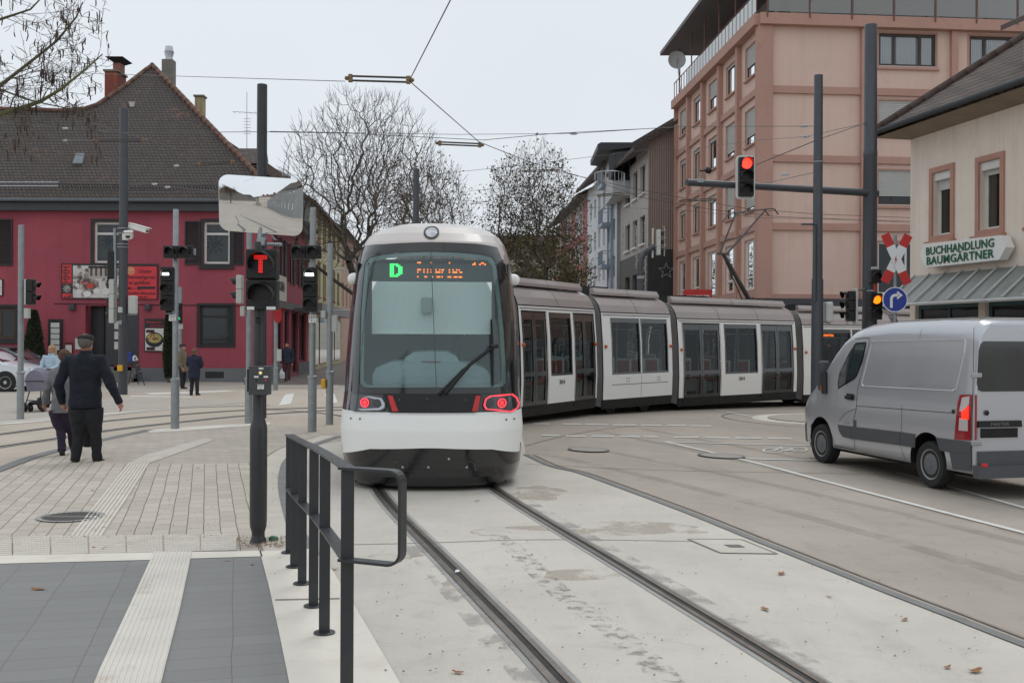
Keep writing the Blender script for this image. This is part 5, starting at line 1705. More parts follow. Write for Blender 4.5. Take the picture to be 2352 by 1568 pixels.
blind_amt = {(0, 0): .62, (0, 2): .55, (0, 4): .7, (1, 0): .75, (1, 1): .85, (2, 1): .7, (2, 0): .9, (3, 3): 0, (2, 2): .2, (0, 1): .08, (0, 3): .15, (1, 2): .12, (1, 3): .1, (1, 4): .15, (2, 3): .08, (2, 4): .12}
for h_, (ri, bi) in zip(holes, kinds_):
 if ri == 3:
  o = sash(LW, h_, pb_, M_whf, M_dgl, .10, split_v=[.5], split_h=[.26], inset=.05, depth=.5)
 else:
  o = sash(LW, h_, pb_, M_dkf, M_dgl, .07, split_v=[.5], inset=.08, depth=.5)
  am = blind_amt.get((ri, bi), .1 if (ri + bi) % 2 else .95)
  if am > .03:
   q = MB(); zt_ = h_[3]; zb_ = zt_ - (h_[3] - h_[2]) * am
   LW.box(q, h_[0] + .02, h_[1] - .02, zb_, zt_, -.07, -.05)
   nl = int((zt_ - zb_) / .09)
   for k in range(nl): LW.box(q, h_[0] + .02, h_[1] - .02, zb_ + k * .09, zb_ + k * .09 + .012, -.05, -.042, 1)
   q.build('roller_blind', [M_blind, M_grf], o)
  else:
   pass
 surround(LW, h_, pb_, M_pil, .045, .035, sill=True, si=.09)
for a, b, c, d, ri in rwin:
 fm = M_whf if ri == 3 else M_dkf
 o = sash(RW, (a, b, c, d), pb_, fm, M_dgl if ri else glassmat('clear_window_glass', (.95, .97, 1), 1, .02, ff=.05), .13 if ri < 3 else .09, split_v=[.27, .73] if ri < 3 else [.5], inset=.08, depth=.25 if ri == 0 else .8, backmat=pm('vertical_blinds', (196, 196, 192), .8, .05) if ri == 0 else None)
 if ri == 0 and a < 10:
  q = MB()
  for k in range(26):
   if k not in (7, 18): RW.box(q, a + .15 + (b - a - .3) * k / 26, a + .15 + (b - a - .3) * (k + .8) / 26, c + .12, d - .12, -.135, -.13)
  q.build('slat_curtain', pm('vertical_slats', (226, 226, 224), .8, .04), o)
 if ri in (1, 2):
  q = MB(); zb_ = d - (d - c) * .74
  RW.box(q, a + .02, b - .02, zb_, d, -.07, -.05)
  for k in range(int((d - zb_) / .09)): RW.box(q, a + .02, b - .02, zb_ + k * .09, zb_ + k * .09 + .012, -.05, -.04, 1)
  q.build('roller_blind', [M_blind, M_grf], o)
 mb = MB(); mb2 = None
 surround(RW, (a, b, c, d), pb_, M_pil, .07, .04, sill=True, si=.08)
 q = MB(); RW.box(q, a, b, c - .04, c + .03, -.10, .02); q.build('window_sill', M_whf, o)
# terrace railing and penthouse
M_rpan = pm('railing_panel', (206, 212, 214), .35, .04, 1)
M_rpost = pm('rust_brown_post', (112, 76, 66), .6, .1)
M_bal = glassmat('smoked_balustrade_glass', (.75, .76, .74), .9, .05, diffuse_col=(.34, .33, .31), ff=.5)
zt = ZT + .05
mb = MB()
for k in range(27):
 t_ = -.1 + (LLEN - .3) * k / 26
 mb.cyl(LW.P(t_, zt, .30), LW.P(t_, zt + 1.0, .30), .025, 6)
 if 0 < k: LW.box(mb, t_ - (LLEN - .3) / 26 + .06, t_ - .06, zt + .12, zt + .92, .29, .31, 1) if k < 22 else None
mb.tube([LW.P(-.1, zt + 1.0, .30), LW.P(LLEN - .3, zt + 1.0, .30)], .03, 6)
mb.build('terrace_railing', [M_rpost, M_rpan], pb_)
mb = MB(); mg = MB()
for k in range(24):
 t_ = .1 + 1.95 * k
 mb.cyl(RW.P(t_, zt - .2, .42), RW.P(t_, zt + 1.3, .42), .035, 6)
 RW.box(mg, t_ + .06, t_ + 1.89, zt + .05, zt + 1.25, .40, .412)
mb.tube([RW.P(-.1, zt + 1.28, .42), RW.P(RL, zt + 1.28, .42)], .03, 6)
mb.build('terrace_railing', M_rpost, pb_)
mg.build('balustrade_glass', M_bal, pb_)
ph0 = 2.2
mb = MB()
pts = [LW.P(1.5, 0, -2.0), LW.P(LLEN - 1.5, 0, -2.0)]
c0 = LW.P(0, 0) + Vector((2.2, 2.4, 0))
PHW = Wall(c0, RD, (0, -1)); PLW = Wall(c0, LD, (-1, 0))
wall_with_holes(mb, PHW, 0, RL - 3, zt, zt + 2.9, [(1 + 3 * k, 3.4 + 3 * k, zt + .1, zt + 2.3) for k in range(13)], .15)
wall_with_holes(mb, PLW, 0, LLEN - 3.5, zt, zt + 2.9, [(1 + 2.6 * k, 3 + 2.6 * k, zt + .1, zt + 2.3) for k in range(5)], .15)
mb.build('penthouse_wall', pm('penthouse_grey', (146, 140, 134), .8, .08), pb_)
mb = MB()
for k in range(13): PHW.box(mb, 1 + 3 * k, 3.4 + 3 * k, zt + .1, zt + 2.3, -.12, -.1)
for k in range(5): PLW.box(mb, 1 + 2.6 * k, 3 + 2.6 * k, zt + .1, zt + 2.3, -.12, -.1)
mb.build('penthouse_glazing', M_dgl, pb_)
# overhanging roof slab, thin, tapered
zs_ = LW.st(1534, 146)[1]
t_end = LW.st(1534, 146)[0]
mb = MB()
q0, q1 = LW.P(-1.0, 0, 1.0), LW.P(LLEN + .6, 0, 1.0)
zr = zt + 2.95
mb.prism([Vector((q0.x, q0.y, zr)), Vector((q1.x, q1.y, zr)), Vector((q1.x + 16, q1.y, zr + 1.6)), Vector((f_.x, f_.y, zr)), Vector((f_.x, f_.y - 1, zr))][:2] + [Vector((f_.x, e.y, zr)), RW.P(RL, zr, 1.0)], (0, 0, .22))
mb.build('roof_slab', pm('roof_slab_grey', (112, 110, 112), .8, .08), pb_)
for k in range(6):
 t_ = 1 + k * (LLEN - 2) / 5; mb = MB(); mb.cyl(LW.P(t_, zt, .1), LW.P(t_, zr, .1), .04, 6)
 mb.build('roof_post', M_rpost, pb_)
# ground floor: dark shopfront under a canopy
mb = MB(); LW.box(mb, .2, LLEN - .2, g0, ledge_z[3] - .25, .02, .06); RW.box(mb, .2, RL - .2, g0, ledge_z[3] - .25, .02, .06)
mb.build('shopfront', M_dgl, pb_)
mb = MB(); LW.box(mb, 0, LLEN, ledge_z[3] - .45, ledge_z[3] - .15, .06, .5); RW.box(mb, 0, RL, ledge_z[3] - .45, ledge_z[3] - .15, .06, 1.1); mb.build('shop_canopy', M_fasc, pb_)
# satellite dish
dc = W(1556, 138, 62.0)
sd = thing('satellite_dish', 'large pale satellite dish at the terrace corner of the pink block', 'satellite dish', LW.P(LLEN - .6, zt, .2))
mb = MB(); M3 = (Matrix.Rotation(R(88), 3, 'X') @ Matrix.Rotation(R(0), 3, 'Y'))
prof = [(.02, .14), (.2, .125), (.34, .08), (.46, 0.0), (.48, 0), (.36, .10), (.2, .15), (.02, .165)]
dl = LW.P(LLEN - 1.5, 0, .5)
dl = W(1555, 138, dl.y)
for (r0, h0), (r1, h1) in zip(prof[:4], prof[1:5]):
 for k in range(28):
  a_, b_ = 2 * math.pi * k / 28, 2 * math.pi * (k + 1) / 28
  mb.add([dl + Vector((r * 1.12 * math.cos(t), .18 - h * -1 if False else h * 1.0, r * 1.12 * math.sin(t))) for r, h, t in ((r0, h0, a_), (r1, h1, a_), (r1, h1, b_), (r0, h0, b_))], [(0, 1, 2, 3)])
mb.build('dish', pm('dish_grey', (206, 208, 208), .5, .04), sd, smooth=True)
mb = MB(); mb.tube([dl + Vector((0, .1, 0)), dl + Vector((.1, .3, -.3)), Vector((dl.x + .3, dl.y + .3, zt))], .04, 8); mb.tube([dl + Vector((0, .1, -.4)), dl + Vector((0, -.5, -.1))], .02, 6); mb.box(dl + Vector((0, -.52, -.08)), (.08, .12, .08))
mb.build('mount', M_metal, sd)
# red shop sign box at the side street
ks = thing('red_shop_sign', 'red box sign with white letters above the tram roof by the pink block', 'sign', LW.P(12, 3.5, .5))
r_ = LW.rect(1578, 664, 1630, 700)
tA, tB = LW.st(1628, 670)[0], LW.st(1578, 680)[0]
kc = W(1603, 680, LW.P(tA, 0).y - 1)
mb = MB(); mb.rbox(kc, (2.35 * .62, .18, .70), .02, 1, R(-12)); mb.build('box', pm('sign_box_red', (196, 44, 40), .45, .05), ks)
mb = MB(); mb.box(kc + Vector((-.02, -.10, -.12)), (1.2, .02, .34), R(-12)); mb.build('face', M_whf, ks)
mb = MB(); mb.text('KINO', .40, XZ(kc + Vector((-.56, .0, -.25)) + Vector((0, -.10, 0)), R(-12)), sx=.95, bold=.01); mb.build('lettering', M_sred, ks)
# brown-clad building, then white and red houses along the street
DO = W(1489, 500, 66.0)
g0 = gz(DO.x)
DL = Wall(DO, LD, (-1, 0))
GB = Wall(DO, Vector((1, .06)), (0, -1))
zt = DL.st(1489, 330)[1]
t1 = DL.st(1425, 500)[0]
bb_ = thing('brown_clad_building', 'grey fronted building with brown corrugated end wall, black below with a star', 'building', DO)
m, n, b = nmat('corrugated_cladding')
v = tc(n)
wv = n.nodes.new('ShaderNodeTexWave'); wv.wave_type = 'BANDS'; wv.bands_direction = 'X'; wv.inputs['Scale'].default_value = 2.2; wv.inputs['Distortion'].default_value = 0
n.links.new(v, wv.inputs['Vector'])
n.links.new(mixc(n, mr(n, wv.outputs['Fac'], 0, 1, 0, 1), rgb((136, 119, 111)), rgb((154, 138, 130))), b.inputs['Base Color'])
b.inputs['Roughness'].default_value = .7
bump(n, b, wv.outputs['Fac'], .8, .05)
M_corr = m
zb = DL.st(1489, 572)[1]
mb = MB()
tr_ = GB.st(1562, 400)[0] + 4
za = GB.st(1489, 326)[1]; zc_ = GB.st(1538, 296)[1]
mb.add([GB.P(0, zb), GB.P(tr_, zb), GB.P(tr_, zc_ + 2.2), GB.P(tr_ * .5, zc_ + 1), GB.P(0, za)], [(0, 1, 2, 3, 4)])
mb.build('end_wall', M_corr, bb_)
mb = MB(); GB.box(mb, -.02, tr_, g0, zb, -.3, .03); mb.build('end_wall_base', pm('black_cladding', (54, 54, 56), .75, .15, 1.5, .1, 20), bb_)
fw2 = []
colf = ((.10, .27), (.36, .52), (.62, .80))
for zz0, zz1 in ((11.0, 12.8), (7.8, 9.6), (4.2, 6.0)):
 for c0_, c1_ in colf: fw2.append((t1 * c0_, t1 * c1_, zz0, zz1))
zb += 0.0
mb = MB(); wall_with_holes(mb, DL, 0, t1, zb, zt - .4, [q for q in fw2 if q[2] > zb], .3)
mb.build('wall', pm('warm_grey_render', (176, 171, 166), .85, .08, .6, bmp=.2, streak=.6), bb_)
mb = MB(); wall_with_holes(mb, DL, 0, t1, g0, zb, [q for q in fw2 if q[2] < zb], .3); mb.build('wall_base', pm('dark_grey_render', (98, 94, 92), .85, .08), bb_)
for q in fw2:
 o = sash(DL, q, bb_, M_blk, M_dgl, .1, split_v=[.5], inset=.2, depth=.3)
 mb = MB(); DL.box(mb, q[0] - .1, q[1] + .1, q[2] - .12, q[2], 0, .14); mb.build('window_sill', M_whf, o)
mb = MB()
ov = [DL.P(-.5, zt, 1.0), DL.P(t1 + .3, zt, 1.0), DL.P(t1 + .3, zt + 3.2, -5), DL.P(-.5, zt + 3.2, -5)]
mb.prism([ov[0] - Vector((0, 0, .5)), ov[1] - Vector((0, 0, .5)), ov[2], ov[3]], (0, 0, .25))
mb.build('roof', M_tiles2, bb_)
stt = MB(); T = GB.T(GB.st(1530, 622)[0], GB.st(1530, 622)[1], .06)
for r0 in (.50,):
 P5 = [Vector((math.sin(2 * math.pi * k / 10) * (r0 if k % 2 == 0 else r0 * .4), math.cos(2 * math.pi * k / 10) * (r0 if k % 2 == 0 else r0 * .4), 0)) for k in range(10)]
 for k in range(10):
  a_, b_ = T @ P5[k], T @ P5[(k + 1) % 10]; stt.tube([a_, b_], .022, 4)
so_ = thing('star_decoration', 'pale wire star on the black end wall above the tram', 'decoration', GB.P(GB.st(1530, 622)[0], 0, .05))
stt.build('star', pm('star_wire', (150, 150, 148), .6), so_)
# festoon lights down the facades
M_fes = pm('festoon_white', (190, 188, 184), .6)
for i, (x, y0, y1) in enumerate(((1462, 520, 618), (1482, 512, 668), (1430, 505, 578), (1526, 520, 588), (1320, 560, 650), (1336, 556, 668), (1350, 545, 650))):
 Yd = 62.0 if x > 1400 else 88.0
 f = thing('festoon', ('string of pale lights, leftmost of three on the brown building front', 'thick pale light string at the corner of the brown clad building', 'short light string on the far left end of the grey facade', 'pale light drape hanging down the brown corrugated end wall', 'leftmost light string on the red and white striped house', 'middle light string on the red and white striped house', 'light string nearest the white house on the red striped facade')[i], 'light string', W(x, y1, Yd), 0, 'light strings hanging over the street')
 mb = MB()
 a_, b_ = W(x, y0, Yd), W(x, y1, Yd)
 mb.tube([a_, a_.lerp(b_, .5) + Vector((.03, 0, 0)), b_], .035 if i not in (4, 5, 6) else .03, 4)
 for k in range(int((a_ - b_).length / .22)):
  p_ = a_.lerp(b_, k * .22 / (a_ - b_).length); mb.box(p_ + Vector((.04 * ((k % 2) * 2 - 1), -.03, 0)), (.09, .06, .06))
 mb.build('bulb_string', M_fes, f)
# white house with blue balconies
wo = DL.P(t1 + .02, 0); WL_ = Wall(wo, LD, (-1, 0)); t2 = WL_.st(1356, 500)[0]; zt2 = WL_.st(1360, 436)[1] + 0
wh = thing('white_house', 'pale blue-white apartment house with small blue balconies along the street', 'house', wo)
mb = MB(); h2 = []
for fl in range(4):
 for k in range(6):
  a_ = .8 + k * (t2 - 1.2) / 6; h2.append((a_, a_ + 1.2, 3.6 + fl * 2.7, 5.1 + fl * 2.7))
wall_with_holes(mb, WL_, 0, t2, gz(wo.x), zt2, h2, .25, n=.25)
mb.build('wall', pm('blue_white_render', (206, 210, 214), .85, .05, .5, streak=.6), wh)
for q in h2: 
 o = sash(WL_, q, wh, M_grf, M_dgl, .1, split_v=[.5], inset=-.05, back=False)
mb = MB(); ov = [WL_.P(-.1, zt2 + .2, 1.3), WL_.P(t2, zt2 + .2, 1.3), WL_.P(t2, zt2 + 3.6, -5), WL_.P(-.1, zt2 + 3.6, -5)]
mb.prism([ov[0] - Vector((0, 0, .4)), ov[1] - Vector((0, 0, .4)), ov[2], ov[3]], (0, 0, .25)); mb.build('roof', M_tiles2, wh)
M_blue = pm('balcony_blue', (140, 152, 166), .5, .08)
tb = WL_.st(1412, 500)[0]
for zf in (WL_.st(1412, 522)[1], WL_.st(1412, 617)[1], WL_.st(1408, 436)[1]):
 bl = MB(); WL_.box(bl, tb - 1.0, tb + 1.3, zf, zf + .25, .26, 1.1)
 for k in range(8):
  bl.cyl(WL_.P(tb - .95 + k * .31, zf + .25, 1.05), WL_.P(tb - .95 + k * .31, zf + 1.25, 1.05), .025, 4)
 bl.tube([WL_.P(tb - 1, zf + 1.25, .3), WL_.P(tb - 1, zf + 1.25, 1.08), WL_.P(tb + 1.3, zf + 1.25, 1.08), WL_.P(tb + 1.3, zf + 1.25, .3)], .03, 4)
 bl.build('balcony', M_blue, wh)
mb = MB(); WL_.box(mb, tb - 1.25, tb - 1.1, 3, zt2 + .3, .3, .5); WL_.box(mb, tb + .9, tb + 1.0, 3, zt2, .3, .42); mb.build('downpipe', M_blue, wh)
# roof storey with canopy
mb = MB(); c1_, c2_ = W(1385, 348, 74), W(1478, 420, 74)
mb.bb(c1_.x + .6, c2_.x, 73, 79, c2_.z - 1, c1_.z); mb.build('roof_storey', pm('roof_storey_white', (186, 188, 190), .8, .06), wh)
mb = MB(); c1_, c2_ = W(1372, 328, 73), W(1476, 348, 73)
mb.prism([W(1373, 331, 72), W(1380, 327, 72), W(1474, 327, 72), W(1474, 336, 72), W(1400, 345, 72), W(1374, 342, 72)], (0, 7, 0)); mb.build('roof_canopy', M_fasc, wh)
mb = MB()
for k in range(4): 
 c1_ = W(1398 + k * 16, 360, 72.9); mb.bb(c1_.x, c1_.x + .45, 72.9, 72.95, c1_.z - 1.6, c1_.z + .2)
mb.build('roof_storey_window', M_dgl, wh)
mb = MB(); ce = W(1400, 430, 71)
arc = [ce + Vector((1.0 * math.cos(t), 1.0 * math.sin(t) * 1.2, 0)) for t in np.arange(math.pi, 2 * math.pi + .1, .3)]
for h in (.9,): mb.tube([p_ + Vector((0, 0, h)) for p_ in arc], .03, 4)
for p_ in arc: mb.tube([p_, p_ + Vector((0, 0, .9))], .02, 4)
mb.build('terrace_railing', M_metal, wh)
# red and white houses further on
ro = WL_.P(t2 + .02, 0); RWl = Wall(ro, LD, (-1, 0))
rw_ = thing('red_white_house', 'far apartment house striped red and white behind the brown-leaved tree', 'house', ro)
mb = MB(); WL_.box(mb, 0, t2, gz(wo.x), zt2, -1.2, -1.1, 0); mb.build('room', M_room, wh)
mb = MB(); q_ = WL_.P(0, gz(wo.x), .25); e2_ = Vector((8, 0, 0)); mb.add([q_, q_ + e2_, q_ + e2_ + Vector((0, 0, zt2)), q_ + Vector((0, 0, zt2))], [(0, 1, 2, 3)]); mb.build('end_wall', M_grr, wh)
mb = MB(); h3 = [(1 + 3.2 * k, 2.4 + 3.2 * k, 3.4 + 2.7 * f, 5 + 2.7 * f) for k in range(8) for f in range(4)]
wall_with_holes(mb, RWl, 0, 28, gz(ro.x), 14.2, h3, .25, n=.2); mb.build('wall', pm('far_white_render', (186, 186, 188), .85, .05), rw_)
mb = MB(); RWl.box(mb, 0, 28, gz(ro.x), 14, -1.2, -1.1); mb.build('room', M_room, rw_)
mb = MB()
for k in range(3): RWl.box(mb, .2 + k * 9, 3.4 + k * 9, 2.6, 13.9, .2, .24)
for f in range(4): RWl.box(mb, 3.4, 28, 2.4 + 2.7 * f, 3.2 + 2.7 * f, .2, .235)
mb.build('red_band', pm('band_red', (156, 96, 92), .8, .08), rw_)
for q in h3: sash(RWl, q, rw_, M_grf, M_dgl, .12, split_v=[.5], inset=-.05, back=False)
mb = MB(); mb.prism([RWl.P(-.1, 14, 1.2), RWl.P(28, 14, 1.2), RWl.P(28, 17, -5), RWl.P(-.1, 17, -5)], (0, 0, .3)); mb.build('roof', M_tiles2, rw_)
# end of the street, far
fe = thing('far_house', 'distant light house closing the end of the tree-lined street', 'house', (-2, 150, 0))
mb = MB(); FE = Wall((-16, 150), (1, 0), (0, -1)); h4 = [(1.5 + 3 * k, 2.8 + 3 * k, 3.5 + 3 * f, 5.1 + 3 * f) for k in range(9) for f in range(3)]
wall_with_holes(mb, FE, 0, 30, 0, 12.5, h4, .2); mb.build('wall', pm('far_cream', (176, 172, 160), .9), fe)
mb = MB(); mb.prism([FE.P(-.5, 12.5, .5), FE.P(30.5, 12.5, .5), FE.P(27, 16.5, -5), FE.P(3, 16.5, -5)], (0, .4, .1)); mb.build('roof', M_tiles2, fe)
for q in h4: sash(FE, q, fe, M_whf, M_dgl, .1, back=False)
# cream bookshop house on the right
M_crm = pm('cream_render', (230, 217, 203), .9, .05, .4, .03, 30, bmp=.2, bscale=50, streak=.5, dirt=((196, 180, 156), .9, .55, .35))
M_sand = pm('sandstone_surround', (180, 136, 120), .85, .08, 1.5, .06, 30)
BO = W(2091, 500, 28.0)
BD = Vector((.194, -1)).normalized()
BWl = Wall(BO, BD, (-1, 0)); g0 = gz(BO.x)
bz = BWl.st(2091, 300)[1]
bs = thing('bookshop_house', 'cream rendered house with sandstone window surrounds and dark hipped tile roof', 'house', BO)
bw = []
for x0, x1, yt, yb in ((2144, 2186, 393, 540), (2251, 2300, 368, 526)):
 a = BWl.st(x0, 450)[0]; b = BWl.st(x1, 450)[0]; xm = (x0 + x1) / 2
 bw.append((a, b, BWl.st(xm, yb)[1], BWl.st(xm, yt)[1]))
dlt = bw[1][0] - bw[0][0]
for k in (2, 3, 4): bw.append((bw[0][0] + dlt * k, bw[0][1] + dlt * k, bw[0][2], bw[0][3]))
gsh = [(.25 + 2.9 * k, 2.9 + 2.9 * k, .6, 2.75) for k in range(5)]
mb = MB(); wall_with_holes(mb, BWl, 0, 14.5, g0, bz, bw + gsh, .28)
q0, q1 = BWl.P(0, g0), BWl.P(14.5, g0)
nn = Vector((BWl.n.x, BWl.n.y, 0)) * -9
for p_, q_ in ((q0, q0 + nn), (q1, q1 + nn)):
 mb.add([p_, q_, q_ + Vector((0, 0, bz - g0)), p_ + Vector((0, 0, bz - g0))], [(0, 1, 2, 3)])
mb.build('wall', M_crm, bs)
for i, q in enumerate(bw):
 o = sash(BWl, q, bs, M_whf, M_dgl if i != 1 else glassmat('tinted_glass', (.42, .44, .38), .9, .02, .06), .07, split_v=None, inset=.16, depth=.5, backmat=pm('green_interior', (70, 84, 74), .8, .4, 2.5) if i == 1 else None)  # second window has a grey-green see-through tint
 q_ = MB(); BWl.box(q_, q[0] + .02, q[1] - .02, q[3] - .20, q[3] - .01, -.14, -.02); q_.build('blind_case', M_whf, o)
 q_ = MB(); zb_ = q[3] - (.45 if i == 0 else .32)
 BWl.box(q_, q[0] + .03, q[1] - .03, zb_, q[3] - .2, -.14, -.12); q_.build('roller_blind', M_blind, o)
 surround(BWl, q, bs, M_sand, .13, .05, sill=True, si=.10)
for q in gsh: sash(BWl, q, bs, pm('teal_shop_frame', (64, 92, 98), .5), M_dgl, .1, split_v=[.5], inset=.1, name='shop_window')
mb = MB()
eo = [BWl.P(-.65, bz + .0, .75), BWl.P(15.2, bz, .75), BWl.P(11.5, bz + 3.9, -4.4), BWl.P(4.4, bz + 3.9, -4.4)]
bo_ = [BWl.P(-.65, bz, -9.6), BWl.P(15.2, bz, -9.6)]
mb.add(eo, [(0, 1, 2, 3)]); mb.add([eo[0], eo[3], bo_[0]], [(0, 1, 2)]); mb.add([bo_[0], eo[3], eo[2], bo_[1]], [(0, 1, 2, 3)]); mb.add([eo[1], bo_[1], eo[2]], [(0, 1, 2)])
mb.build('roof', M_tiles2, bs)
mb = MB(); caps(eo[0], eo[3], .12, .38); mb.build('ridge_tiles', pm('dark_ridge', (84, 70, 64), .9, .2), bs, smooth=True)
mb = MB(); mb.tube([BWl.P(-.7, bz - .02, .82), BWl.P(15.2, bz - .02, .82)], .075, 8); mb.tube([BWl.P(-.7, bz - .02, .82), BWl.P(-.7, bz - .02, -9)], .075, 8); mb.build('gutter', M_fasc, bs, smooth=True)
mb = MB(); mb.add([BWl.P(-.6, bz - .12, .7), BWl.P(15, bz - .12, .7), BWl.P(15, bz - .25, 0), BWl.P(-.0, bz - .25, 0)], [(0, 1, 2, 3)]); mb.add([BWl.P(-.6, bz - .12, .7), BWl.P(0, bz - .25, 0), BWl.P(0, bz - .25, -9), BWl.P(-.6, bz - .12, -9)], [(0, 1, 2, 3)])
mb.build('soffit', pm('soffit_brown', (140, 126, 108), .9, .12, 2), bs)
# dormer with its own eave at the right edge
td = BWl.st(2338, 140)[0]
mb = MB(); BWl.box(mb, td - .05, td + 3, bz + .4, BWl.st(2340, 66)[1], -1.6, -.6); mb.build('dormer_wall', M_crm, bs)
zd = BWl.st(2300, 66)[1]
mb = MB(); mb.prism([BWl.P(td - .75, zd, -.1), BWl.P(td + 3.5, zd, -.1), BWl.P(td + 3.5, zd + 1.2, -2.5), BWl.P(td + .6, zd + 1.2, -2.5)], (0, 0, .12)); mb.build('dormer_roof', M_tiles2, bs)
mb = MB(); p_ = BWl.st(2349, 200); mb.tube([BWl.P(p_[0] - .35, p_[1] + 1.6, -.35), BWl.P(p_[0] - .35, p_[1] - .9, -.35)], .05, 8); mb.build('downpipe', M_metal, bs)
# glazed canopy over the shop front
zc0 = BWl.st(2150, 630)[1]; zc1 = zc0 - .75
mb = MB(); gm = MB()
mb_ = [BWl.P(.3, zc0, .05), BWl.P(14.5, zc0, .05), BWl.P(14.5, zc1, .9), BWl.P(.3, zc1, .9)]
gm.add(mb_, [(0, 1, 2, 3)]); gm.add([p_ - Vector((0, 0, .03)) for p_ in mb_], [(3, 2, 1, 0)])
cn = bs
gm.build('canopy_roof', pm('canopy_grey_green', (132, 136, 132), .35, .12, 1.5, dirt=((100, 100, 92), 1.5, .5, .6)), bs)
for k in range(22):
 t_ = .3 + 14.2 * k / 21
 mb.tube([BWl.P(t_, zc0 + .035, .05), BWl.P(t_, zc1 + .035, .92)], .026, 5)
mb.tube([BWl.P(.3, zc1 - .02, .92), BWl.P(14.5, zc1 - .02, .92)], .045, 6)
mb.build('canopy_rib', pm('canopy_rib_grey', (186, 186, 184), .5), bs)
# hexagonal name sign
sg = thing('bookshop_sign', 'white arrow-ended sign with green words BUCHHANDLUNG BAUMGÄRTNER on the cream wall', 'sign', BWl.P(2, 3.5, .2))
def sp(px, py): return BWl.st(px, py)
out_px = [(2139, 588), (2146, 567), (2150, 562), (2322, 543), (2330, 541), (2338, 566), (2328, 600), (2322, 597), (2156, 615), (2148, 612)]
pts = [sp(*q) for q in ((2139, 588), (2148, 561), (2329, 541), (2340, 568), (2324, 597), (2154, 615))]
mb = MB(); mb.prism([BWl.P(t_, z_, .10) for t_, z_ in pts], Vector((BWl.n.x, BWl.n.y, 0)) * .22)
mb.build('sign_box', pm('sign_white', (232, 232, 228), .4, .03), sg)
M_green = pm('sign_green', (18, 92, 62), .5)
for txt, px, py, x_end in (('BUCHHANDLUNG', 2154, 587, 2312), ('BAUMGÄRTNER', 2155, 609, 2312)):
 t_, z_ = sp(px, py)
 t2_ = sp(x_end, py - 15)[0]
 tmp = MB(); tmp.text(txt, .275, Matrix.Identity(4), spacing=1.04, bold=.005, depth=.004)
 wd_ = max(v_[0] for v_ in tmp.v) - min(v_[0] for v_ in tmp.v)
 mb = MB(); mb.text(txt, .275, BWl.T(t_, z_, .335), sx=(t2_ - t_) / wd_, spacing=1.04, bold=.005, depth=.004)
 mb.build('lettering', M_green, sg)
# STREET FURNITURE
M_galv = pm('galvanised_steel', (150, 155, 157), .45, .12, 6, .08, 40, metal=.55, spec=.4)
M_mast = pm('dark_painted_mast', (68, 71, 76), .42, .06, 2, .03, 40, metal=.2, coat=.2)
M_mastb = pm('black_painted_mast', (46, 47, 49), .45, .08, 2, .03, 40, metal=.1, coat=.2)
M_sig = pm('signal_black', (16, 16, 17), .45, .1, 3)
M_lensd = pm('unlit_lens', (22, 22, 22), .5, .2, 6)
M_back = pm('signal_back_grey', (186, 188, 182), .5, .05, 3)
M_wlit = lamp_mat('signal_white_bar', (255, 255, 255), 3.0)
M_rlit = lamp_mat('signal_red', (255, 52, 38), 3.0)
M_tlit = lamp_mat('led_red', (240, 36, 32), 1.0)
M_olit = lamp_mat('signal_amber', (255, 112, 12), 2.6)
M_ylit = lamp_mat('small_amber_lamp', (255, 190, 50), 2.5)
M_yb = pm('button_box_yellow', (226, 172, 40), .5, .05)
M_wplate = pm('white_plate', (226, 226, 222), .5, .03)
M_txt = pm('plate_print', (40, 40, 42), .6)
def px_w(px_width, Y): return px_width / FOC * Y
def pole_at(name, label, cat, bx, by, ty, w_top, w_low=None, low_y=None, mat=None, group=None, collar=True):
 """bx: column of the pole, by: picture row of the foot, ty: row of the top"""
 b = G(bx, by); Y = b.y
 t = thing(name, label, cat, b, 0, group)
 top = W(bx, ty, Y).z
 mb = MB(); x, y = b.x, b.y
 rt = px_w(w_top, Y) / 2
 if w_low:
  rl = px_w(w_low, Y) / 2; zl = W(bx, low_y, Y).z
  mb.lathe([(rl, 0), (rl, zl - b.z - .03), (rl + .012, zl - b.z - .02), (rl + .012, zl - b.z + .02), (rt, zl - b.z + .04), (rt, top - b.z), (rt * .9, top - b.z + .01)], b, 18)
 else:
  mb.lathe([(rt * 1.12, 0), (rt * 1.05, (top - b.z) * .3), (rt, top - b.z), (rt * .9, top - b.z + .01)], b, 20)
 o = mb.build('post', mat or M_galv, t, smooth=True, auto=30)
 return t, b, Y
def hood(mb, c, r, d, ax=Vector((0, -1, 0)), n=14, mi=0, full=False):
 """visor: open half-tube over a lens, pointing along ax"""
 side = ax.cross(Vector((0, 0, 1))).normalized(); up = Vector((0, 0, 1))
 A = []
 for k in range(n + 1):
  t = R(-20) + R(220) * k / n
  A.append((side * math.cos(t) + up * math.sin(t)) * r)
 for k in range(n):
  d0 = d * (0.55 + .45 * max(math.sin(R(-20) + R(220) * k / n), 0)); d1 = d * (0.55 + .45 * max(math.sin(R(-20) + R(220) * (k + 1) / n), 0))
  q = [c + A[k], c + A[k + 1], c + A[k + 1] * .97 + ax * d1 - up * .01, c + A[k] * .97 + ax * d0 - up * .01]
  mb.add(q, [(0, 1, 2, 3)], mi)
  q2 = [c + A[k] * .93, c + A[k + 1] * .93, c + A[k + 1] * .90 + ax * d1 - up * .01, c + A[k] * .90 + ax * d0 - up * .01]
  mb.add(q2, [(3, 2, 1, 0)], mi)
  mb.add([q[2], q[3], q2[3], q2[2]], [(0, 1, 2, 3)], mi)
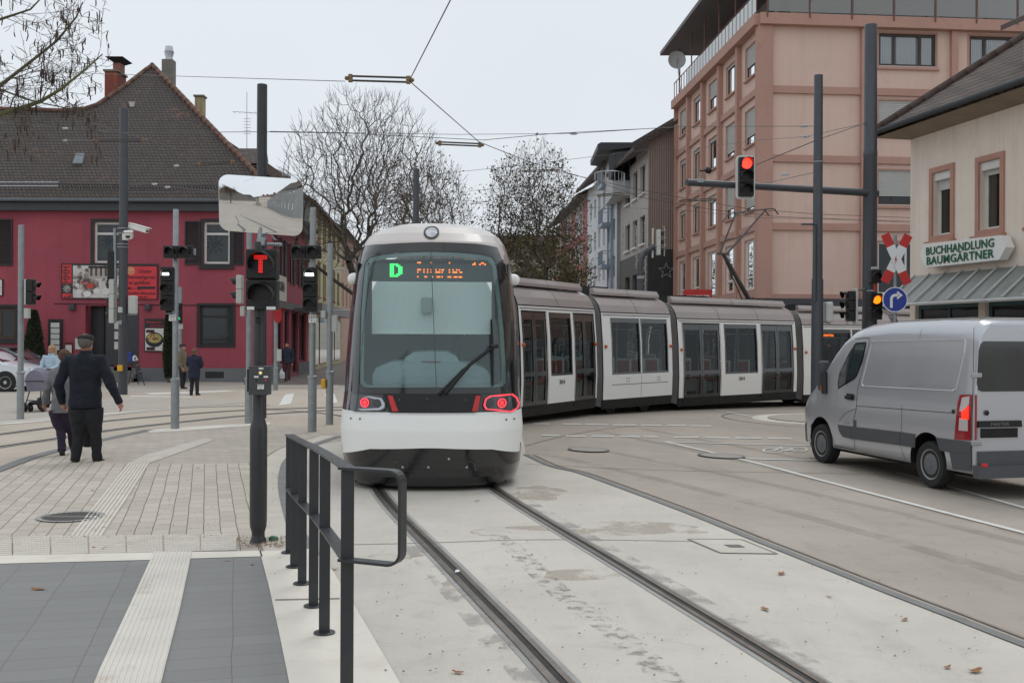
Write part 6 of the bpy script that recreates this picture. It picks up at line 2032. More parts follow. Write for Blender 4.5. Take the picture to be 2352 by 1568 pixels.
def disc(mb, c, r, ax=Vector((0, -1, 0)), n=20, mi=0, bulge=.0):
 side = ax.cross(Vector((0, 0, 1))).normalized(); up = Vector((0, 0, 1))
 mb.add([c + (side * math.cos(2 * math.pi * k / n) + up * math.sin(2 * math.pi * k / n)) * r for k in range(n)] + [c + ax * bulge], [(k, (k + 1) % n, n) for k in range(n)], mi)
def signal(par, Y, x0, y0, x1, y1, n, lit=None, horiz=False, mat_lit=None, bar=False, depth=.14, lit_shape=None, border=False, hoodf=1.0):
 """signal head facing the camera, pixel box x0..y1, n lenses"""
 a, b = W(x0, y1, Y), W(x1, y0, Y)
 w_, h_ = b.x - a.x, b.z - a.z
 cx, cz = (a.x + b.x) / 2, (a.z + b.z) / 2
 mb = MB()
 for i in range(n):
  if horiz: mb.rbox((a.x + w_ * (i + .5) / n, Y, cz), (w_ / n - .002, depth, h_), .015, 2)
  else: mb.rbox((cx, Y, a.z + h_ * (i + .5) / n), (w_, depth, h_ / n - .002), .015, 2)
 hd = mb.build('signal_head', M_sig, par)
 r = (h_ if horiz else w_) * .36
 for i in range(n):
  c = Vector((a.x + w_ * (i + .5) / n if horiz else cx, Y - depth / 2 - .004, cz if horiz else b.z - h_ * (i + .5) / n))
  on = lit == i
  mb = MB()
  if on and bar:
   disc(mb, c, r); mb.build('lens', M_lensd, hd)
   q = MB(); q.rbox(c + Vector((0, -.012, 0)), (r * 1.75, .012, r * .62), .01, 1); q.build('lit_bar', M_wlit, hd)
  elif on:
   disc(mb, c, r, bulge=.02); mb.build('lit_lens', mat_lit, hd)
  else:
   disc(mb, c, r, bulge=.015); mb.build('lens', M_lensd, hd, smooth=True)
  q = MB(); hood(q, c, r * 1.14, r * 1.7 * hoodf); q.build('visor', M_sig, hd)
 if border:
  q = MB(); bw_ = w_ * .30
  pts = []
  def rr(w2, h2, rad, n_=5):
   o = []
   for qx, qz, a0 in ((1, 1, 0), (-1, 1, 90), (-1, -1, 180), (1, -1, 270)):
    for k in range(n_ + 1):
     t = R(a0 + 90 * k / n_); o.append((qx * (w2 - rad) + rad * math.cos(t), qz * (h2 - rad) + rad * math.sin(t)))
   return o
  O, I_ = rr(w_ / 2 + bw_ * .5, h_ / 2 + bw_ * .5, .09), rr(w_ / 2, h_ / 2, .02)
  nO = len(O)
  for k in range(nO):
   k2 = (k + 1) % nO
   q.add([Vector((cx + O[k][0], Y + .02, cz + O[k][1])), Vector((cx + O[k2][0], Y + .02, cz + O[k2][1])), Vector((cx + I_[k2][0], Y + .02, cz + I_[k2][1])), Vector((cx + I_[k][0], Y + .02, cz + I_[k][1]))], [(0, 1, 2, 3)])
   q.add([Vector((cx + O[k][0], Y + .02, cz + O[k][1])), Vector((cx + O[k2][0], Y + .02, cz + O[k2][1])), Vector((cx + O[k2][0], Y + .05, cz + O[k2][1])), Vector((cx + O[k][0], Y + .05, cz + O[k][1]))], [(3, 2, 1, 0)])
  q.build('backing_board', M_wplate, hd)
 return hd, Vector((cx, Y, cz)), w_, h_
def side_signal(par, Y, px, y0, y1, n, dirx=1, back=M_sig, w=.24, d=.16, name='side_signal_head', ax=None):
 """signal head seen from the side, visors pointing along +-x"""
 a, b = W(px, y1, Y), W(px, y0, Y)
 mb = MB(); h = (b.z - a.z)
 for i in range(n): mb.rbox((a.x, Y, a.z + h * (i + .5) / n), (d, w, h / n - .003), .02, 2)
 hd = mb.build(name, back, par)
 ax = ax or Vector((dirx, -.15, 0)).normalized()
 mb = MB()
 for i in range(n):
  c = Vector((a.x + dirx * d / 2, Y, b.z - h * (i + .5) / n))
  q = MB(); hood(q, c, w * .42, .16, ax); q.build('visor', M_sig, hd)
 return hd
def small_box(par, Y, x0, y0, x1, y1, mat, name, d=.1, r=.01, dy=0):
 a, b = W(x0, y1, Y), W(x1, y0, Y)
 mb = MB(); mb.rbox(((a.x + b.x) / 2, Y + dy, (a.z + b.z) / 2), (b.x - a.x, d, b.z - a.z), r, 2)
 return mb.build(name, mat, par), Vector(((a.x + b.x) / 2, Y + dy, (a.z + b.z) / 2)), b.x - a.x, b.z - a.z
def arm(par, pts, r, mat, name='arm'):
 mb = MB(); mb.tube(pts, r, 10); return mb.build(name, mat, par, smooth=True, auto=40)
GP = 'galvanised signal posts round the tram crossing'
# A: left-most post
t, b, Y = pole_at('signal_post', 'galvanised post at the far left, small black signal facing right', 'signal post', 47, 963, 518, 13, 16, 856, group=GP)
arm(t, [W(50, 643, Y), W(62, 642, Y)], .015, M_galv)
hd = side_signal(t, Y, 71, 641, 700, 2, 1, w=.2, d=.15)
small_box(t, Y, 60, 642, 64, 700, M_back, 'backing_plate', .22)
small_box(t, Y - .05, 57, 708, 68, 731, M_back, 'control_box', .12)
# B
t, b, Y = pole_at('signal_post', 'galvanised post with tram signals in front of the red house, second post from the left', 'signal post', 402, 985, 482, 13, 19, 872, group=GP)
signal(t, Y - .12, 377, 565, 444, 593, 2, horiz=True)
signal(t, Y - .12, 370, 613, 398, 713, 3, lit=0, bar=True)
o, c, w_, h_ = small_box(t, Y - .1, 388, 723, 404, 737, M_wplate, 'number_plate', .01, .002)
mb = MB(); mb.text('LSA5', h_ * .5, XZ(c + Vector((-w_ * .46, -.008, h_ * .08)))); mb.text('T 2', h_ * .5, XZ(c + Vector((-w_ * .26, -.008, -h_ * .42)))); mb.build('plate_lettering', M_txt, o)
arm(t, [W(398, 720, Y), W(380, 720, Y - .1)], .012, M_galv)
small_box(t, Y - .1, 443, 571, 450, 586, M_galv, 'bracket', .05)
# C
t, b, Y = pole_at('signal_post', 'galvanised post with tram signals between the big black signal and the tram', 'signal post', 717, 992, 478, 14, 20, 866, group=GP)
signal(t, Y - .12, 668, 564, 738, 594, 2, horiz=True)
signal(t, Y - .12, 696, 614, 729, 716, 3, lit=0, bar=True)
o, c, w_, h_ = small_box(t, Y - .1, 709, 723, 727, 741, M_wplate, 'number_plate', .01, .002)
mb = MB(); mb.text('LSA5', h_ * .46, XZ(c + Vector((-w_ * .46, -.008, h_ * .08)))); mb.text('T 1', h_ * .46, XZ(c + Vector((-w_ * .26, -.008, -h_ * .42)))); mb.build('plate_lettering', M_txt, o)
# D
t, b, Y = pole_at('signal_post', 'galvanised post beside the tram with a yellow push button', 'signal post', 757, 975, 561, 13, 17, 855, group=GP)
arm(t, [W(760, 618, Y), W(800, 620, Y)], .014, M_galv)
arm(t, [W(760, 712, Y), W(800, 713, Y)], .014, M_galv)
small_box(t, Y, 763, 724, 775, 762, M_back, 'signal_back', .15)
small_box(t, Y, 738, 714, 748, 730, M_back, 'signal_back', .15)
small_box(t, Y - .05, 738, 870, 748, 892, M_yb, 'push_button_box', .12, .02)
# E: post behind the main signal, left-facing lamps
t, b, Y = pole_at('signal_post', 'galvanised post just left of the big black tram signal', 'signal post', 571, 973, 470, 13, 17, 870, group=GP)
hd = side_signal(t, Y, 551, 632, 697, 2, -1, back=M_back, w=.24, d=.12)
small_box(t, Y, 553, 703, 562, 726, M_back, 'control_box', .14)
# F: far small posts
t, b, Y = pole_at('signal_post', 'thin far post beside the walking woman with a no-entry sign edge', 'signal post', 633, 896, 600, 9, 11, 846, group=GP)
small_box(t, Y - .03, 636, 802, 646, 829, M_back, 'control_box', .12)
mb = MB(); c_ = W(638, 722, Y); mb.lathe([(.02, -.006), (.30, -.006), (.30, .006), (.02, .006)], c_, 24, M=(Matrix.Rotation(R(74), 3, 'Z') @ Matrix.Rotation(R(90), 3, 'X')))
mb.build('round_sign', pm('sign_red', (176, 40, 44), .5), t)
t, b, Y = pole_at('signal_post', 'thin far post with a small green signal lit, left of the navy-coated woman', 'signal post', 413, 886, 660, 9, 11, 828, group=GP)
hd, c, w_, h_ = signal(t, Y - .1, 408, 696, 418, 742, 2, lit=1, mat_lit=lamp_mat('small_green', (30, 190, 120), .8))
small_box(t, Y - .05, 410, 744, 420, 756, M_back, 'control_box', .1)
# dark mast with cameras
t, b, Y = pole_at('catenary_mast', 'dark grey mast carrying surveillance cameras in front of the red house', 'mast', 282, 906, 250, 19, mat=M_mast)
def camera_(par, p, d, L=.42, r=.055):
 mb = MB(); d = Vector(d).normalized()
 q = Matrix.Translation(p) @ d.to_track_quat('X', 'Z').to_matrix().to_4x4()
 mb.rbox((0, 0, 0), (L, r * 2, r * 2), .02, 2); mb.rbox((.04, 0, r * 1.15), (L * 1.1, r * 2.5, .015), .005, 1)
 mb.v = [tuple(q @ Vector(v)) for v in mb.v]
 o = mb.build('surveillance_camera', M_wplate, par)
 m2 = MB(); disc(m2, p + d * (L / 2 + .002), r * .7, d); m2.build('camera_lens', M_lensd, o)
camera_(t, W(318, 524, Y - .1), (1, -.5, -.28), .78, .08)
arm(t, [W(290, 528, Y), W(302, 528, Y), W(306, 524, Y - .05)], .02, M_wplate)
camera_(t, W(296, 540, Y - .25), (.15, -1, -.25), .3, .11)
small_box(t, Y - .1, 283, 537, 293, 552, M_wplate, 'camera_mount', .2)
side_signal(t, Y, 259, 642, 742, 3, -1, back=M_back, w=.3, d=.16)
small_box(t, Y, 248, 632, 262, 646, M_sig, 'signal_cap', .15) if False else None
small_box(t, Y, 296, 679, 315, 721, M_back, 'signal_back', .2, .04)
arm(t, [W(284, 723, Y), W(315, 722, Y)], .02, M_galv)
small_box(t, Y - .18, 272, 705, 281, 718, M_back, 'control_box', .1)
small_box(t, Y - .2, 272, 736, 280, 745, M_galv, 'plate', .02)
small_box(t, Y - .2, 270, 838, 281, 852, M_yb, 'push_button_box', .1, .02)
mb = MB(); mb.tube([W(265, 650, Y), W(264, 524, Y)], .055, 8); mb.build('side_tube', M_galv, t)
mb = MB(); mb.tube([W(245, 655, Y), W(259, 598, Y), W(260, 588, Y)], .03, 6); mb.rbox(W(256, 608, Y), (.25, .12, .9), .03, 1); mb.build('loudspeaker', M_sig, t)
for y_ in (525, 536, 561, 568): 
 mb = MB(); c_ = W(283, y_, Y); mb.lathe([(.18, -.015), (.18, .015)], c_, 16); mb.build('mast_band', M_galv, t)
# big black mast behind the main signal
t, b, Y = pole_at('catenary_mast', 'tall black mast rising behind the traffic mirror', 'mast', 599, 960, 195, 23, mat=M_mastb)
# far mast behind the tram
t, b, Y = pole_at('catenary_mast', 'grey mast whose top rises behind the tram roof', 'mast', 954, 912, 388, 14, mat=M_mast)
# the main signal post with the lit T
bp = G(593, 1248); Y = bp.y
ms = thing('tram_signal', 'big black tram signal with a lit red T on a thick black post', 'tram signal', bp)
S = Y / FOC
def zr(y): return W(593, y, Y).z - bp.z
mb = MB()
mb.lathe([(.078, 0), (.078, .012), (.060, zr(1232)), (.058, zr(1222)), (.074, zr(1208)), (.078, zr(1195)), (.078, zr(985)), (.072, zr(975)), (.056, zr(962)), (.054, zr(900)), (.052, zr(712)), (.052, zr(560)), (.05, zr(556))], bp, 24)
mb.build('post', M_mastb, ms, smooth=True, auto=35)
Ys = Y - .10
a, b_ = W(565, 712, Ys), W(636, 572, Ys)
mb = MB(); hh = (b_.z - a.z) / 2
for i in range(2): mb.rbox(((a.x + b_.x) / 2, Ys + .05, a.z + hh * (i + .5)), (b_.x - a.x, .16, hh - .003), .014, 2)
hd = mb.build('signal_head', M_sig, ms)
cx = (a.x + b_.x) / 2 + .012
for i in range(2):
 c = Vector((cx, Ys - .035, b_.z - hh * (i + .5)))
 mb = MB(); disc(mb, c, .102, bulge=.01); mb.build('lens', M_lensd, hd, smooth=True)
 mb = MB(); hood(mb, c, .118, .16); mb.build('visor', M_sig, hd)
mb = MB()
c0 = Vector((cx - .008, Ys - .052, b_.z - hh * .5))
px_ = .0135
for r_ in range(12):
 for q_ in range(9):
  on = (r_ < 3) or (3 <= q_ <= 5)
  if on:
   c = c0 + Vector(((q_ - 4) * px_, 0, (5.5 - r_) * px_)); s_ = .0047
   mb.add([c + Vector((u * s_, 0, v * s_)) for u, v in ((-1, -1), (1, -1), (1, 1), (-1, 1))], [(0, 1, 2, 3)])
mb.build('lit_letter_T', M_tlit, hd)
for x0, x1 in ((567, 584), (612, 633)):
 small_box(ms, Ys - .036, x0, 704, x1, 711, M_wplate, 'maker_plate', .004, .001)
mb = MB(); c = W(593, 735, Y - .06); mb.rbox(c, (.05, .05, .05), .01, 1); mb.build('clamp', M_sig, ms)
mb = MB(); c = W(600, 556, Y - .02); mb.rbox(c, (.07, .05, .08), .01, 1); mb.rbox(c + Vector((.12, 0, -.02)), (.14, .06, .03), .01, 1); mb.build('cap_bracket', M_galv, ms)
# control box
o, c, w_, h_ = small_box(ms, Y - .13, 575, 840, 620, 906, pm('box_dark_grey', (66, 67, 68), .45, .05), 'control_box', .14, .006)
f = c + Vector((0, -.072, 0))
def onbox(px, py): q = W(px, py, Y - .2); return Vector((q.x, f.y, q.z))
mb = MB(); disc(mb, onbox(599, 856) + Vector((0, -.006, 0)), .016, bulge=.008); mb.build('amber_lamp', M_ylit, o)
mb = MB(); mb.lathe([(.021, 0), (.021, .01)], onbox(599, 856), 16, M=Matrix.Rotation(R(90), 3, 'X')); mb.build('lamp_ring', M_galv, o)
q_ = onbox(599, 888)
for x_, y_, a_, b_ in ((600, 846, .04, .016), (589, 865, .04, .016), (611, 865, .04, .016), (599, 888, .058, .042)):
 mb = MB(); mb.box(onbox(x_, y_) + Vector((0, -.002, 0)), (a_, .003, b_)); mb.build('label_plate', M_wplate, o)
mb = MB(); mb.text('65.29', .022, XZ(q_ + Vector((-.027, -.004, .002))), sx=.95, depth=.0008); mb.text('LSA', .014, XZ(q_ + Vector((-.014, -.004, -.017))), depth=.0008); mb.build('label_lettering', M_txt, o)
mb = MB(); disc(mb, onbox(589, 873) + Vector((0, -.004, 0)), .009, bulge=.006); mb.build('key_switch', M_sig, o)
mb = MB(); disc(mb, onbox(611, 873) + Vector((0, -.004, 0)), .010, bulge=.008); mb.build('red_button', M_redp, o)
mb = MB(); mb.box(c + Vector((-.10, .0, 0)), (.012, .10, .2)); mb.build('hinge', M_sig, o)
# traffic mirror
Ym = Y - .02
mm = thing('traffic_mirror', 'large rounded convex traffic mirror on the black signal post', 'traffic mirror', W(601, 541, Ym))
C4 = [W(510, 403, Ym - .05), W(693, 408, Ym + .02), W(691, 541, Ym + .06), W(512, 531, Ym - .01)]   # corners tl tr br bl
def mir(u, v):
 top = C4[0].lerp(C4[1], u); bot = C4[3].lerp(C4[2], u)
 return bot.lerp(top, v)
nrm = ((C4[1] - C4[0]).cross(C4[0] - C4[3])).normalized()
if nrm.y > 0: nrm = -nrm
def rrect(rad=.16, n=7, asp=.72):
 o = []
 for qx, qz, a0 in ((1, 1, 0), (0, 1, 90), (0, 0, 180), (1, 0, 270)):
  for k in range(n + 1):
   t = R(a0 + 90 * k / n)
   rx, ry = rad * .72, rad
   o.append(((1 - rx if qx else rx) + rx * math.cos(t), (1 - ry if qz else ry) + ry * math.sin(t)))
 return o
bnd = rrect()
# aim: the mirror looks back along the street behind the camera, a little to the right and down
tgt = Vector((.085, -1, -.055)).normalized()
mc = mir(.5, .5)
RADM = 3.2
import mathutils
rings_ = []
NR = 14
view = (Vector((0, 0, CAM_H)) - mc).normalized()
des_r = Vector((0.47, -.88, -.035)).normalized()       # what the centre of the mirror should show
nm = (view + des_r).normalized()
ax_u = (C4[1] - C4[0]).normalized(); ax_v = (C4[0] - C4[3]).normalized()
base = nm
def mpt(u, v):
 """boundary keeps its measured outline; surface tilted to nm and bulged"""
 p = mir(u, v)
 q = p - mc
 # slide along y so that the sheet is perpendicular to nm
 dy = -(q.x * nm.x + q.z * nm.z) / nm.y - q.y
 q2 = q + Vector((0, dy, 0))
 r2 = q2.length_squared
 return mc + q2 - nm * (r2 / (2 * RADM)), (q2, r2)
verts = []; faces = []
M_ = len(bnd)
for i in range(NR + 1):
 f_ = i / NR
 for k in range(M_):
  u, v = .5 + (bnd[k][0] - .5) * f_, .5 + (bnd[k][1] - .5) * f_
  verts.append(mpt(u, v)[0])
for i in range(NR):
 for k in range(M_):
  k2 = (k + 1) % M_
  faces.append((i * M_ + k, (i + 1) * M_ + k, (i + 1) * M_ + k2, i * M_ + k2))
mb = MB(); mb.add(verts, faces)
M_mir, n_, b_m = nmat('mirror_glass')
b_m.inputs['Base Color'].default_value = (.90, .92, .93, 1); b_m.inputs['Metallic'].default_value = 1; b_m.inputs['Roughness'].default_value = .015
mb.build('mirror_face', M_mir, mm, smooth=True)
rim = [mpt(*q)[0] for q in bnd]; back = [p - nm * .035 for p in rim]
mb = MB(); mb.loft([[p + nm * .003 for p in rim], back], cap=False); mb.add(back, [tuple(range(len(back)))])
mb.build('mirror_rim', pm('mirror_rim_white', (214, 216, 216), .5, .04), mm)
mb = MB(); mb.tube([mc - nm * .05, Vector((mc.x, mc.y + .1, mc.z - .3)), W(599, 560, Y)], .022, 8); mb.tube([W(594, 556, Y), mpt(.5, .2)[0] - nm * .04], .02, 8); mb.tube([W(622, 540, Y), W(634, 552, Y)], .008, 6)
mb.build('mirror_bracket', M_galv, mm, smooth=True)
mb = MB(); mb.tube([W(516, 500, Ym - .05), W(518, 524, Ym - .05)], .012, 6); mb.build('clip', M_galv, mm)
# railing in front
M_rl = pm('railing_anthracite', (58, 60, 62), .42, .06, 6, .03, 80, metal=.3, coat=.15)
rail = thing('handrail', 'dark flat-bar railing with a looped end in the foreground', 'railing', G(745, 1460))
posts = [(800, None), (745, 1459), (720, 1397), (694, 1345), (676, 1306), (664, 1273)]
PB = [G(x, y) for x, y in posts[1:]]
d0 = (PB[0] - PB[1]); p1 = PB[0] + d0 * 1.03
p1 = Vector(((800 - 1176) / FOC * 5.6, 5.6, 0)); PB = [p1] + PB
zTf = lambda Y: 1.035 + (9.29 - Y) * .0466
zMf = lambda Y: .58 + (9.29 - Y) * .040
zT, zM = zTf(5.6), zMf(5.6)
for i, p in enumerate(PB):
 mb = MB(); wpost = (30, 25, 22, 20, 19, 16)[i] / FOC * p.y
 top = zTf(p.y) - .012
 mb.rbox((p.x, p.y, top / 2 + .004), (wpost, .014, top - .008), .003, 1)
 po = mb.build('railing_post', M_rl, rail)
 mb = MB(); mb.lathe([(.068, 0), (.068, .008), (.064, .010)], (p.x, p.y, .017), 24); mb.build('base_plate', M_rl, po)
def flat(pts, w, t, name):
 """flat bar lying along pts, width w across, thickness t"""
 mb = MB(); ring = []
 for i, p in enumerate(pts):
  a, b = pts[max(i - 1, 0)], pts[min(i + 1, len(pts) - 1)]
  d = (b - a).normalized()
  acr = Vector((0.98, 0, 0)) if abs(d.x) < .8 else Vector((0, 1, 0))
  acr = (acr - d * acr.dot(d)).normalized()
  nn = d.cross(acr).normalized()
  ring.append([p + acr * w / 2 + nn * t / 2, p - acr * w / 2 + nn * t / 2, p - acr * w / 2 - nn * t / 2, p + acr * w / 2 - nn * t / 2])
 mb.loft(ring); return mb.build(name, M_rl, rail)
flat([Vector((p.x, p.y, zTf(p.y))) for p in reversed(PB)] , .075, .014, 'top_rail')
flat([Vector((p.x, p.y, zMf(p.y))) for p in reversed(PB)], .075, .012, 'middle_rail')
# looped end: rounded flat bar, broad side across the line of sight
lx0, lx1 = p1.x + .035, p1.x + .30
loop = [Vector((lx0 - .07, p1.y, zT)), Vector((lx1 - .06, p1.y - .12, zT))]
for k in range(1, 6):
 t = R(90 - 18 * k); loop.append(Vector((lx1 - .06 + .06 * math.cos(t), p1.y - .12, zT - .06 + .06 * math.sin(t))))
loop.append(Vector((lx1, p1.y - .12, zM + .06)))
for k in range(1, 6):
 t = R(-18 * k); loop.append(Vector((lx1 - .06 + .06 * math.cos(t), p1.y - .12, zM + .06 + .06 * math.sin(t))))
loop.append(Vector((lx0 - .07, p1.y, zM)))
mb = MB(); ring = []
for i, p in enumerate(loop):
 a, b = loop[max(i - 1, 0)], loop[min(i + 1, len(loop) - 1)]
 d = Vector((b.x - a.x, 0, b.z - a.z)).normalized(); nn = Vector((-d.z, 0, d.x)); acr = Vector((.33, .94, 0)) * .037
 ring.append([p + acr + nn * .007, p - acr + nn * .007, p - acr - nn * .007, p + acr - nn * .007])
mb.loft(ring); mb.build('end_loop', M_rl, rail)
# right-hand masts
# big mast with arm over the road
bx = 1997; Yr = 24.0
base = GX(bx, Yr)
am = thing('signal_mast', 'tall grey mast on the right with a long arm over the road', 'mast', base)
zt_ = W(1997, 58, Yr).z
mb = MB(); mb.lathe([(.175, 0), (.16, 3), (.150, 6.2), (.156, 6.22), (.156, 6.34), (.149, 6.36), (.137, zt_ - base.z), (.128, zt_ - base.z + .01)], base, 24); mb.build('post', M_mast, am, smooth=True, auto=30)
aL = W(1578, 419, Yr - 1.2); aR = W(2015, 444, Yr)
mb = MB(); mb.tube([aL, W(1700, 426, Yr - .85), aR], [.075, .075, .085], 14); mb.build('arm', M_mast, am, smooth=True, auto=40)
sgm = thing('traffic_signal', 'white-bordered traffic signal lit red on the long mast arm', 'traffic signal', W(1712, 430, Yr - 1.0))
signal(sgm, Yr - 1.05, 1695.5, 362, 1730, 452, 3, lit=0, mat_lit=M_rlit, border=True, depth=.2)
mb = MB(); mb.rbox(W(1712, 428, Yr - .9), (.1, .25, .25), .02, 1); mb.build('bracket', M_galv, sgm)
cm = thing('traffic_camera', 'small round detector camera standing on the mast arm', 'camera', W(1608, 412, Yr - 1.1))
mb = MB(); mb.tube([W(1608, 418, Yr - 1.12), W(1608, 394, Yr - 1.12)], .018, 6); mb.rbox(W(1608, 416, Yr - 1.15), (.16, .12, .08), .01, 1); mb.build('stand', M_galv, cm)
mb = MB(); mb.sphere(W(1627, 391, Yr - 1.15), .075); mb.tube([W(1606, 393, Yr - 1.12), W(1622, 391, Yr - 1.12)], .02, 6); mb.build('camera_head', M_sig, cm, smooth=True)
mb = MB()
fl = thing('arm_floodlight', 'flat dark lamp head on the mast arm left of the red signal', 'lamp', W(1655, 421, Yr - .9))
mb.rbox(W(1655, 421, Yr - .6), (.42, .2, .05), .02, 2, 0, M=Matrix.Rotation(R(-6), 3, 'Y')); mb.build('lamp_head', M_sig, fl)
# signals low on the big mast
s2 = thing('traffic_signal', 'low traffic signal lit amber beside the big mast over the van roof', 'traffic signal', W(2010, 735, Yr - .4))
signal(s2, Yr - .5, 1997, 673, 2024, 734, 2, lit=0, mat_lit=M_olit, depth=.18)
arm(s2, [W(1990, 668, Yr - .1), W(2012, 668, Yr - .4)], .02, M_galv)
s3 = thing('traffic_signal', 'small unlit black signal above the amber one', 'traffic signal', W(2010, 648, Yr - .4))
signal(s3, Yr - .5, 1998, 619, 2022, 650, 1, depth=.18)
small_box(s3, Yr - .45, 2002, 613, 2016, 619, M_back, 'bracket', .1)
mb = MB(); mb.tube([W(2010, 668, Yr - .45), W(2010, 650, Yr - .45)], .03, 6); mb.build('tube', M_redp, s3)
s4 = thing('traffic_signal', 'side-on black traffic signal left of the big mast, visors to the left', 'traffic signal', W(1955, 745, Yr - .3))
hd = side_signal(s4, Yr - .3, 1953, 668, 738, 3, -1, w=.26, d=.15, ax=Vector((-1, -.3, 0)).normalized())
small_box(s4, Yr - .3, 1962, 663, 1967, 745, M_back, 'backing_plate', .26)
arm(s4, [W(1964, 666, Yr - .3), W(1985, 666, Yr - .1), W(1985, 661, Yr - .1)], .02, M_galv)
arm(s4, [W(1964, 735, Yr - .3), W(1985, 735, Yr - .1)], .02, M_galv)
# second mast
Y2 = 20.5
b2 = GX(1877, Y2)
m2 = thing('catenary_mast', 'plain grey mast standing behind the front of the silver van', 'mast', b2)
zt_ = W(1879, 173, Y2).z; tp = W(1880, 173, Y2)
mb = MB(); mb.tube([b2, b2.lerp(tp, .45), b2.lerp(tp, .451), tp], [.125, .108, .095, .082], 20); mb.build('post', M_mast, m2, smooth=True, auto=40)
mb = MB(); q = b2.lerp(tp, (W(1878, 372, Y2).z - b2.z) / (tp.z - b2.z)); mb.lathe([(.1, -.01), (.1, .01)], q, 16); mb.build('mast_band', M_galv, m2)
sl_ = thing('street_lamp', 'small flat lamp head on a short tube strapped to the right mast', 'street lamp', W(1871, 700, Y2 - .1))
mb = MB(); mb.tube([W(1871, 690, Y2 - .13), W(1871, 518, Y2 - .13)], .035, 8); mb.build('tube', M_mast, sl_)
mb = MB(); mb.rbox(W(1857, 515, Y2 - .13), (.26, .1, .035), .012, 2); mb.build('lamp_head', M_mast, sl_)
s5 = thing('traffic_signal', 'pale grey rounded back of a signal right of the plain mast', 'traffic signal', W(1902, 745, Y2 + .1))
small_box(s5, Y2 + .1, 1893, 694, 1912, 740, M_back, 'signal_head', .2, .04)
arm(s5, [W(1880, 697, Y2), W(1912, 694, Y2 + .1)], .015, M_galv)
arm(s5, [W(1880, 737, Y2), W(1906, 743, Y2 + .1)], .015, M_galv)
# cross and round sign on a thin post
Y3 = 23.0; b3 = GX(2056, Y3)
xs = thing('level_crossing_sign', 'red and white crossed boards above a blue right-turn sign', 'crossing sign', b3)
mb = MB(); mb.tube([b3, W(2056, 540, Y3)], .035, 10); mb.build('post', M_galv, xs)
M_sred2 = pm('sign_board_red', (190, 44, 44), .5, .05); M_swh = pm('sign_board_white', (222, 224, 226), .5, .04)
cX = W(2058, 595, Y3 - .08)
for sgn, (ax_, ay_), (bx_, by_) in ((1, (2032, 538), (2084, 652)), (-1, (2087, 540), (2032, 648))):
 A_, B_ = W(ax_, ay_, Y3 - .08), W(bx_, by_, Y3 - .08)
 A_.y -= .012 * (sgn + 1); B_.y -= .012 * (sgn + 1)
 d = (B_ - A_).normalized(); nn = Vector((-d.z, 0, d.x)) * .095; L_ = (B_ - A_).length
 mb = MB()
 for f0, f1, mi in ((0, .24, 0), (.24, .76, 1), (.76, 1, 0)):
  p_, q_ = A_ + d * L_ * f0, A_ + d * L_ * f1
  mb.prism([p_ - nn, q_ - nn, q_ + nn, p_ + nn], (0, .01, 0), mi)
 mb.build('cross_board', [M_sred2, M_swh], xs)
mb = MB(); zz_ = [(.02, .11), (-.03, .01), (.02, .015), (-.02, -.10), (-.025, -.02), (.035, .02)]
c_ = W(2058, 597, Y3 - .13)
mb.add([c_ + Vector((x, 0, z)) for x, z in ((.015, .12), (-.03, 0), (-.002, .005), (-.02, -.10), (.03, .03), (.002, .025))], [(0, 1, 2, 5), (2, 3, 4, 5)]); mb.build('flash_symbol', M_sred2, xs)
bsn = thing('blue_arrow_sign', 'round blue sign with white bent right-turn arrow below the crossed boards', 'road sign', W(2055, 716, Y3 - .05))
cB = W(2055.5, 688, Y3 - .10); rB = 28 / FOC * Y3
mb = MB(); mb.lathe([(.02, 0), (rB, 0), (rB, .012), (.02, .012)], cB, 32, M=Matrix.Rotation(R(90), 3, 'X')); mb.build('disc', pm('sign_blue', (36, 60, 150), .4, .06), bsn)
mb = MB(); mb.lathe([(rB * 1.03, .002), (rB * 1.03, .012), (rB * .96, .0125), (rB * .96, .003)], cB, 32, M=Matrix.Rotation(R(90), 3, 'X')); mb.build('rim', M_swh, bsn)
mb = MB(); yA = cB.y - .018
def ap(x, z): return Vector((cB.x + x * rB, yA, cB.z + z * rB))
arc_o = [(-.42 + 0, -.68)]
out_ = [(-.42, -.68)] ; inn_ = [(-.20, -.68)]
for k in range(7):
 t = R(180 - 15 * k); out_.append((.0 + .42 * math.cos(t) , .0 + .42 * math.sin(t) + .05)); inn_.append((.0 + .20 * math.cos(t), .05 + .20 * math.sin(t)))
out_.append((.25, .47)); inn_.append((.25, .25))
for i in range(len(out_) - 1): mb.add([ap(*out_[i]), ap(*out_[i + 1]), ap(*inn_[i + 1]), ap(*inn_[i])], [(0, 1, 2, 3)])
mb.add([ap(.62, .36), ap(.18, .02), ap(.12, .16), ap(.36, .36), ap(.12, .56), ap(.18, .70)], [(0, 1, 2, 3), (0, 3, 4, 5)])
mb.build('arrow', M_swh, bsn)
mb = MB(); mb.rbox(cB + Vector((0, .04, 0)), (.08, .06, .05), .01, 1); mb.build('clamp', M_galv, bsn)
# distant signal on a bent pole
Y5 = 40.0; b5 = GX(1471, Y5)
ds = thing('traffic_signal', 'far signal on a bent grey pole in front of the brown building', 'traffic signal', b5)
arm(ds, [b5, W(1471, 640, Y5), W(1472, 600, Y5), W(1480, 580, Y5), W(1503, 566, Y5)], .11, M_mast, 'post')
mb = MB(); c_ = W(1471, 637, Y5); mb.lathe([(.14, -.05), (.14, .05)], c_, 14); mb.build('collar', M_galv, ds)
side_signal(ds, Y5, 1512, 528, 586, 3, 1, back=M_back, w=.36, d=.14, ax=Vector((1, .2, 0)).normalized())
arm(ds, [W(1500, 524, Y5), W(1499, 592, Y5)], .04, M_back, 'bracket')
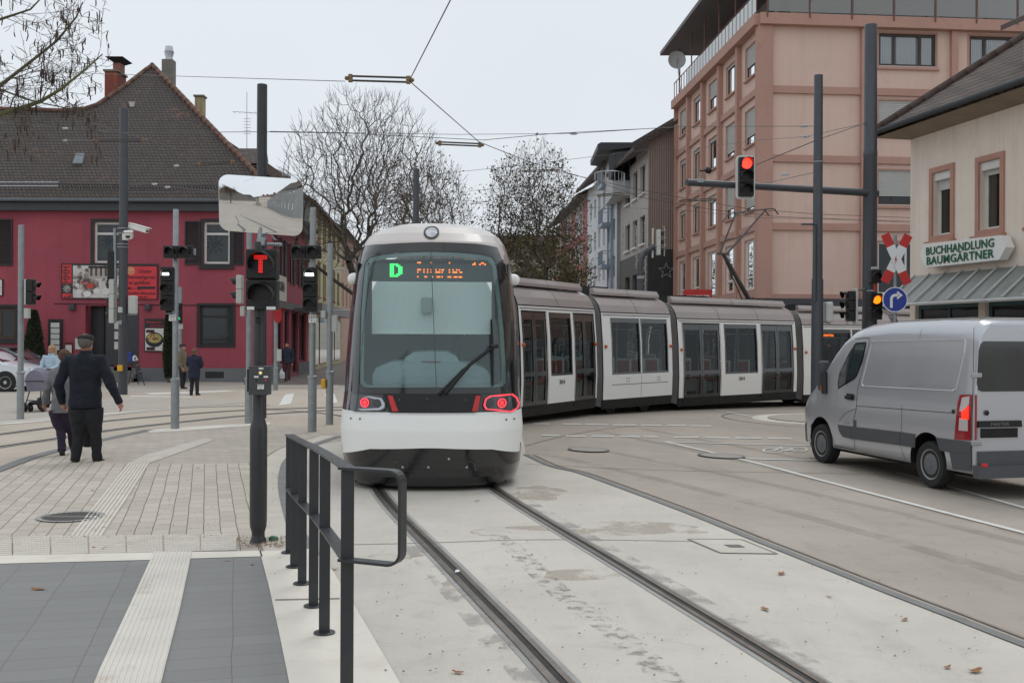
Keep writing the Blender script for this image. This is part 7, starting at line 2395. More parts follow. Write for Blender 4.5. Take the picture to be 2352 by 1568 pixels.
# A-board, blue box
Yb = 40.2; bA = GX(313, Yb)
ab = thing('a_board', 'black folding advertising board on thin legs by the entrance steps', 'advertising board', bA)
mb = MB()
P0, P1, P2, P3 = W(299, 885, Yb), W(331, 884, Yb), W(311, 817, Yb), W(303, 818, Yb)
mb.tube([W(295, 882, Yb + .3), W(308, 816, Yb)], .02, 5); mb.tube([W(333, 887, Yb - .3), W(311, 816, Yb)], .02, 5); mb.tube([W(318, 884, Yb + .5), W(309, 820, Yb)], .02, 5); mb.tube([W(296, 868, Yb + .2), W(326, 866, Yb)], .015, 5)
mb.build('stand', pm('dark_green_metal', (44, 62, 56), .5), ab)
mb = MB(); mb.prism([W(306, 830, Yb - .1), W(316, 828, Yb - .1), W(326, 860, Yb - .25), W(316, 862, Yb - .25)], (0, .03, 0)); mb.build('panel', M_blk, ab)
mb = MB(); mb.prism([W(305, 829, Yb - .1), W(304, 820, Yb - .1), W(308, 815, Yb - .1), W(313, 818, Yb - .1), W(317, 827, Yb - .1)], (0, .03, 0)); mb.build('header', M_swh, ab)
mb = MB(); mb.add([W(x, y, Yb - .12) for x, y in ((308, 826), (308, 821), (310, 818), (312, 822), (313, 826))], [(0, 1, 2, 3, 4)]); mb.add([W(x, y, Yb - .27) for x, y in ((312, 838), (319, 836), (320, 838), (313, 840))], [(0, 1, 2, 3)]); mb.add([W(x, y, Yb - .3) for x, y in ((318, 852), (323, 851), (324, 854), (319, 855))], [(0, 1, 2, 3)]); mb.build('print', M_plinth, ab)
lb = thing('blue_bin', 'small blue box hung beside the dark mast by the steps', 'box', W(297, 829, 41))
mb = MB(); mb.rbox(W(296, 819, 41), (.26, .18, .36), .02, 2); mb.rbox(W(296, 811, 41), (.3, .22, .04), .01, 1); mb.build('body', pm('bin_blue', (44, 62, 140), .5), lb)
# blue parking box on the white car's side
# VEHICLES
def drape_fn(poly, fn, step=.08, mb=None, mi=0, hole=None):
 """lay a flat outline onto a curved surface fn(u, v)"""
 bm = bmesh.new(); vs = [bm.verts.new((p[0], p[1], 0)) for p in poly]; f = bm.faces.new(vs); f.normal_update()
 if f.normal.z < 0: f.normal_flip()
 def cut(co, no):
  bmesh.ops.bisect_plane(bm, geom=list(bm.verts) + list(bm.edges) + list(bm.faces), plane_co=co, plane_no=no, dist=1e-6)
 x0, x1 = min(p[0] for p in poly), max(p[0] for p in poly); z0, z1 = min(p[1] for p in poly), max(p[1] for p in poly)
 for x in np.arange(math.ceil(x0 / step) * step, x1, step): cut((x, 0, 0), (1, 0, 0))
 for z in np.arange(math.ceil(z0 / step) * step, z1, step): cut((0, z, 0), (0, 1, 0))
 if hole:
  for i in range(len(hole)):
   a, b = Vector(hole[i]), Vector(hole[i - 1]); d = b - a
   if d.length > 1e-5: cut((a.x, a.y, 0), (-d.y, d.x, 0))
  bmesh.ops.delete(bm, geom=[f for f in bm.faces if inside(f.calc_center_median()[:2], hole)], context='FACES')
 mb = mb or MB(); bm.verts.index_update()
 mb.add([fn(v.co.x, v.co.y) for v in bm.verts], [[v.index for v in f.verts] for f in bm.faces], mi)
 bm.free(); return mb
def shrink(pts, t):
 c = (sum(p[0] for p in pts) / len(pts), sum(p[1] for p in pts) / len(pts))
 return [(p[0] + (c[0] - p[0]) * t / max(math.dist(p, c), .01), p[1] + (c[1] - p[1]) * t / max(math.dist(p, c), .01)) for p in pts]
def wheel(par, c, ax, r, w, side, hub=(150, 152, 154), spokes=12, name='wheel', plain=False):
 """wheel at c with axle direction ax (unit, outwards)"""
 Rt = ax.to_track_quat('Z', 'Y').to_matrix()
 mb = MB(); mb.lathe([(r * .62, -w), (r * .93, -w), (r, -w * .82), (r * 1.0, -w * .2), (r * .94, -.005), (r * .80, 0.0), (r * .68, -.012), (r * .62, -.02)], c, 36, M=Rt)
 tyre = mb.build(name, pm('tyre_rubber', (38, 38, 38), .8, .15, 8), par, smooth=True, auto=35)
 M_h = pm('wheel_rim_%d' % hub[0], hub, .4, .08, 8, metal=.6)
 mb = MB(); mb.lathe([(r * .66, -.03), (r * .66, -.012), (r * .60, -.018), (r * .52, -.05), (r * .50, -.05), (.01, -.045)], c, 32, M=Rt)
 rim = mb.build('rim', M_h, tyre, smooth=True, auto=35)
 mb = MB()
 for k in range(spokes):
  t = 2 * math.pi * k / spokes
  p = c + Rt @ Vector((math.cos(t) * r * .56, math.sin(t) * r * .56, -.028))
  mb.lathe([(r * .045, 0), (r * .045, .006)], p, 8, M=Rt)
 mb.build('rim_slots', M_sig, tyre)
 mb = MB()
 if plain: mb.lathe([(r * .2, -.02), (r * .16, -.01), (.005, -.008)], c, 20, M=Rt)
 else: mb.lathe([(r * .47, -.045), (r * .47, -.022), (r * .40, -.012), (r * .16, -.012), (r * .15, -.004), (.005, -.002)], c, 28, M=Rt)
 mb.build('hub_cap', pm('hub_grey', (104, 106, 110), .5, .1, 8) if not plain else M_h, tyre, smooth=True, auto=35)
 return tyre
# silver van
RWp, FWp = G(2134, 1121), G(1884, 1062)
HD = (FWp - RWp); WB = Vector(HD[:2]).length; HD = Vector((HD.x, HD.y, 0)).normalized()
LN = Vector((-HD.y, HD.x, 0))                 # to the van's left
gv = (RWp.z + FWp.z) / 2
v0 = Vector((RWp.x, RWp.y, 0)) + LN * .03
van = thing('delivery_van', 'silver-grey panel van on the right with its brake light lit', 'van', (v0.x, v0.y, gv))
pitch = (FWp.z - RWp.z) / WB
def vp(x, y, z): 
 p = v0 + HD * x + LN * y; return Vector((p.x, p.y, gv + z))
VW = Wall(v0, HD, LN)
def vs(cx, cy):
 t, z = VW.st(1814.9 + .3087 * cx, 665.5 + .3087 * cy); return (t, z - gv)
HWD = .965
XT = [-.97, -.93, -.80, 0, 1.0, 1.7, 2.05, 2.3, 2.55, 2.8, 3.02, 3.25, 3.45, 3.60, 3.70, 3.74]
ZT_ = [2.16, 2.26, 2.31, 2.33, 2.32, 2.27, 2.19, 2.06, 1.86, 1.62, 1.41, 1.24, 1.14, 1.02, .86, .62]
WS_ = [.955, .985, 1, 1, 1, 1, 1, .995, .985, .97, .955, .93, .89, .84, .78, .70]
def vztop(x): return float(np.interp(x, XT, ZT_))
def vside(x, z):
 s = float(np.interp(x, XT, WS_))
 h = HWD * s
 if z > 1.1: h -= .115 * ((z - 1.1) / 1.2) ** 1.2 * 1.0
 if z < .55: h -= .02 * (.55 - z) / .3
 zt = vztop(x); r = .20
 if z > zt - r:
  u = min((z - (zt - r)) / r, 1); h -= r * (1 - math.sqrt(max(1 - u * u, 0)))
 return h
M_van = pm('van_silver_paint', (190, 192, 197), .26, .015, .5, .015, 60, metal=.5, coat=.8, rv=.01)
M_vpl = pm('van_grey_plastic', (78, 80, 84), .6, .08, 2)
def vring(x):
 zt = vztop(x); zb = .30 if x < 3.0 else .30
 fz = [0, .08, .18, .3, .42, .54, .66, .78, .9, .96]
 zs = [zb + (zt - .2 - zb) * f for f in fz] + [zt - .2 + .2 * math.sin(R(a)) for a in (0, 20, 40, 60, 75, 88)]
 L_ = [vp(x, -HWD + vside(x, z), z) for z in zs]
 top = []
 hw = vside(x, zt - .001)
 for f in (.75, .4, 0, -.4, -.75): top.append(vp(x, -HWD + hw * f, zt + .03 * (1 - f * f)))
 Rr = [vp(x, -HWD - vside(x, z), z) for z in reversed(zs)]
 return L_ + top + Rr
xs_ = sorted(set(XT + list(np.arange(-.9, 3.7, .12))))
mb0 = MB(); mb0.loft([vring(x) for x in xs_]); mb = mb0
# cut wheel arches
me = bpy.data.meshes.new('vb'); me.from_pydata(mb.v, [], mb.f); ob = bpy.data.objects.new('vb', me); COL.objects.link(ob)
bmt = bmesh.new(); bmt.from_mesh(me); bmesh.ops.recalc_face_normals(bmt, faces=bmt.faces); bmt.to_mesh(me); bmt.free()
cut = MB()
for xx in (0, WB):
 for yy, dy in ((.25, -.55), (-2 * HWD + .30, -.55)):
  cut.tube([vp(xx, yy, .36), vp(xx, yy + dy, .36)], .405, 32)
mc_ = bpy.data.meshes.new('vc'); mc_.from_pydata(cut.v, [], cut.f); oc = bpy.data.objects.new('vc', mc_); COL.objects.link(oc)
bmt = bmesh.new(); bmt.from_mesh(mc_); bmesh.ops.recalc_face_normals(bmt, faces=bmt.faces); bmt.to_mesh(mc_); bmt.free()
md = ob.modifiers.new('b', 'BOOLEAN'); md.operation = 'DIFFERENCE'; md.object = oc; md.solver = 'EXACT'
m2_ = bpy.data.meshes.new_from_object(ob.evaluated_get(bpy.context.evaluated_depsgraph_get()))
mb = MB(); mb.add([v.co.copy() for v in m2_.vertices], [tuple(p.vertices) for p in m2_.polygons])
for o_ in (ob, oc): bpy.data.objects.remove(o_)
# darker inside the arches and below the belly
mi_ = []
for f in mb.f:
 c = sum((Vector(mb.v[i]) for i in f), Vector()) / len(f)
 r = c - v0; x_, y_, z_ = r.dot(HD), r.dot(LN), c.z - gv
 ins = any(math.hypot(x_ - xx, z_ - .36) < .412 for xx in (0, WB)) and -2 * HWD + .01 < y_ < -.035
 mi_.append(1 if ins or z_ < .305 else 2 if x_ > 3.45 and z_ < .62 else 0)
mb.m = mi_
from mathutils.bvhtree import BVHTree
sv, sf = mb0.v, mb0.f
bv = BVHTree.FromPolygons([Vector(p) for p in sv], sf)
vnn = [Vector() for _ in sv]
for f in sf:
 if len(f) > 4: continue
 a, b, c, d = [Vector(sv[i]) for i in f]; n_ = (c - a).cross(d - b)
 ctr = (a + b + c + d) / 4; r = ctr - v0; mid = v0 + HD * min(max(r.dot(HD), -.3), 2.4) + LN * -HWD + Vector((0, 0, gv + 1.1))
 if n_.dot(ctr - mid) < 0: n_ = -n_
 for i in f: vnn[i] += n_.normalized()
vb = mb.build('body', [M_van, M_tmat, M_vpl], van, smooth=True)
me_ = vb.data; Ti = (Matrix.Translation(FR[van][0])).to_3x3(); ln_ = [(0, 0, 0)] * len(me_.loops)
for p in me_.polygons:
 ctr = p.center + FR[van][0]; inn3 = me_.polygons[p.index].material_index == 1
 for li in p.loop_indices:
  vv = me_.vertices[me_.loops[li].vertex_index].co + FR[van][0]
  if inn3 or abs(p.normal.dot(HD)) > .97: ln_[li] = tuple(p.normal); continue
  loc_, nr_, fi_, ds_ = bv.find_nearest(vv + (ctr - vv) * .02)
  ws = [(1 / ((Vector(sv[i]) - vv).length + .003) ** 2, vnn[i]) for i in sf[fi_]]
  nn_ = sum((w_ * q for w_, q in ws), Vector())
  ln_[li] = tuple(nn_.normalized()) if nn_.length > 0 and len(sf[fi_]) <= 4 else tuple(p.normal)
me_.normals_split_custom_set(ln_)
vsurf = lambda off: (lambda x, z: vp(x, -HWD + vside(x, z) + off, z))
def vpoly(*pts): return [vs(*p) for p in pts]
win = vpoly((352, 735), (345, 690), (352, 620), (408, 480), (452, 398), (462, 392), (530, 386), (534, 396), (522, 520), (487, 640), (470, 665), (400, 708))
M_vgl = glassmat('van_glass', (.42, .50, .50), .8, .02)
drape_fn(win, vsurf(.004)).build('side_window_frame', M_sig, vb)
drape_fn(shrink(win, .035), vsurf(.009)).build('side_window', pm('van_window_dark', (50, 62, 64), .06, .2, 2, coat=.8), vb, smooth=True)
b1 = vpoly((405, 700), (448, 404), (456, 402), (414, 698)); drape_fn(b1, vsurf(.013)).build('window_bar', M_sig, vb)
pan = vpoly((540, 716), (528, 705), (528, 680), (572, 405), (582, 388), (600, 383), (1255, 372), (1265, 382), (1262, 470), (1240, 640), (1222, 742), (1205, 752))
inn_ = shrink(pan, .03)
def bev(pts, inner, o0, o1):
 mb = MB()
 for i in range(len(pts)):
  j = (i + 1) % len(pts)
  mb.add([vsurf(o0)(*pts[i]), vsurf(o0)(*pts[j]), vsurf(o1)(*inner[j]), vsurf(o1)(*inner[i])], [(0, 1, 2, 3)])
 return mb
# pressed side panel: rim stands proud, field is sunk between
out_ = [(p[0] + (p[0] - q[0]) * .6, p[1] + (p[1] - q[1]) * .6) for p, q in zip(pan, inn_)]
mb = bev(out_, pan, .001, .014); mb2 = bev(pan, inn_, .014, .003); mb.add(mb2.v, mb2.f)
mb.build('panel_pressing', M_van, vb, smooth=False)
def seam(pts, w=.006, off=.004, mat=M_sig, name='panel_seam'):
 q = [vs(*p) for p in pts]; mb = MB()
 for a, b in zip(q[:-1], q[1:]):
  d = Vector((b[0] - a[0], b[1] - a[1])); n_ = max(1, int(d.length / .1)); nn = Vector((-d.y, d.x)).normalized() * w
  for k in range(n_):
   p0 = Vector(a) + d * k / n_; p1_ = Vector(a) + d * (k + 1) / n_
   mb.add([vsurf(off)(*(p0 - nn)), vsurf(off)(*(p1_ - nn)), vsurf(off)(*(p1_ + nn)), vsurf(off)(*(p0 + nn))], [(0, 1, 2, 3)])
 return mb.build(name, mat, vb)
seam([(445, 362), (555, 358), (553, 420), (525, 560), (498, 740), (494, 880), (470, 980), (478, 1188), (325, 1160), (300, 1060)], .004)
seam([(930, 225), (925, 370)], .003); seam([(832, 860), (828, 1060)], .003); seam([(822, 1165), (850, 1262)], .003)
seam([(495, 862), (1205, 915)], .004); seam([(605, 240), (1300, 205)], .003); seam([(835, 700), (1205, 720)], .005, mat=pm('pressing_line', (150, 150, 152), .5))
seam([(365, 975), (405, 920), (495, 880)], .003)
rub = vpoly((358, 1003), (465, 1017), (830, 1057), (930, 1073), (922, 1172), (830, 1157), (465, 1108), (395, 1092), (370, 1050))
drape_fn(rub, vsurf(.018)).build('rub_strip', M_vpl, vb)
bev(rub, shrink(rub, -.015), .018, 0).build('rub_strip_edge', M_vpl, vb)
seam([(462, 1017), (462, 1108)], .004, .021); seam([(828, 1057), (822, 1160)], .004, .021)
rub2 = vpoly((1092, 1098), (1180, 1110), (1345, 1132), (1345, 1215), (1180, 1205), (1120, 1195))
drape_fn(rub2, vsurf(.016)).build('bumper_corner', M_vpl, vb)
drape_fn(vpoly((1190, 1205), (1345, 1160), (1345, 1350), (1205, 1330)), vsurf(.012)).build('bumper_side', M_vpl, vb)
hx_, hz_ = vs(447, 800)
mb = MB(); mb.rbox(vp(hx_, .035, hz_), (.18, .035, .05), .012, 2, math.atan2(HD.y, HD.x)); mb.rbox(vp(hx_ - .01, .01, hz_ + .01), (.2, .02, .1), .012, 2, math.atan2(HD.y, HD.x)); mb.build('door_handle', M_sig, vb)
hx_, hz_ = vs(1216, 905); mb = MB(); disc(mb, vp(hx_, .008, hz_), .03, LN); mb.build('filler_cap', M_sig, vb)
hx_, hz_ = vs(484, 992); mb = MB(); mb.box(vp(hx_, .003, hz_), (.06, .012, .10), math.atan2(HD.y, HD.x)); mb.build('door_track', M_vpl, vb)
mb = MB(); hx_, hz_ = vs(408, 992)
mb.text('dCi 125', .045, VW.T(hx_ - .0, hz_ + gv, .02, True), depth=.002); mb.build('badge_lettering', M_chr, vb)
# door mirror
mx, mz = vs(255, 640)
mpos = vp(2.98, .17, 1.36)
q = W(1814.9 + .3087 * 253, 665.5 + .3087 * 640, mpos.y)
mpos = Vector((q.x, mpos.y, q.z))
mb = MB(); mb.rbox(mpos, (.20, .12, .50), .05, 3, R(15)); mm_ = mb.build('door_mirror', pm('mirror_plastic', (64, 68, 72), .5, .06), vb, smooth=True)
mb = MB(); mb.tube([mpos + Vector((.08, 0, .1)), vp(2.72, -.03, 1.42)], .03, 6); mb.tube([mpos + Vector((.08, 0, -.12)), vp(2.72, -.03, 1.22)], .035, 6); mb.tube([vp(2.76, -.03, 1.5), vp(2.70, -.01, 1.15)], .06, 6); mb.build('mirror_arm', M_sig, mm_)
mb = MB(); mb.rbox(mpos + Vector((-.06, -.065, -.20)), (.05, .02, .08), .008, 1); mb.build('indicator', M_orl, mm_)
# wheels
ra = math.atan2(HD.y, HD.x)
for xx in (0, WB):
 wheel(van, vp(xx, -.03, .322), LN, .322, .20, 1)
 wheel(van, vp(xx, -2 * HWD + .03, .322), -LN, .322, .20, 1)
# back face
BK = Wall(v0 - HD * .975, -LN, -HD)
def bs_(cx, cy):
 t, z = BK.st(1814.9 + .3087 * cx, 665.5 + .3087 * cy); return (t, z - gv)
def bfn(off):
 def f(t, z):
  e = max(.08 - t, 0) if t < .08 else 0
  return BK.P(t, z + gv, off)
 return f
rear = [(.03, .32), (2 * HWD - .03, .32), (2 * HWD - .03, 1.2), (2 * HWD - .12, 2.1), (2 * HWD - .25, 2.24), (.25, 2.24), (.12, 2.1), (.03, 1.2)]
drape_fn(rear, bfn(-.006)).build('rear_panel', M_van, vb)
def mirx(p): return [(2 * HWD - t, z) for t, z in p]
rw = [bs_(*p) for p in ((1400, 745), (1385, 700), (1400, 450), (1415, 400), (1445, 382), (1760, 388))]
wr = [(rw[0][0] + .0, rw[0][1]), rw[1], rw[2], rw[3], rw[4], (.93, rw[4][1]), (.93, rw[0][1] - .02), (rw[0][0] + .06, rw[0][1] - .02)]
M_vdk = pm('van_rear_glass', (36, 44, 44), .05, .3, 1.5, coat=.9)
for w_ in (wr, mirx(wr)):
 drape_fn(w_, bfn(.006)).build('rear_window', M_vdk, vb)
mb = MB()
for a, b in ((.955, .975),):
 mb.add([bfn(.003)(a, .4), bfn(.003)(b, .4), bfn(.003)(b, 2.2), bfn(.003)(a, 2.2)], [(0, 1, 2, 3)])
a_ = bs_(1352, 640)[0]
mb.add([bfn(.003)(a_ - .004, .4), bfn(.003)(a_ + .004, .4), bfn(.003)(a_ + .03, 2.2), bfn(.003)(a_ + .022, 2.2)], [(0, 1, 2, 3)])
mb.build('door_seam', M_sig, vb)
t0_, zb0 = bs_(1340, 1168)
bmp_ = [(-.0, .28), (2 * HWD, .28), (2 * HWD, .62), (1.6, .66), (.12, bs_(1345, 1165)[1]), (0, bs_(1345, 1165)[1])]
mb = MB(); mb.prism([BK.P(t, z + gv, -.02) for t, z in [(.0, .26), (2 * HWD, .26), (2 * HWD, .42), (0, .42)]], -HD * .12); mb.build('rear_bumper', M_vpl, vb)
mb = MB(); mb.prism([BK.P(t, z + gv, -.01) for t, z in [(.05, .42), (2 * HWD - .05, .42), (2 * HWD - .05, .60), (.05, .60)]], -HD * .035); mb.build('lower_panel', M_vpl, vb)
# tail lamp wraps the corner
tl_s = [bs_(*p) for p in ((1338, 780), (1338, 1118))]
side_l = vpoly((1262, 782), (1300, 776), (1345, 778), (1345, 1120), (1228, 1112), (1240, 965), (1250, 840))
M_tlr = pm('tail_lens_red', (150, 34, 40), .12, .08, 4, coat=.8); M_tlc = pm('tail_lens_clear', (200, 190, 190), .12, .06, 8, coat=.8)
tlo = drape_fn([(max(x, -.93), z) for x, z in side_l], vsurf(.015)).build('tail_lamp', M_tlr, vb)
def lampq(pts, mat, nm, off=.02): drape_fn([(max(x, -.93), z) for x, z in vpoly(*pts)], vsurf(off)).build(nm, mat, tlo)
lampq(((1282, 800), (1334, 792), (1334, 850), (1290, 905), (1268, 900)), M_tlc, 'reversing_lens')
lampq(((1268, 950), (1328, 965), (1328, 1050), (1262, 1045)), M_tlc, 'fog_lens')
lampq(((1285, 905), (1334, 860), (1334, 962), (1285, 960)), lamp_mat('brake_light_glow', (255, 40, 24), 1.6), 'brake_light', .024)
drape_fn([(-.0, tl_s[1][1]), (.035, tl_s[1][1]), (.035, tl_s[0][1]), (.0, tl_s[0][1])], bfn(.006)).build('tail_lamp_return', M_tlr, tlo)
drape_fn(mirx([(-.0, tl_s[1][1]), (.09, tl_s[1][1]), (.07, tl_s[0][1]), (.0, tl_s[0][1])]), bfn(.006)).build('tail_lamp', M_tlr, vb)
for cx_, cy_ in ((1335, 636), (1318, 1140)):
 t_, z_ = bs_(cx_ + 8, cy_); mb = MB(); mb.rbox(BK.P(max(t_, .02), z_ + gv, .015), (.15, .03, .06), .006, 1, ra + R(90)); mb.build('door_hinge', M_chr, vb)
def brect(x0, y0, x1, y1): 
 a = bs_(x0, (y0 + y1) / 2)[0]; b = bs_(x1, (y0 + y1) / 2)[0]; c = bs_((x0 + x1) / 2, y1)[1]; d = bs_((x0 + x1) / 2, y0)[1]; return a, b, c, d
a, b, c, d = brect(1390, 972, 1716, 1020)
mb = MB(); mb.prism([BK.P(t, z + gv, .0) for t, z in ((a, c), (b, c), (b - .01, d), (a + .01, d))], -HD * .03); hs_ = mb.build('handle_strip', M_sig, vb)
tmp = MB(); tmp.text('MASTER', .05, Matrix.Identity(4)); 
mb = MB(); mb.text('MASTER', .058, BK.T(a + (b - a) * .27, c + gv + .022, .033), sx=1.35, depth=.001); mb.build('lettering', M_vpl if False else pm('badge_grey', (128, 130, 132), .4, metal=.5), hs_)
a, b, c, d = brect(1414, 1028, 1688, 1098)
mb = MB(); mb.prism([BK.P(t, z + gv, .004) for t, z in ((a, c), (b, c), (b, d), (a, d))], -HD * .012); mb.build('number_plate', pm('plate_black', (8, 8, 8), .6), vb)
mb = MB(); mb.prism([BK.P(t, z + gv, .001) for t, z in ((a - .03, c - .02), (b + .03, c - .02), (b + .03, d + .02), (a - .03, d + .02))], -HD * .003); mb.build('plate_recess', M_van, vb)
t_, z_ = bs_(1460, 914); mb = MB(); disc(mb, BK.P(t_, z_ + gv, .012), .035, -HD, bulge=.02); mb.build('rear_lock', M_sig, vb)
t_, z_ = bs_(1336, 1300); mb = MB(); mb.rbox(BK.P(max(t_, .08), z_ + gv, .10), (.09, .02, .05), .005, 1, ra + R(90)); mb.build('reflector', M_redp, vb)
mb = MB(); mb.box(vp(1.4, -HWD, .26), (4.0, 1.3, .1), ra); mb.build('underbody', M_tmat, vb)
# windscreen, bonnet lamp on far side
def wtop(y): return y
mb = MB()
for a_, b_ in ((2.33, 2.62), (2.62, 2.96)):
 q = []
 for x in (a_, b_):
  q.append(vp(x, -HWD - .78, vztop(x) + .015)); q.append(vp(x, -HWD + .78, vztop(x) + .015))
 mb.add([q[0], q[1], q[3], q[2]], [(0, 1, 2, 3)])
mb.build('windscreen', M_vdk, vb)
mb = MB(); mb.rbox(vp(3.42, -.36, .92), (.2, .3, .3), .05, 2, ra); mb.build('headlamp', M_lens, vb)
# parked hatchbacks at the far left
def hatchback(label, nose_px, Yc, paint, head=0.0, grp=None):
 nose = GX(nose_px, Yc)
 t = thing('parked_car', label, 'car', (nose.x - .85, Yc + .85, 0), head, grp)
 L0 = Vector((nose.x - .85, Yc + .85, 0))
 XS = [.87, .84, .72, .45, .15, -.15, -.5, -.95, -1.5, -2.1, -2.7, -3.0, -3.15, -3.2]
 ZS = [.52, .66, .76, .86, .93, .98, 1.22, 1.42, 1.48, 1.46, 1.36, 1.10, .9, .6]
 WD = [.55, .68, .78, .84, .86, .86, .83, .79, .78, .78, .76, .78, .76, .66]
 def f(x, y, z): return Vector((L0.x + x, L0.y + y, z))
 rings = []
 for x, zt, wd in zip(XS, ZS, WD):
  ring = []
  zb = .20
  wb = min(.86, wd + (.05 if zt > 1.0 else 0))
  belt = min(.92, zt - .06)
  prof = [(wb * .96, zb), (wb, zb + .15), (wb, .55 if zt > .6 else zt - .1), (wb * .985, belt)] + [(wd * .93, max(zt - .12, belt + .01)), (wd * .84, zt - .03), (wd * .6, zt), (0, zt + .015)]
  ring = [f(x, -y, z) for y, z in prof] + [f(x, y, z) for y, z in reversed(prof[:-1])]
  rings.append(ring)
 mb = MB(); mb.loft(rings); bo = mb.build('body', paint, t, smooth=True, auto=40)
 mb = MB()
 mb.add([f(-.22, -.865, .95), f(-.62, -.84, 1.22), f(-1.0, -.80, 1.38), f(-1.6, -.79, 1.41), f(-1.6, -.87, .95)], [(0, 1, 2, 3, 4)])
 mb.add([f(-1.68, -.87, .95), f(-1.68, -.79, 1.41), f(-2.4, -.79, 1.36), f(-2.6, -.87, .97)], [(0, 1, 2, 3)])
 mb.add([f(-.16, -.70, 1.0), f(-.85, -.66, 1.40), f(-.85, .66, 1.40), f(-.16, .70, 1.0)], [(0, 1, 2, 3)])
 mb.build('windows', M_vdk, bo)
 for xx in (0, -2.5):
  for s in (-1, 1):
   wheel(t, f(xx, s * .88, .31), Vector((0, s, 0)), .31, .2, 1, hub=(186, 188, 190), spokes=9, plain=True)
  mb = MB(); mb.lathe([(.36, 0), (.36, .006)], f(xx, -.857, .33), 26, M=Matrix.Rotation(R(90), 3, 'X')); mb.build('wheel_arch', M_tmat, bo)
 for s in (-1, 1):
  mb = MB(); mb.sphere(f(.70, s * .66, .66), .13, sx=1.2, sy=.8, sz=.75); mb.build('headlamp', M_chr, bo, smooth=True)
 mb = MB(); mb.rbox(f(.86, 0, .42), (.04, .9, .14), .02, 2); mb.rbox(f(.84, 0, .64), (.06, .8, .06), .02, 2); mb.build('grille', M_sig, bo)
 mb = MB(); mb.rbox(f(-.45, -.97, 1.0), (.14, .18, .12), .04, 2); mb.build('wing_mirror', paint, bo)
 return t
M_wcar = pm('white_car_paint', (212, 216, 222), .25, .03, 2, coat=.6)
M_gcar = pm('grey_car_paint', (104, 104, 110), .3, .05, 2, metal=.5, coat=.6)
hatchback('white hatchback at the left picture edge, nose towards the pram', 72, 35.0, M_wcar)
hatchback('grey car half hidden behind the white hatchback and the pram', 122, 38.3, M_gcar)
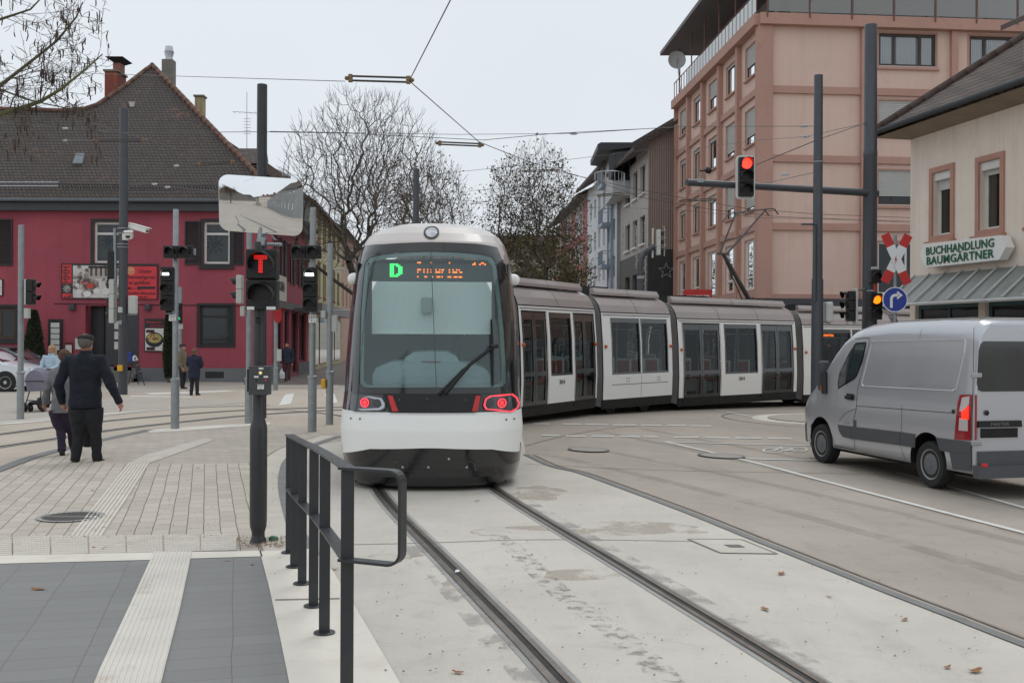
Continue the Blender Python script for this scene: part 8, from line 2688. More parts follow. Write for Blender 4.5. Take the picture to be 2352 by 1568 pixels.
# PEOPLE
M_skin = pm('skin', (178, 128, 106), .6, .06, 20)
M_eye = pm('eye_dark', (40, 34, 32), .4)
def lerp(a, b, t): return a + (b - a) * t
def person(label, base, rz, H, coat, trousers, hair, shoes=(30, 30, 32), hem=.45, arms=None, legs=None, hat=None, hairlen=0.0, bulk=1.0, extra=None, coat_name='coat', lean=0.0, scarf=None):
 """figure facing local +y, x to its right; H standing height; limbs as joint lists in fractions of H"""
 t = thing('person', label, 'person', base, rz)
 s = H
 def V(x, y, z): return Vector((x * s, (y + lean * max(z - .5, 0)) * s, z * s))
 # body: head, neck, hands and lower legs in one skin
 legs = legs or {-1: [(-.055, 0, .50), (-.06, .03, .28), (-.06, -.02, .04)], 1: [(.055, 0, .50), (.06, .0, .28), (.06, .02, .04)]}
 arms = arms or {-1: [(-.115, 0, .81), (-.15, -.02, .63), (-.14, .04, .48)], 1: [(.115, 0, .81), (.15, -.02, .63), (.14, .04, .48)]}
 mb = MB()
 hd = V(0, .012, .935)
 rings = []
 for z, rx, ry, dy in ((.862, .026, .028, .008), (.872, .034, .040, .018), (.890, .042, .052, .014), (.915, .046, .058, .008), (.94, .047, .060, .002), (.965, .043, .054, -.004), (.985, .030, .036, -.006), (.996, .012, .014, -.006)):
  c = V(0, dy, z); rings.append([c + Vector((math.cos(2 * math.pi * k / 18) * rx * s, math.sin(2 * math.pi * k / 18) * ry * s, 0)) for k in range(18)])
 mb.loft(rings)
 mb.tube([V(0, -.005, .80), V(0, 0, .88)], .030 * s, 12)
 mb.sphere(V(0, .066, .918), .008 * s, sy=1.6, sz=1.7)
 for q in (-1, 1): mb.sphere(V(q * .047, -.004, .925), .011 * s, sx=.45, sz=1.5)
 mb.tube([V(0, 0, .47), V(0, 0, .80)], [.045 * s, .045 * s], 12)
 for q in (-1, 1):
  sh, el, wr = [V(*p) for p in arms[q]]
  mb.tube([sh, el, wr], [.020 * s, .018 * s, .014 * s], 10)
  d = (wr - el).normalized()
  # palm, four fingers and a thumb
  side = d.cross(Vector((0, 1, 0))); side = side.normalized() if side.length > .1 else Vector((1, 0, 0))
  fwd = side.cross(d).normalized()
  pc = wr + d * .030 * s
  mb.tube([wr - d * .01 * s, pc, pc + d * .028 * s], [.014 * s, .021 * s, .019 * s], 10)
  for k in range(4):
   o_ = fwd * (k - 1.5) * .0100 * s; ln = (.034, .040, .037, .029)[k] * s
   a_ = pc + d * .022 * s + o_; b_ = a_ + d * ln * .5 - side * q * .006 * s; c_ = b_ + d * ln * .32 - side * q * .020 * s
   mb.tube([a_, b_, c_], [.0062 * s, .0058 * s, .0045 * s], 7)
  a_ = pc - d * .005 * s + fwd * .018 * s
  mb.tube([a_, a_ + d * .018 * s + fwd * .014 * s, a_ + d * .036 * s + fwd * .012 * s], [.0075 * s, .0068 * s, .005 * s], 7)
  hp, kn, an = [V(*p) for p in legs[q][:3]]
  mb.tube([hp, kn, an], [.045 * s, .030 * s, .020 * s], 10)
 fb = fuse(mb, .0052 * s, 2); body = fb.lb('body', M_skin, t, smooth=True)
 for q in (-1, 1):
  e_ = MB(); e_.sphere(V(q * .018, .0585, .935), .0052 * s, sx=1.5, sz=.8, n=8, m=6); e_.lb('eye', M_eye, body, smooth=True)
 e_ = MB(); e_.sphere(V(0, .0605, .894), .0042 * s, sx=3.6, sy=.8, n=8, m=6); e_.lb('mouth', pm('lips', (160, 92, 84), .6), body, smooth=True)
 # trousers
 mb = MB()
 for q in (-1, 1):
  hp, kn, an = [V(*p) for p in legs[q][:3]]
  mid = hp.lerp(kn, .5)
  mb.tube([hp + Vector((0, 0, .03 * s)), hp.lerp(kn, .35), kn, kn.lerp(an, .6), an + Vector((0, 0, -.012 * s))], [.064 * s * bulk, .056 * s * bulk, .044 * s, .039 * s, .038 * s], 14)
 mb.sphere(V(0, 0, .51), .078 * s * bulk, sx=1.15, sy=.85)
 fb = fuse(mb, .009 * s, 1)
 fb.v = [(x + noise.noise(Vector((x, y, z)) * 9 / s * 1.7) * .008 * s, y + noise.noise(Vector((z, x, y)) * 14) * .008 * s, z) for x, y, z in fb.v]
 fb.lb('trousers', trousers, body, smooth=True)
 # shoes
 for q in (-1, 1):
  kn, an = V(*legs[q][1]), V(*legs[q][2])
  lift = legs[q][3] if len(legs[q]) > 3 else 0.0
  mb = MB(); toe = Vector((q * .015 * s, .085 * s * math.cos(lift), .0)) ; toe.z = -.085 * s * math.sin(lift)
  c_ = an + Vector((0, 0, -.022 * s))
  mb.tube([c_ - toe * .32, c_ + toe * .1, c_ + toe * .75, c_ + toe * 1.25], [.024 * s, .027 * s, .024 * s, .012 * s], 10)
  mb.tube([an + Vector((0, 0, .01 * s)), c_], [.027 * s, .028 * s], 10)
  zmin = min(v[2] for v in mb.v)
  fb = fuse(mb, .007 * s, 1); fb.lb('shoe', pm('shoe_%d_%d' % shoes[:2], shoes, .5, .1, 8), body, smooth=True)
 # coat: lofted torso with shoulders, sleeves, collar
 mb = MB(); prof = []
 B = bulk
 lv = [(hem, .100, .078), (hem + .04, .101, .078), (.54, .098, .074), (.60, .094, .070), (.66, .095, .070), (.72, .103, .073), (.77, .110, .070), (.805, .106, .060), (.828, .078, .048), (.845, .046, .042), (.862, .042, .042)]
 rings = []
 for z, rx, ry in lv:
  c = V(0, 0, z)
  ring = []
  for k in range(26):
   a_ = 2 * math.pi * k / 26; e = .8
   ring.append(c + Vector((math.copysign(abs(math.cos(a_)) ** e, math.cos(a_)) * rx * s * B, math.copysign(abs(math.sin(a_)) ** e, math.sin(a_)) * ry * s * B, 0)))
  rings.append(ring)
 mb.loft(rings)
 for q in (-1, 1):
  sh, el, wr = [V(*p) for p in arms[q]]
  mb.tube([V(q * .07, 0, .79), sh, sh.lerp(el, .5), el, el.lerp(wr, .6), wr + (wr - el).normalized() * .022 * s], [.045 * s * B, .043 * s * B, .038 * s * B, .034 * s * B, .030 * s * B, .028 * s], 14)
 fb = fuse(mb, .009 * s, 2)
 fb.v = [(x + noise.noise(Vector((x * 5, y * 5, z * 9))) * .010 * s + noise.noise(Vector((x * 16, y * 16, z * 22))) * .004, y + noise.noise(Vector((x * 6 + 9, y * 6, z * 12))) * .011 * s, z) for x, y, z in fb.v]
 co = fb.lb(coat_name, coat, body, smooth=True)
 mb = MB(); mb.lathe([(.044 * s, 0), (.050 * s, .018 * s), (.046 * s, .036 * s), (.040 * s, .034 * s)], V(0, 0, .838), 18); mb.lb('collar', coat, co, smooth=True)
 # hair
 if hair is not None:
  mb = MB()
  mb.sphere(V(0, -.010, .945), .062 * s, sx=.90, sy=1.06, sz=.98, n=18, m=12)
  if hairlen: 
   for q in (-1, 0, 1): mb.tube([V(q * .03, -.035, .93), V(q * .042, -.035 + .01 * abs(q), .93 - hairlen * .6), V(q * .05, -.02 + .02 * abs(q), .93 - hairlen)], [.04 * s, .03 * s, .014 * s], 10)
  v2 = []
  fb = fuse(mb, .006 * s, 1)
  face = V(0, .045, .925)
  fb.v = [tuple(Vector(p) + Vector(p).normalized() * 0 + Vector((noise.noise(Vector(p) * 40), noise.noise(Vector(p) * 40 + Vector((5, 0, 0))), 0)) * .006 * s) for p in fb.v]
  # cut the face free
  cy = V(0, .018, 0).y + lean * .43 * s
  keep = [i for i, f in enumerate(fb.f) if not (sum(fb.v[j][1] for j in f) / len(f) > cy and sum(fb.v[j][2] for j in f) / len(f) < .952 * s)]
  fb.f = [fb.f[i] for i in keep]; fb.m = [0] * len(fb.f)
  fb.lb('hair', hair, body, smooth=True)
 if hat is not None:
  mb = MB(); mb.lathe([(.052 * s, 0), (.060 * s, .008 * s), (.062 * s, .022 * s), (.055 * s, .038 * s), (.03 * s, .047 * s), (.004 * s, .049 * s)], V(0, -.002, .952), 20)
  mb.v = [(x, y * 1.1 + .0, z) for x, y, z in mb.v]
  mb.rbox(V(0, .068, .957), (.075 * s, .04 * s, .008 * s), .004 * s, 1)
  mb.lb('cap', hat, body, smooth=True, auto=50)
 return t, body, V
def cloth(name, col, var=.12, rough=.9): return pm(name, col, rough, var, 5, .08, 90, bmp=.3, bscale=200)
# the man in the navy jacket, back to us, right arm swung out
H1 = 1.90
bm_ = G(196, 1061)
def fr(px, py, H=H1, b=bm_, cx=196): 
 p = W(px, py, b.y); return ((p.x - b.x) / H, (p.z - b.z) / H)
def J2(px, py, y): x, z = fr(px, py); return (x, y, z)
arms = {-1: [J2(158, 826, 0), J2(137, 884, -.02), J2(140, 922, .03)], 1: [J2(232, 826, 0), J2(256, 880, -.02), J2(270, 921, .02)]}
legs = {-1: [J2(181, 945, 0), J2(180, 1000, .01), (J2(176, 1054, -.03))], 1: [J2(214, 945, 0), J2(217, 1000, .02), J2(219, 1056, .04)]}
man, mbody, VV = person('man from behind in navy jacket, grey trousers and flat cap, right arm swung out', bm_, 0, H1, cloth('navy_jacket', (22, 27, 40)), cloth('charcoal_trousers', (32, 33, 36)), pm('grey_hair', (96, 90, 86), .8, .3, 20), hem=.425, arms=arms, legs=legs, hat=cloth('cap_wool', (42, 42, 44)), bulk=1.22, coat_name='jacket')
# woman in grey coat beside him, mid-stride
H2 = 1.66; bw_ = G(148, 1044)
def K2(px, py, y): p = W(px, py, bw_.y); return ((p.x - bw_.x) / H2, y, (p.z - bw_.z) / H2)
arms = {-1: [K2(124, 858, 0), K2(108, 892, .02), K2(97, 924, .08)], 1: [K2(160, 858, 0), K2(172, 895, 0), K2(172, 925, 0)]}
legs = {-1: [K2(130, 948, 0), K2(142, 990, -.02), K2(153, 1030, -.12)], 1: [K2(152, 948, 0), K2(160, 995, .05), K2(163, 1038, .09)]}
legs[-1] = [legs[-1][0], legs[-1][1], legs[-1][2][:3], R(38)]
wom, wb2, VV2 = person('woman with short brown hair in a grey coat and purple trousers walking beside the man', bw_, R(3), H2, cloth('grey_coat', (118, 120, 124)), cloth('purple_trousers', (48, 38, 56)), pm('brown_hair', (88, 62, 46), .8, .35, 25), hem=.40, arms=arms, legs=legs, bulk=1.15)
hb = thing('handbag', 'small black bag hanging between the man and the woman', 'bag', (bw_.x + .5, bw_.y + .1, .35))
mb = MB(); c_ = W(204, 1000, bm_.y + .35); mb.rbox(c_, (.13, .2, .34), .03, 2); mb.tube([c_ + Vector((0, -.08, .16)), c_ + Vector((0, 0, .55)), c_ + Vector((0, .08, .16))], .01, 6); mb.build('bag_body', M_sig, hb)
# blonde woman with the pram, facing us
b3_ = GX(119, 27.6)
person('young blonde woman in a light blue jacket facing the camera behind the pram', b3_, R(172), 1.62, cloth('light_blue_jacket', (176, 196, 212)), cloth('dark_trousers_far', (40, 42, 50)), pm('blonde_hair', (168, 140, 100), .8, .2, 25), hem=.47, hairlen=.16, arms={-1: [(-.115, 0, .81), (-.14, .06, .66), (-.10, .17, .62)], 1: [(.115, 0, .81), (.14, .06, .66), (.10, .17, .62)]})
pr = thing('pram', 'grey-lilac pram with hood and black wheels at the left', 'pram', GX(95, 26.2))
pc = GX(93, 26.2)
M_pf = cloth('pram_fabric', (128, 124, 140)); M_pch = pm('pram_frame', (60, 60, 64), .4, metal=.5)
def pq(px, py, dy=0): q = W(px, py, 26.2); return Vector((q.x, 26.2 + dy, q.z))
mb = MB(); a_, b_ = pq(69, 897), pq(112, 873)
mb.loft([[pq(72, 897, -.22), pq(108, 897, -.22), pq(108, 897, .4), pq(72, 897, .4)], [pq(69, 874, -.28), pq(114, 874, -.28), pq(114, 874, .5), pq(69, 874, .5)]]); mb.build('carrycot', M_pf, pr, smooth=False)
mb = MB(); rg = []
for k in range(9):
 t_ = R(180 * k / 8); y_ = -.28 + .0
 rg.append([pq(91, 874) + Vector((math.cos(a) * .235, -.28 + .0 + .55 * (1 - math.cos(R(90) * min(k / 8, 1))) * 0 + .5 * k / 8, math.sin(a) * (.26 + .07 * math.sin(R(180 * k / 8))))) for a in [R(180 * j / 10) for j in range(11)]])
mb.loft(rg, cap=False, closed=False); f0 = rg[0]; mb.add(f0, [tuple(range(len(f0)))]); mb.build('hood', M_pf, pr, smooth=True)
mb = MB(); mb.tube([pq(68, 874, -.29), pq(114, 874, -.29)], .01, 5); mb.build('piping', M_sig, pr)
mb = MB()
mb.tube([pq(74, 898, -.15), pq(70, 918, -.2), pq(67, 937, -.25)], .015, 6); mb.tube([pq(106, 898, -.15), pq(108, 920, -.2), pq(106, 937, -.2)], .015, 6)
mb.tube([pq(82, 898, .3), pq(72, 925, .5)], .015, 6); mb.tube([pq(70, 918, -.2), pq(108, 920, -.2)], .015, 6); mb.tube([pq(100, 880, .5), pq(112, 850, .8)], .015, 6); mb.tube([pq(74, 880, .5), pq(76, 850, .8), pq(112, 850, .8)], .015, 6)
mb.rbox(pq(90, 925, .1), (.4, .5, .08), .03, 2); mb.build('chassis', M_pch, pr)
for px, dy, r in ((67, -.25, .12), (78, -.2, .12), (106, -.2, .12), (72, .5, .16), (110, .5, .16)):
 c_ = pq(px, 900, dy); c_.z = gz(c_.x) + r
 mb = MB(); mb.lathe([(r * .8, -.02), (r, -.02), (r, .02), (r * .8, .02)], c_, 20, M=Matrix.Rotation(R(80), 3, 'Y')); w_ = mb.build('wheel', M_sig, pr, smooth=True, auto=40)
 mb = MB(); mb.lathe([(.02, -.025), (.02, .025)], c_, 10, M=Matrix.Rotation(R(80), 3, 'Y'))
 for k in range(3): mb.tube([c_ + Vector((0, math.cos(k * 2.1), math.sin(k * 2.1))) * r * .85, c_ - Vector((0, math.cos(k * 2.1), math.sin(k * 2.1))) * r * .85], .008, 4)
 mb.build('rim', M_galv, w_)
# far figures
b4_ = G(446, 908)
person('woman in a navy coat seen from behind on the far crossing', b4_, R(-8), 1.47, cloth('navy_coat', (34, 38, 58)), cloth('dark_trousers_far', (40, 42, 50)), pm('light_brown_hair', (112, 82, 60), .8, .3, 25), hem=.36, bulk=1.25, arms={-1: [(-.115, 0, .81), (-.16, .02, .66), (-.10, .10, .60)], 1: [(.115, 0, .81), (.16, .02, .66), (.10, .10, .60)]})
b5_ = G(419, 893)
person('old man in a tan coat half hidden by a galvanised post', b5_, R(-95), 1.58, cloth('tan_coat', (120, 108, 88)), cloth('dark_trousers_far', (40, 42, 50)), pm('grey_hair', (96, 90, 86), .8, .3, 20), hem=.38, hat=cloth('cap_wool', (42, 42, 44)), bulk=1.1)
b6_ = G(659, 877)
w6, bb6, V6 = person('dark-haired woman in a navy jacket and maroon trousers walking towards the camera', b6_, R(185), 1.63, cloth('navy_jacket_far', (40, 46, 60)), cloth('maroon_trousers', (86, 40, 46)), pm('black_hair', (36, 32, 32), .8, .2, 25), shoes=(150, 150, 150), hem=.46, bulk=1.1, legs={-1: [(-.055, 0, .50), (-.055, .04, .28), (-.045, .05, .04)], 1: [(.055, 0, .50), (.055, -.0, .28), (.05, -.06, .045)]})
bg_ = thing('shopping_bag', 'white shopping bag carried by the woman walking on the side street', 'bag', GX(650, b6_.y))
mb = MB(); c_ = W(649, 859, b6_.y); mb.loft([[c_ + Vector((x, y, z)) for x, y in ((-.1, -.05), (.1, -.05), (.1, .05), (-.1, .05))] for z in (-.18,)] + [[c_ + Vector((x * 1.1, y * 1.6, .02)) for x, y in ((-.1, -.05), (.1, -.05), (.1, .05), (-.1, .05))]] + [[c_ + Vector((x * .5, y * .3, .22)) for x, y in ((-.1, -.05), (.1, -.05), (.1, .05), (-.1, .05))]]); mb.build('bag_body', M_swh, bg_)
# passenger in the far carriage
pf = FRS[5]
pp = pf(1.75, -.55, 0.0)
person('passenger with dark hair seated by the window of the fourth carriage', (pp.x, pp.y, pf.z + .50), pf.rz - R(90) + R(180), 1.60, cloth('passenger_jacket', (50, 50, 54)), cloth('dark_trousers_far', (40, 42, 50)), pm('black_hair', (36, 32, 32), .8, .2, 25), hem=.46, legs={-1: [(-.055, 0, .50), (-.06, .20, .49), (-.06, .22, .28)], 1: [(.055, 0, .50), (.06, .20, .49), (.06, .22, .28)]})
# TREES
M_bark = pm('bark_grey_brown', (96, 90, 82), .95, .25, 2, .15, 30)
M_twig = pm('twig_brown', (96, 88, 80), .95, .2, 2)
M_moss = pm('mossy_bark', (98, 98, 66), .95, .3, 3)
M_leafb = pm('dead_leaf_brown', (104, 86, 66), .9, .35, 1.5, .3, 6)
M_leafg = pm('late_leaf_olive', (108, 102, 66), .9, .4, .8, .3, 6)
def tubes_fast(segs, nside):
 """segs: (p0, p1, r0, r1) -> verts and faces of many tapered prisms"""
 V_, F_ = [], []
 for p0, p1, r0, r1 in segs:
  d = p1 - p0
  if d.length < 1e-5: continue
  d.normalize()
  x = d.cross(Vector((0.3, 1, .2))); 
  if x.length < .05: x = d.cross(Vector((1, 0, 0)))
  x.normalize(); y = d.cross(x)
  o = len(V_)
  for p, r in ((p0, r0), (p1, r1)):
   for k in range(nside):
    t = 2 * math.pi * k / nside
    V_.append(p + x * (math.cos(t) * r) + y * (math.sin(t) * r))
  for k in range(nside):
   k2 = (k + 1) % nside
   F_.append((o + k, o + k2, o + nside + k2, o + nside + k))
 return V_, F_
def grow(rng, start, d, L, r, level, maxl, segs, tips, up=.12, spread=.75, nch=(4, 6), wob=.10, inside_fn=None):
 n = max(3, int(4 + L * .8)); p = start.copy(); d = d.normalized()
 pts = [p.copy()]; rad = [r]
 for i in range(n):
  d = (d + Vector((rng.gauss(0, wob), rng.gauss(0, wob), rng.gauss(0, wob) + up * (1 if level else .3)))).normalized()
  q = p + d * (L / n); r1 = r * (1 - .72 * (i + 1) / n)
  segs.setdefault(level, []).append((p.copy(), q.copy(), rad[-1], r1))
  p = q; pts.append(p.copy()); rad.append(r1)
 if level >= maxl:
  tips.append(p.copy()); return
 k = rng.randint(*nch)
 for c in range(k):
  u = (.34 if level == 0 else .22) + (.62 if level == 0 else .74) * (c + rng.random() * .8) / k
  i = min(int(u * n), n - 1); q = pts[i].lerp(pts[i + 1], u * n - i)
  ax = (pts[i + 1] - pts[i]).normalized()
  side = Vector((rng.gauss(0, 1), rng.gauss(0, 1), rng.gauss(0, .6))); side = (side - ax * side.dot(ax)).normalized()
  dd_ = (ax * (1 - spread * .55) + side * spread).normalized()
  l2 = L * (.62 - .20 * u) * rng.uniform(.7, 1.2)
  grow(rng, q, dd_, l2, rad[i] * .50, level + 1, maxl, segs, tips, up, spread, nch, wob, inside_fn)
 grow(rng, p, d, L * .5, rad[-1], level + 1, maxl, segs, tips, up, spread, nch, wob, inside_fn)
def leaves_mb(rng, tips, n_per, size, spread, keep=None):
 mb = MB()
 for t in tips:
  if keep and not keep(t): continue
  for _ in range(n_per):
   c = t + Vector((rng.gauss(0, spread), rng.gauss(0, spread), rng.gauss(0, spread)))
   a = Vector((rng.gauss(0, 1), rng.gauss(0, 1), rng.gauss(0, 1))).normalized(); b = a.cross(Vector((rng.gauss(0, 1), rng.gauss(0, 1), rng.gauss(0, 1)))).normalized()
   s_ = size * rng.uniform(.6, 1.3)
   mb.add([c - a * s_, c + b * s_ * .45, c + a * s_, c - b * s_ * .45], [(0, 1, 2, 3)])
 return mb
def build_tree(label, base, seed, stems, maxl=4, nch=(4, 6), up=.12, spread=.75, twigmin=.008, leafspec=None, barkm=None, cat='tree', name='bare_tree', scale_tips=None):
 rng = random.Random(seed)
 t = thing(name, label, cat, base)
 segs, tips = {}, []
 for (off, d, L, r) in stems:
  grow(rng, Vector(base) + Vector(off), Vector(d), L, r, 0, maxl, segs, tips, up, spread, nch)
 tr = MB(); cr = MB()
 for lv, ss in segs.items():
  ss = [(a, b, max(r0, twigmin), max(r1, twigmin * .7)) for a, b, r0, r1 in ss]
  V_, F_ = tubes_fast(ss, 8 if lv == 0 else 5 if lv == 1 else 3)
  (tr if lv == 0 else cr).add(V_, F_)
 tr.build('trunk', barkm or M_bark, t, smooth=True)
 cr.build('crown', M_twig, t)
 if leafspec:
  for nm, mat, n_per, size, sp, keep in leafspec:
   m_ = leaves_mb(rng, tips, n_per, size, sp, keep)
   if m_.f: m_.build(nm, mat, t)
 return t, tips
# street trees: limbs grown to fill a measured crown
def crown_tree(label, base, seed, ctr, rad, n, trunk_h, tw=(.25, .55), leafspec=None, bark=None, bf=.42, tip=.0078, low=.75):
 rng = np.random.default_rng(seed); rr = random.Random(seed)
 P_ = []
 while len(P_) < n:
  v = rng.normal(size=3); v /= np.linalg.norm(v)
  if v[2] < -low: continue
  r = rng.random() ** .42
  q = np.array(ctr) + v * r * np.array([rad[0] if v[0] < 0 else rad[3], rad[1], rad[2] if v[2] > 0 else rad[4]])
  f = 1 + .16 * noise.noise(Vector(v * 2.3) + Vector((seed, 0, 0)))
  q = np.array(ctr) + (q - np.array(ctr)) * f
  P_.append(q)
 tr_n = 9
 T_ = [np.array([base[0] + .12 * math.sin(k * .9 + seed) * (k > 1), base[1], base[2] + trunk_h * k / (tr_n - 1)]) for k in range(tr_n)]
 X = np.array(T_ + P_); N = len(X)
 par = -np.ones(N, int); path = np.zeros(N); done = np.zeros(N, bool)
 for k in range(tr_n):
  done[k] = True; par[k] = k - 1
  if k: path[k] = path[k - 1] + np.linalg.norm(X[k] - X[k - 1])
 cost = np.full(N, 1e9); src = np.zeros(N, int)
 def upd(i):
  d = np.linalg.norm(X - X[i], axis=1) + bf * path[i]
  m = (d < cost) & ~done; cost[m] = d[m]; src[m] = i
 upd(tr_n - 1); upd(tr_n - 2); upd(tr_n - 3)
 order = []
 for _ in range(N - tr_n):
  c = np.where(done, 1e18, cost); i = int(c.argmin()); done[i] = True; par[i] = src[i]
  path[i] = path[src[i]] + np.linalg.norm(X[i] - X[src[i]]); upd(i); order.append(i)
 e = 2.15; acc = np.zeros(N); nch = np.zeros(N, int)
 for i in range(N):
  if par[i] >= 0: nch[par[i]] += 1
 for i in reversed(order):
  if nch[i] == 0: acc[i] = tip ** e
  acc[par[i]] += acc[i]
 for k in range(tr_n - 1, 0, -1): acc[k - 1] += acc[k]
 R_ = acc ** (1 / e)
 big, small, tips = [], [], []
 for i in range(1, N):
  a, b = Vector(X[par[i]]), Vector(X[i]); r0, r1 = min(R_[par[i]], R_[i] * 1.35), R_[i]
  if i < tr_n: big.append((a, b, R_[par[i]], R_[i])); continue
  m = a.lerp(b, .5) + Vector((rr.gauss(0, .03), rr.gauss(0, .03), -.02))
  (big if r1 > .045 else small).extend([(a, m, max(r0, .008), max((r0 + r1) / 2, .008)), (m, b, max((r0 + r1) / 2, .008), max(r1, .0075))])
  if nch[i] == 0 or (r1 < .012 and rr.random() < .5):
   out_ = (b - a).normalized() * .5 + (b - Vector(ctr)).normalized() * .7 + Vector((0, 0, .35))
   for _ in range(2):
    d = (out_ + Vector((rr.gauss(0, .4), rr.gauss(0, .4), rr.gauss(0, .3)))).normalized(); L = rr.uniform(*tw)
    c1 = b + d * L * .55; c2 = c1 + (d + Vector((0, 0, .35))).normalized() * L * .5
    small += [(b, c1, .0075, .0068), (c1, c2, .0068, .005)]; tips.append(c2)
 t = thing('bare_tree', label, 'tree', base)
 mb = MB(); mb.add(*tubes_fast(big, 7)); mb.build('trunk', bark or M_bark, t, smooth=True)
 mb = MB(); mb.add(*tubes_fast(small, 3)); mb.build('crown', M_twig, t)
 for nm, mat, n_per, size, sp, keep in leafspec or []:
  m_ = leaves_mb(rr, tips, n_per, size, sp, keep)
  if m_.f: m_.build(nm, mat, t)
M_db = pm('dark_bark', (70, 68, 60), .95, .3, 2, .2, 30)
bT = GX(838, 46.0)
crown_tree('large bare tree rising left of the tram, fine twigs against the sky', bT, 4, (bT.x + .1, 46, 7.9), (3.9, 3.2, 4.5, 3.3, 4.2), 3000, 3.4, leafspec=[('withered_leaves', M_leafb, 1, .075, .10, lambda t: t.x > bT.x + .6 and t.z < 9.8 and random.random() < .5)], bark=M_db)
bT2 = GX(985, 52.0)
crown_tree('bare tree with clinging brown leaves directly behind the tram roof', bT2, 9, (bT2.x + .1, 52, 7.4), (1.9, 1.9, 3.2, 2.1, 3.0), 1100, 3.8, leafspec=[('withered_leaves', M_leafb, 1, .085, .12, lambda t: random.random() < .55)])
bT3 = GX(1222, 60.0)
crown_tree('brown-leaved tree in the middle of the side street, thinner at the top', bT3, 14, (bT3.x, 60, 8.0), (2.8, 2.6, 4.9, 2.8, 4.0), 2300, 3.8, leafspec=[('withered_leaves', pm('mixed_brown_leaf', (88, 78, 60), .9, .4, .8, .3, 6), 3, .09, .16, lambda t: random.random() < .95 - max(0, t.z - 7.5) * .15), ('olive_leaves', M_leafg, 3, .10, .2, lambda t: t.z < 7.6 and random.random() < .8)])
bT4 = GX(1262, 74.0)
build_tree('far olive-leaved street tree beside the striped house', bT4, 21, [((0, 0, 0), (0, 0, 1), 5, .25)] + [((dx * .3, 0, 3), (dx, random.uniform(-.4, .4), 1.0), 2.8, .12) for dx in (-.7, -.2, .3, .6)], maxl=3, nch=(4, 6), twigmin=.016,
           leafspec=[('olive_leaves', M_leafg, 5, .12, .4, None)])
# branches reaching in from the left edge, trunk outside the frame
YT = 14.0
rng = random.Random(3)
bb2 = G(-420, 1130)
tl = thing('catkin_tree', 'bare tree with mossy limbs and hanging catkins reaching in from the top left', 'tree', (W(-420, 700, YT).x, YT, 0))
trunk_top = W(-420, 420, YT)
mb = MB(); tb_ = Vector((W(-420, 700, YT).x, YT, 0)); mb.tube([tb_, tb_ + Vector((.1, 0, 2)), trunk_top], [.24, .19, .16], 12)
limbs = [([(-420, 420), (-200, 330), (0, 262), (60, 245), (95, 232), (140, 205), (190, 165), (235, 125)], .05),
         ([(-420, 420), (-220, 260), (-60, 215), (0, 197), (60, 150), (130, 95), (175, 40), (190, 5)], .042),
         ([(-300, 380), (-120, 260), (0, 205), (60, 228), (110, 240), (160, 250), (215, 262)], .022),
         ([(-420, 420), (-300, 150), (-120, 60), (0, 45), (70, 22), (110, -20)], .04),
         ([(-420, 420), (-340, 100), (-200, -60), (-60, -120)], .06)]
segs = {}; tips = []
for pts, r in limbs:
 P_w = [W(x, y, YT + rng.uniform(-.3, .3)) for x, y in pts]
 P_w[0] = trunk_top.copy()
 rr_ = [r * .62 * (1.5 - 1.25 * i / (len(P_w) - 1)) for i in range(len(P_w))]
 mb.tube(P_w, rr_, 7)
 for i in range(1, len(P_w)):
  for c in range(3 if i > 1 else 1):
   q = P_w[i - 1].lerp(P_w[i], rng.random()); ax = (P_w[i] - P_w[i - 1]).normalized()
   side = Vector((rng.gauss(0, .6), rng.gauss(0, .5), rng.gauss(0, 1))); side = (side - ax * side.dot(ax)).normalized()
   grow(rng, q, ax * .6 + side * .8, rng.uniform(.35, .75), rr_[i] * .42, 1, 3, segs, tips, .03, .7, (3, 4), .22)
mb.build('trunk', M_moss, tl, smooth=True)
cr = MB(); tips2 = []
for lv, ss in segs.items():
 ss = [(a, b, max(r0, .0032), max(r1, .0026)) for a, b, r0, r1 in ss if b.x < W(250, 0, YT).x]
 V_, F_ = tubes_fast(ss, 4); cr.add(V_, F_)
 tips2 += [b for a, b, r0, r1 in ss if lv >= 2]
cr.build('crown', M_twig, tl)
ck = MB()
for p in tips2:
 if rng.random() < .05:
  L = rng.uniform(.05, .16); q = p + Vector((rng.gauss(0, .01), 0, -L))
  ck.tube([p, p.lerp(q, .5) + Vector((rng.gauss(0, .008), 0, 0)), q], [.005, .009, .006], 5)
ckk = ck.build('catkins', pm('catkin_brown', (70, 50, 44), .9, .2, 5), tl); ckk['kind'] = 'stuff'
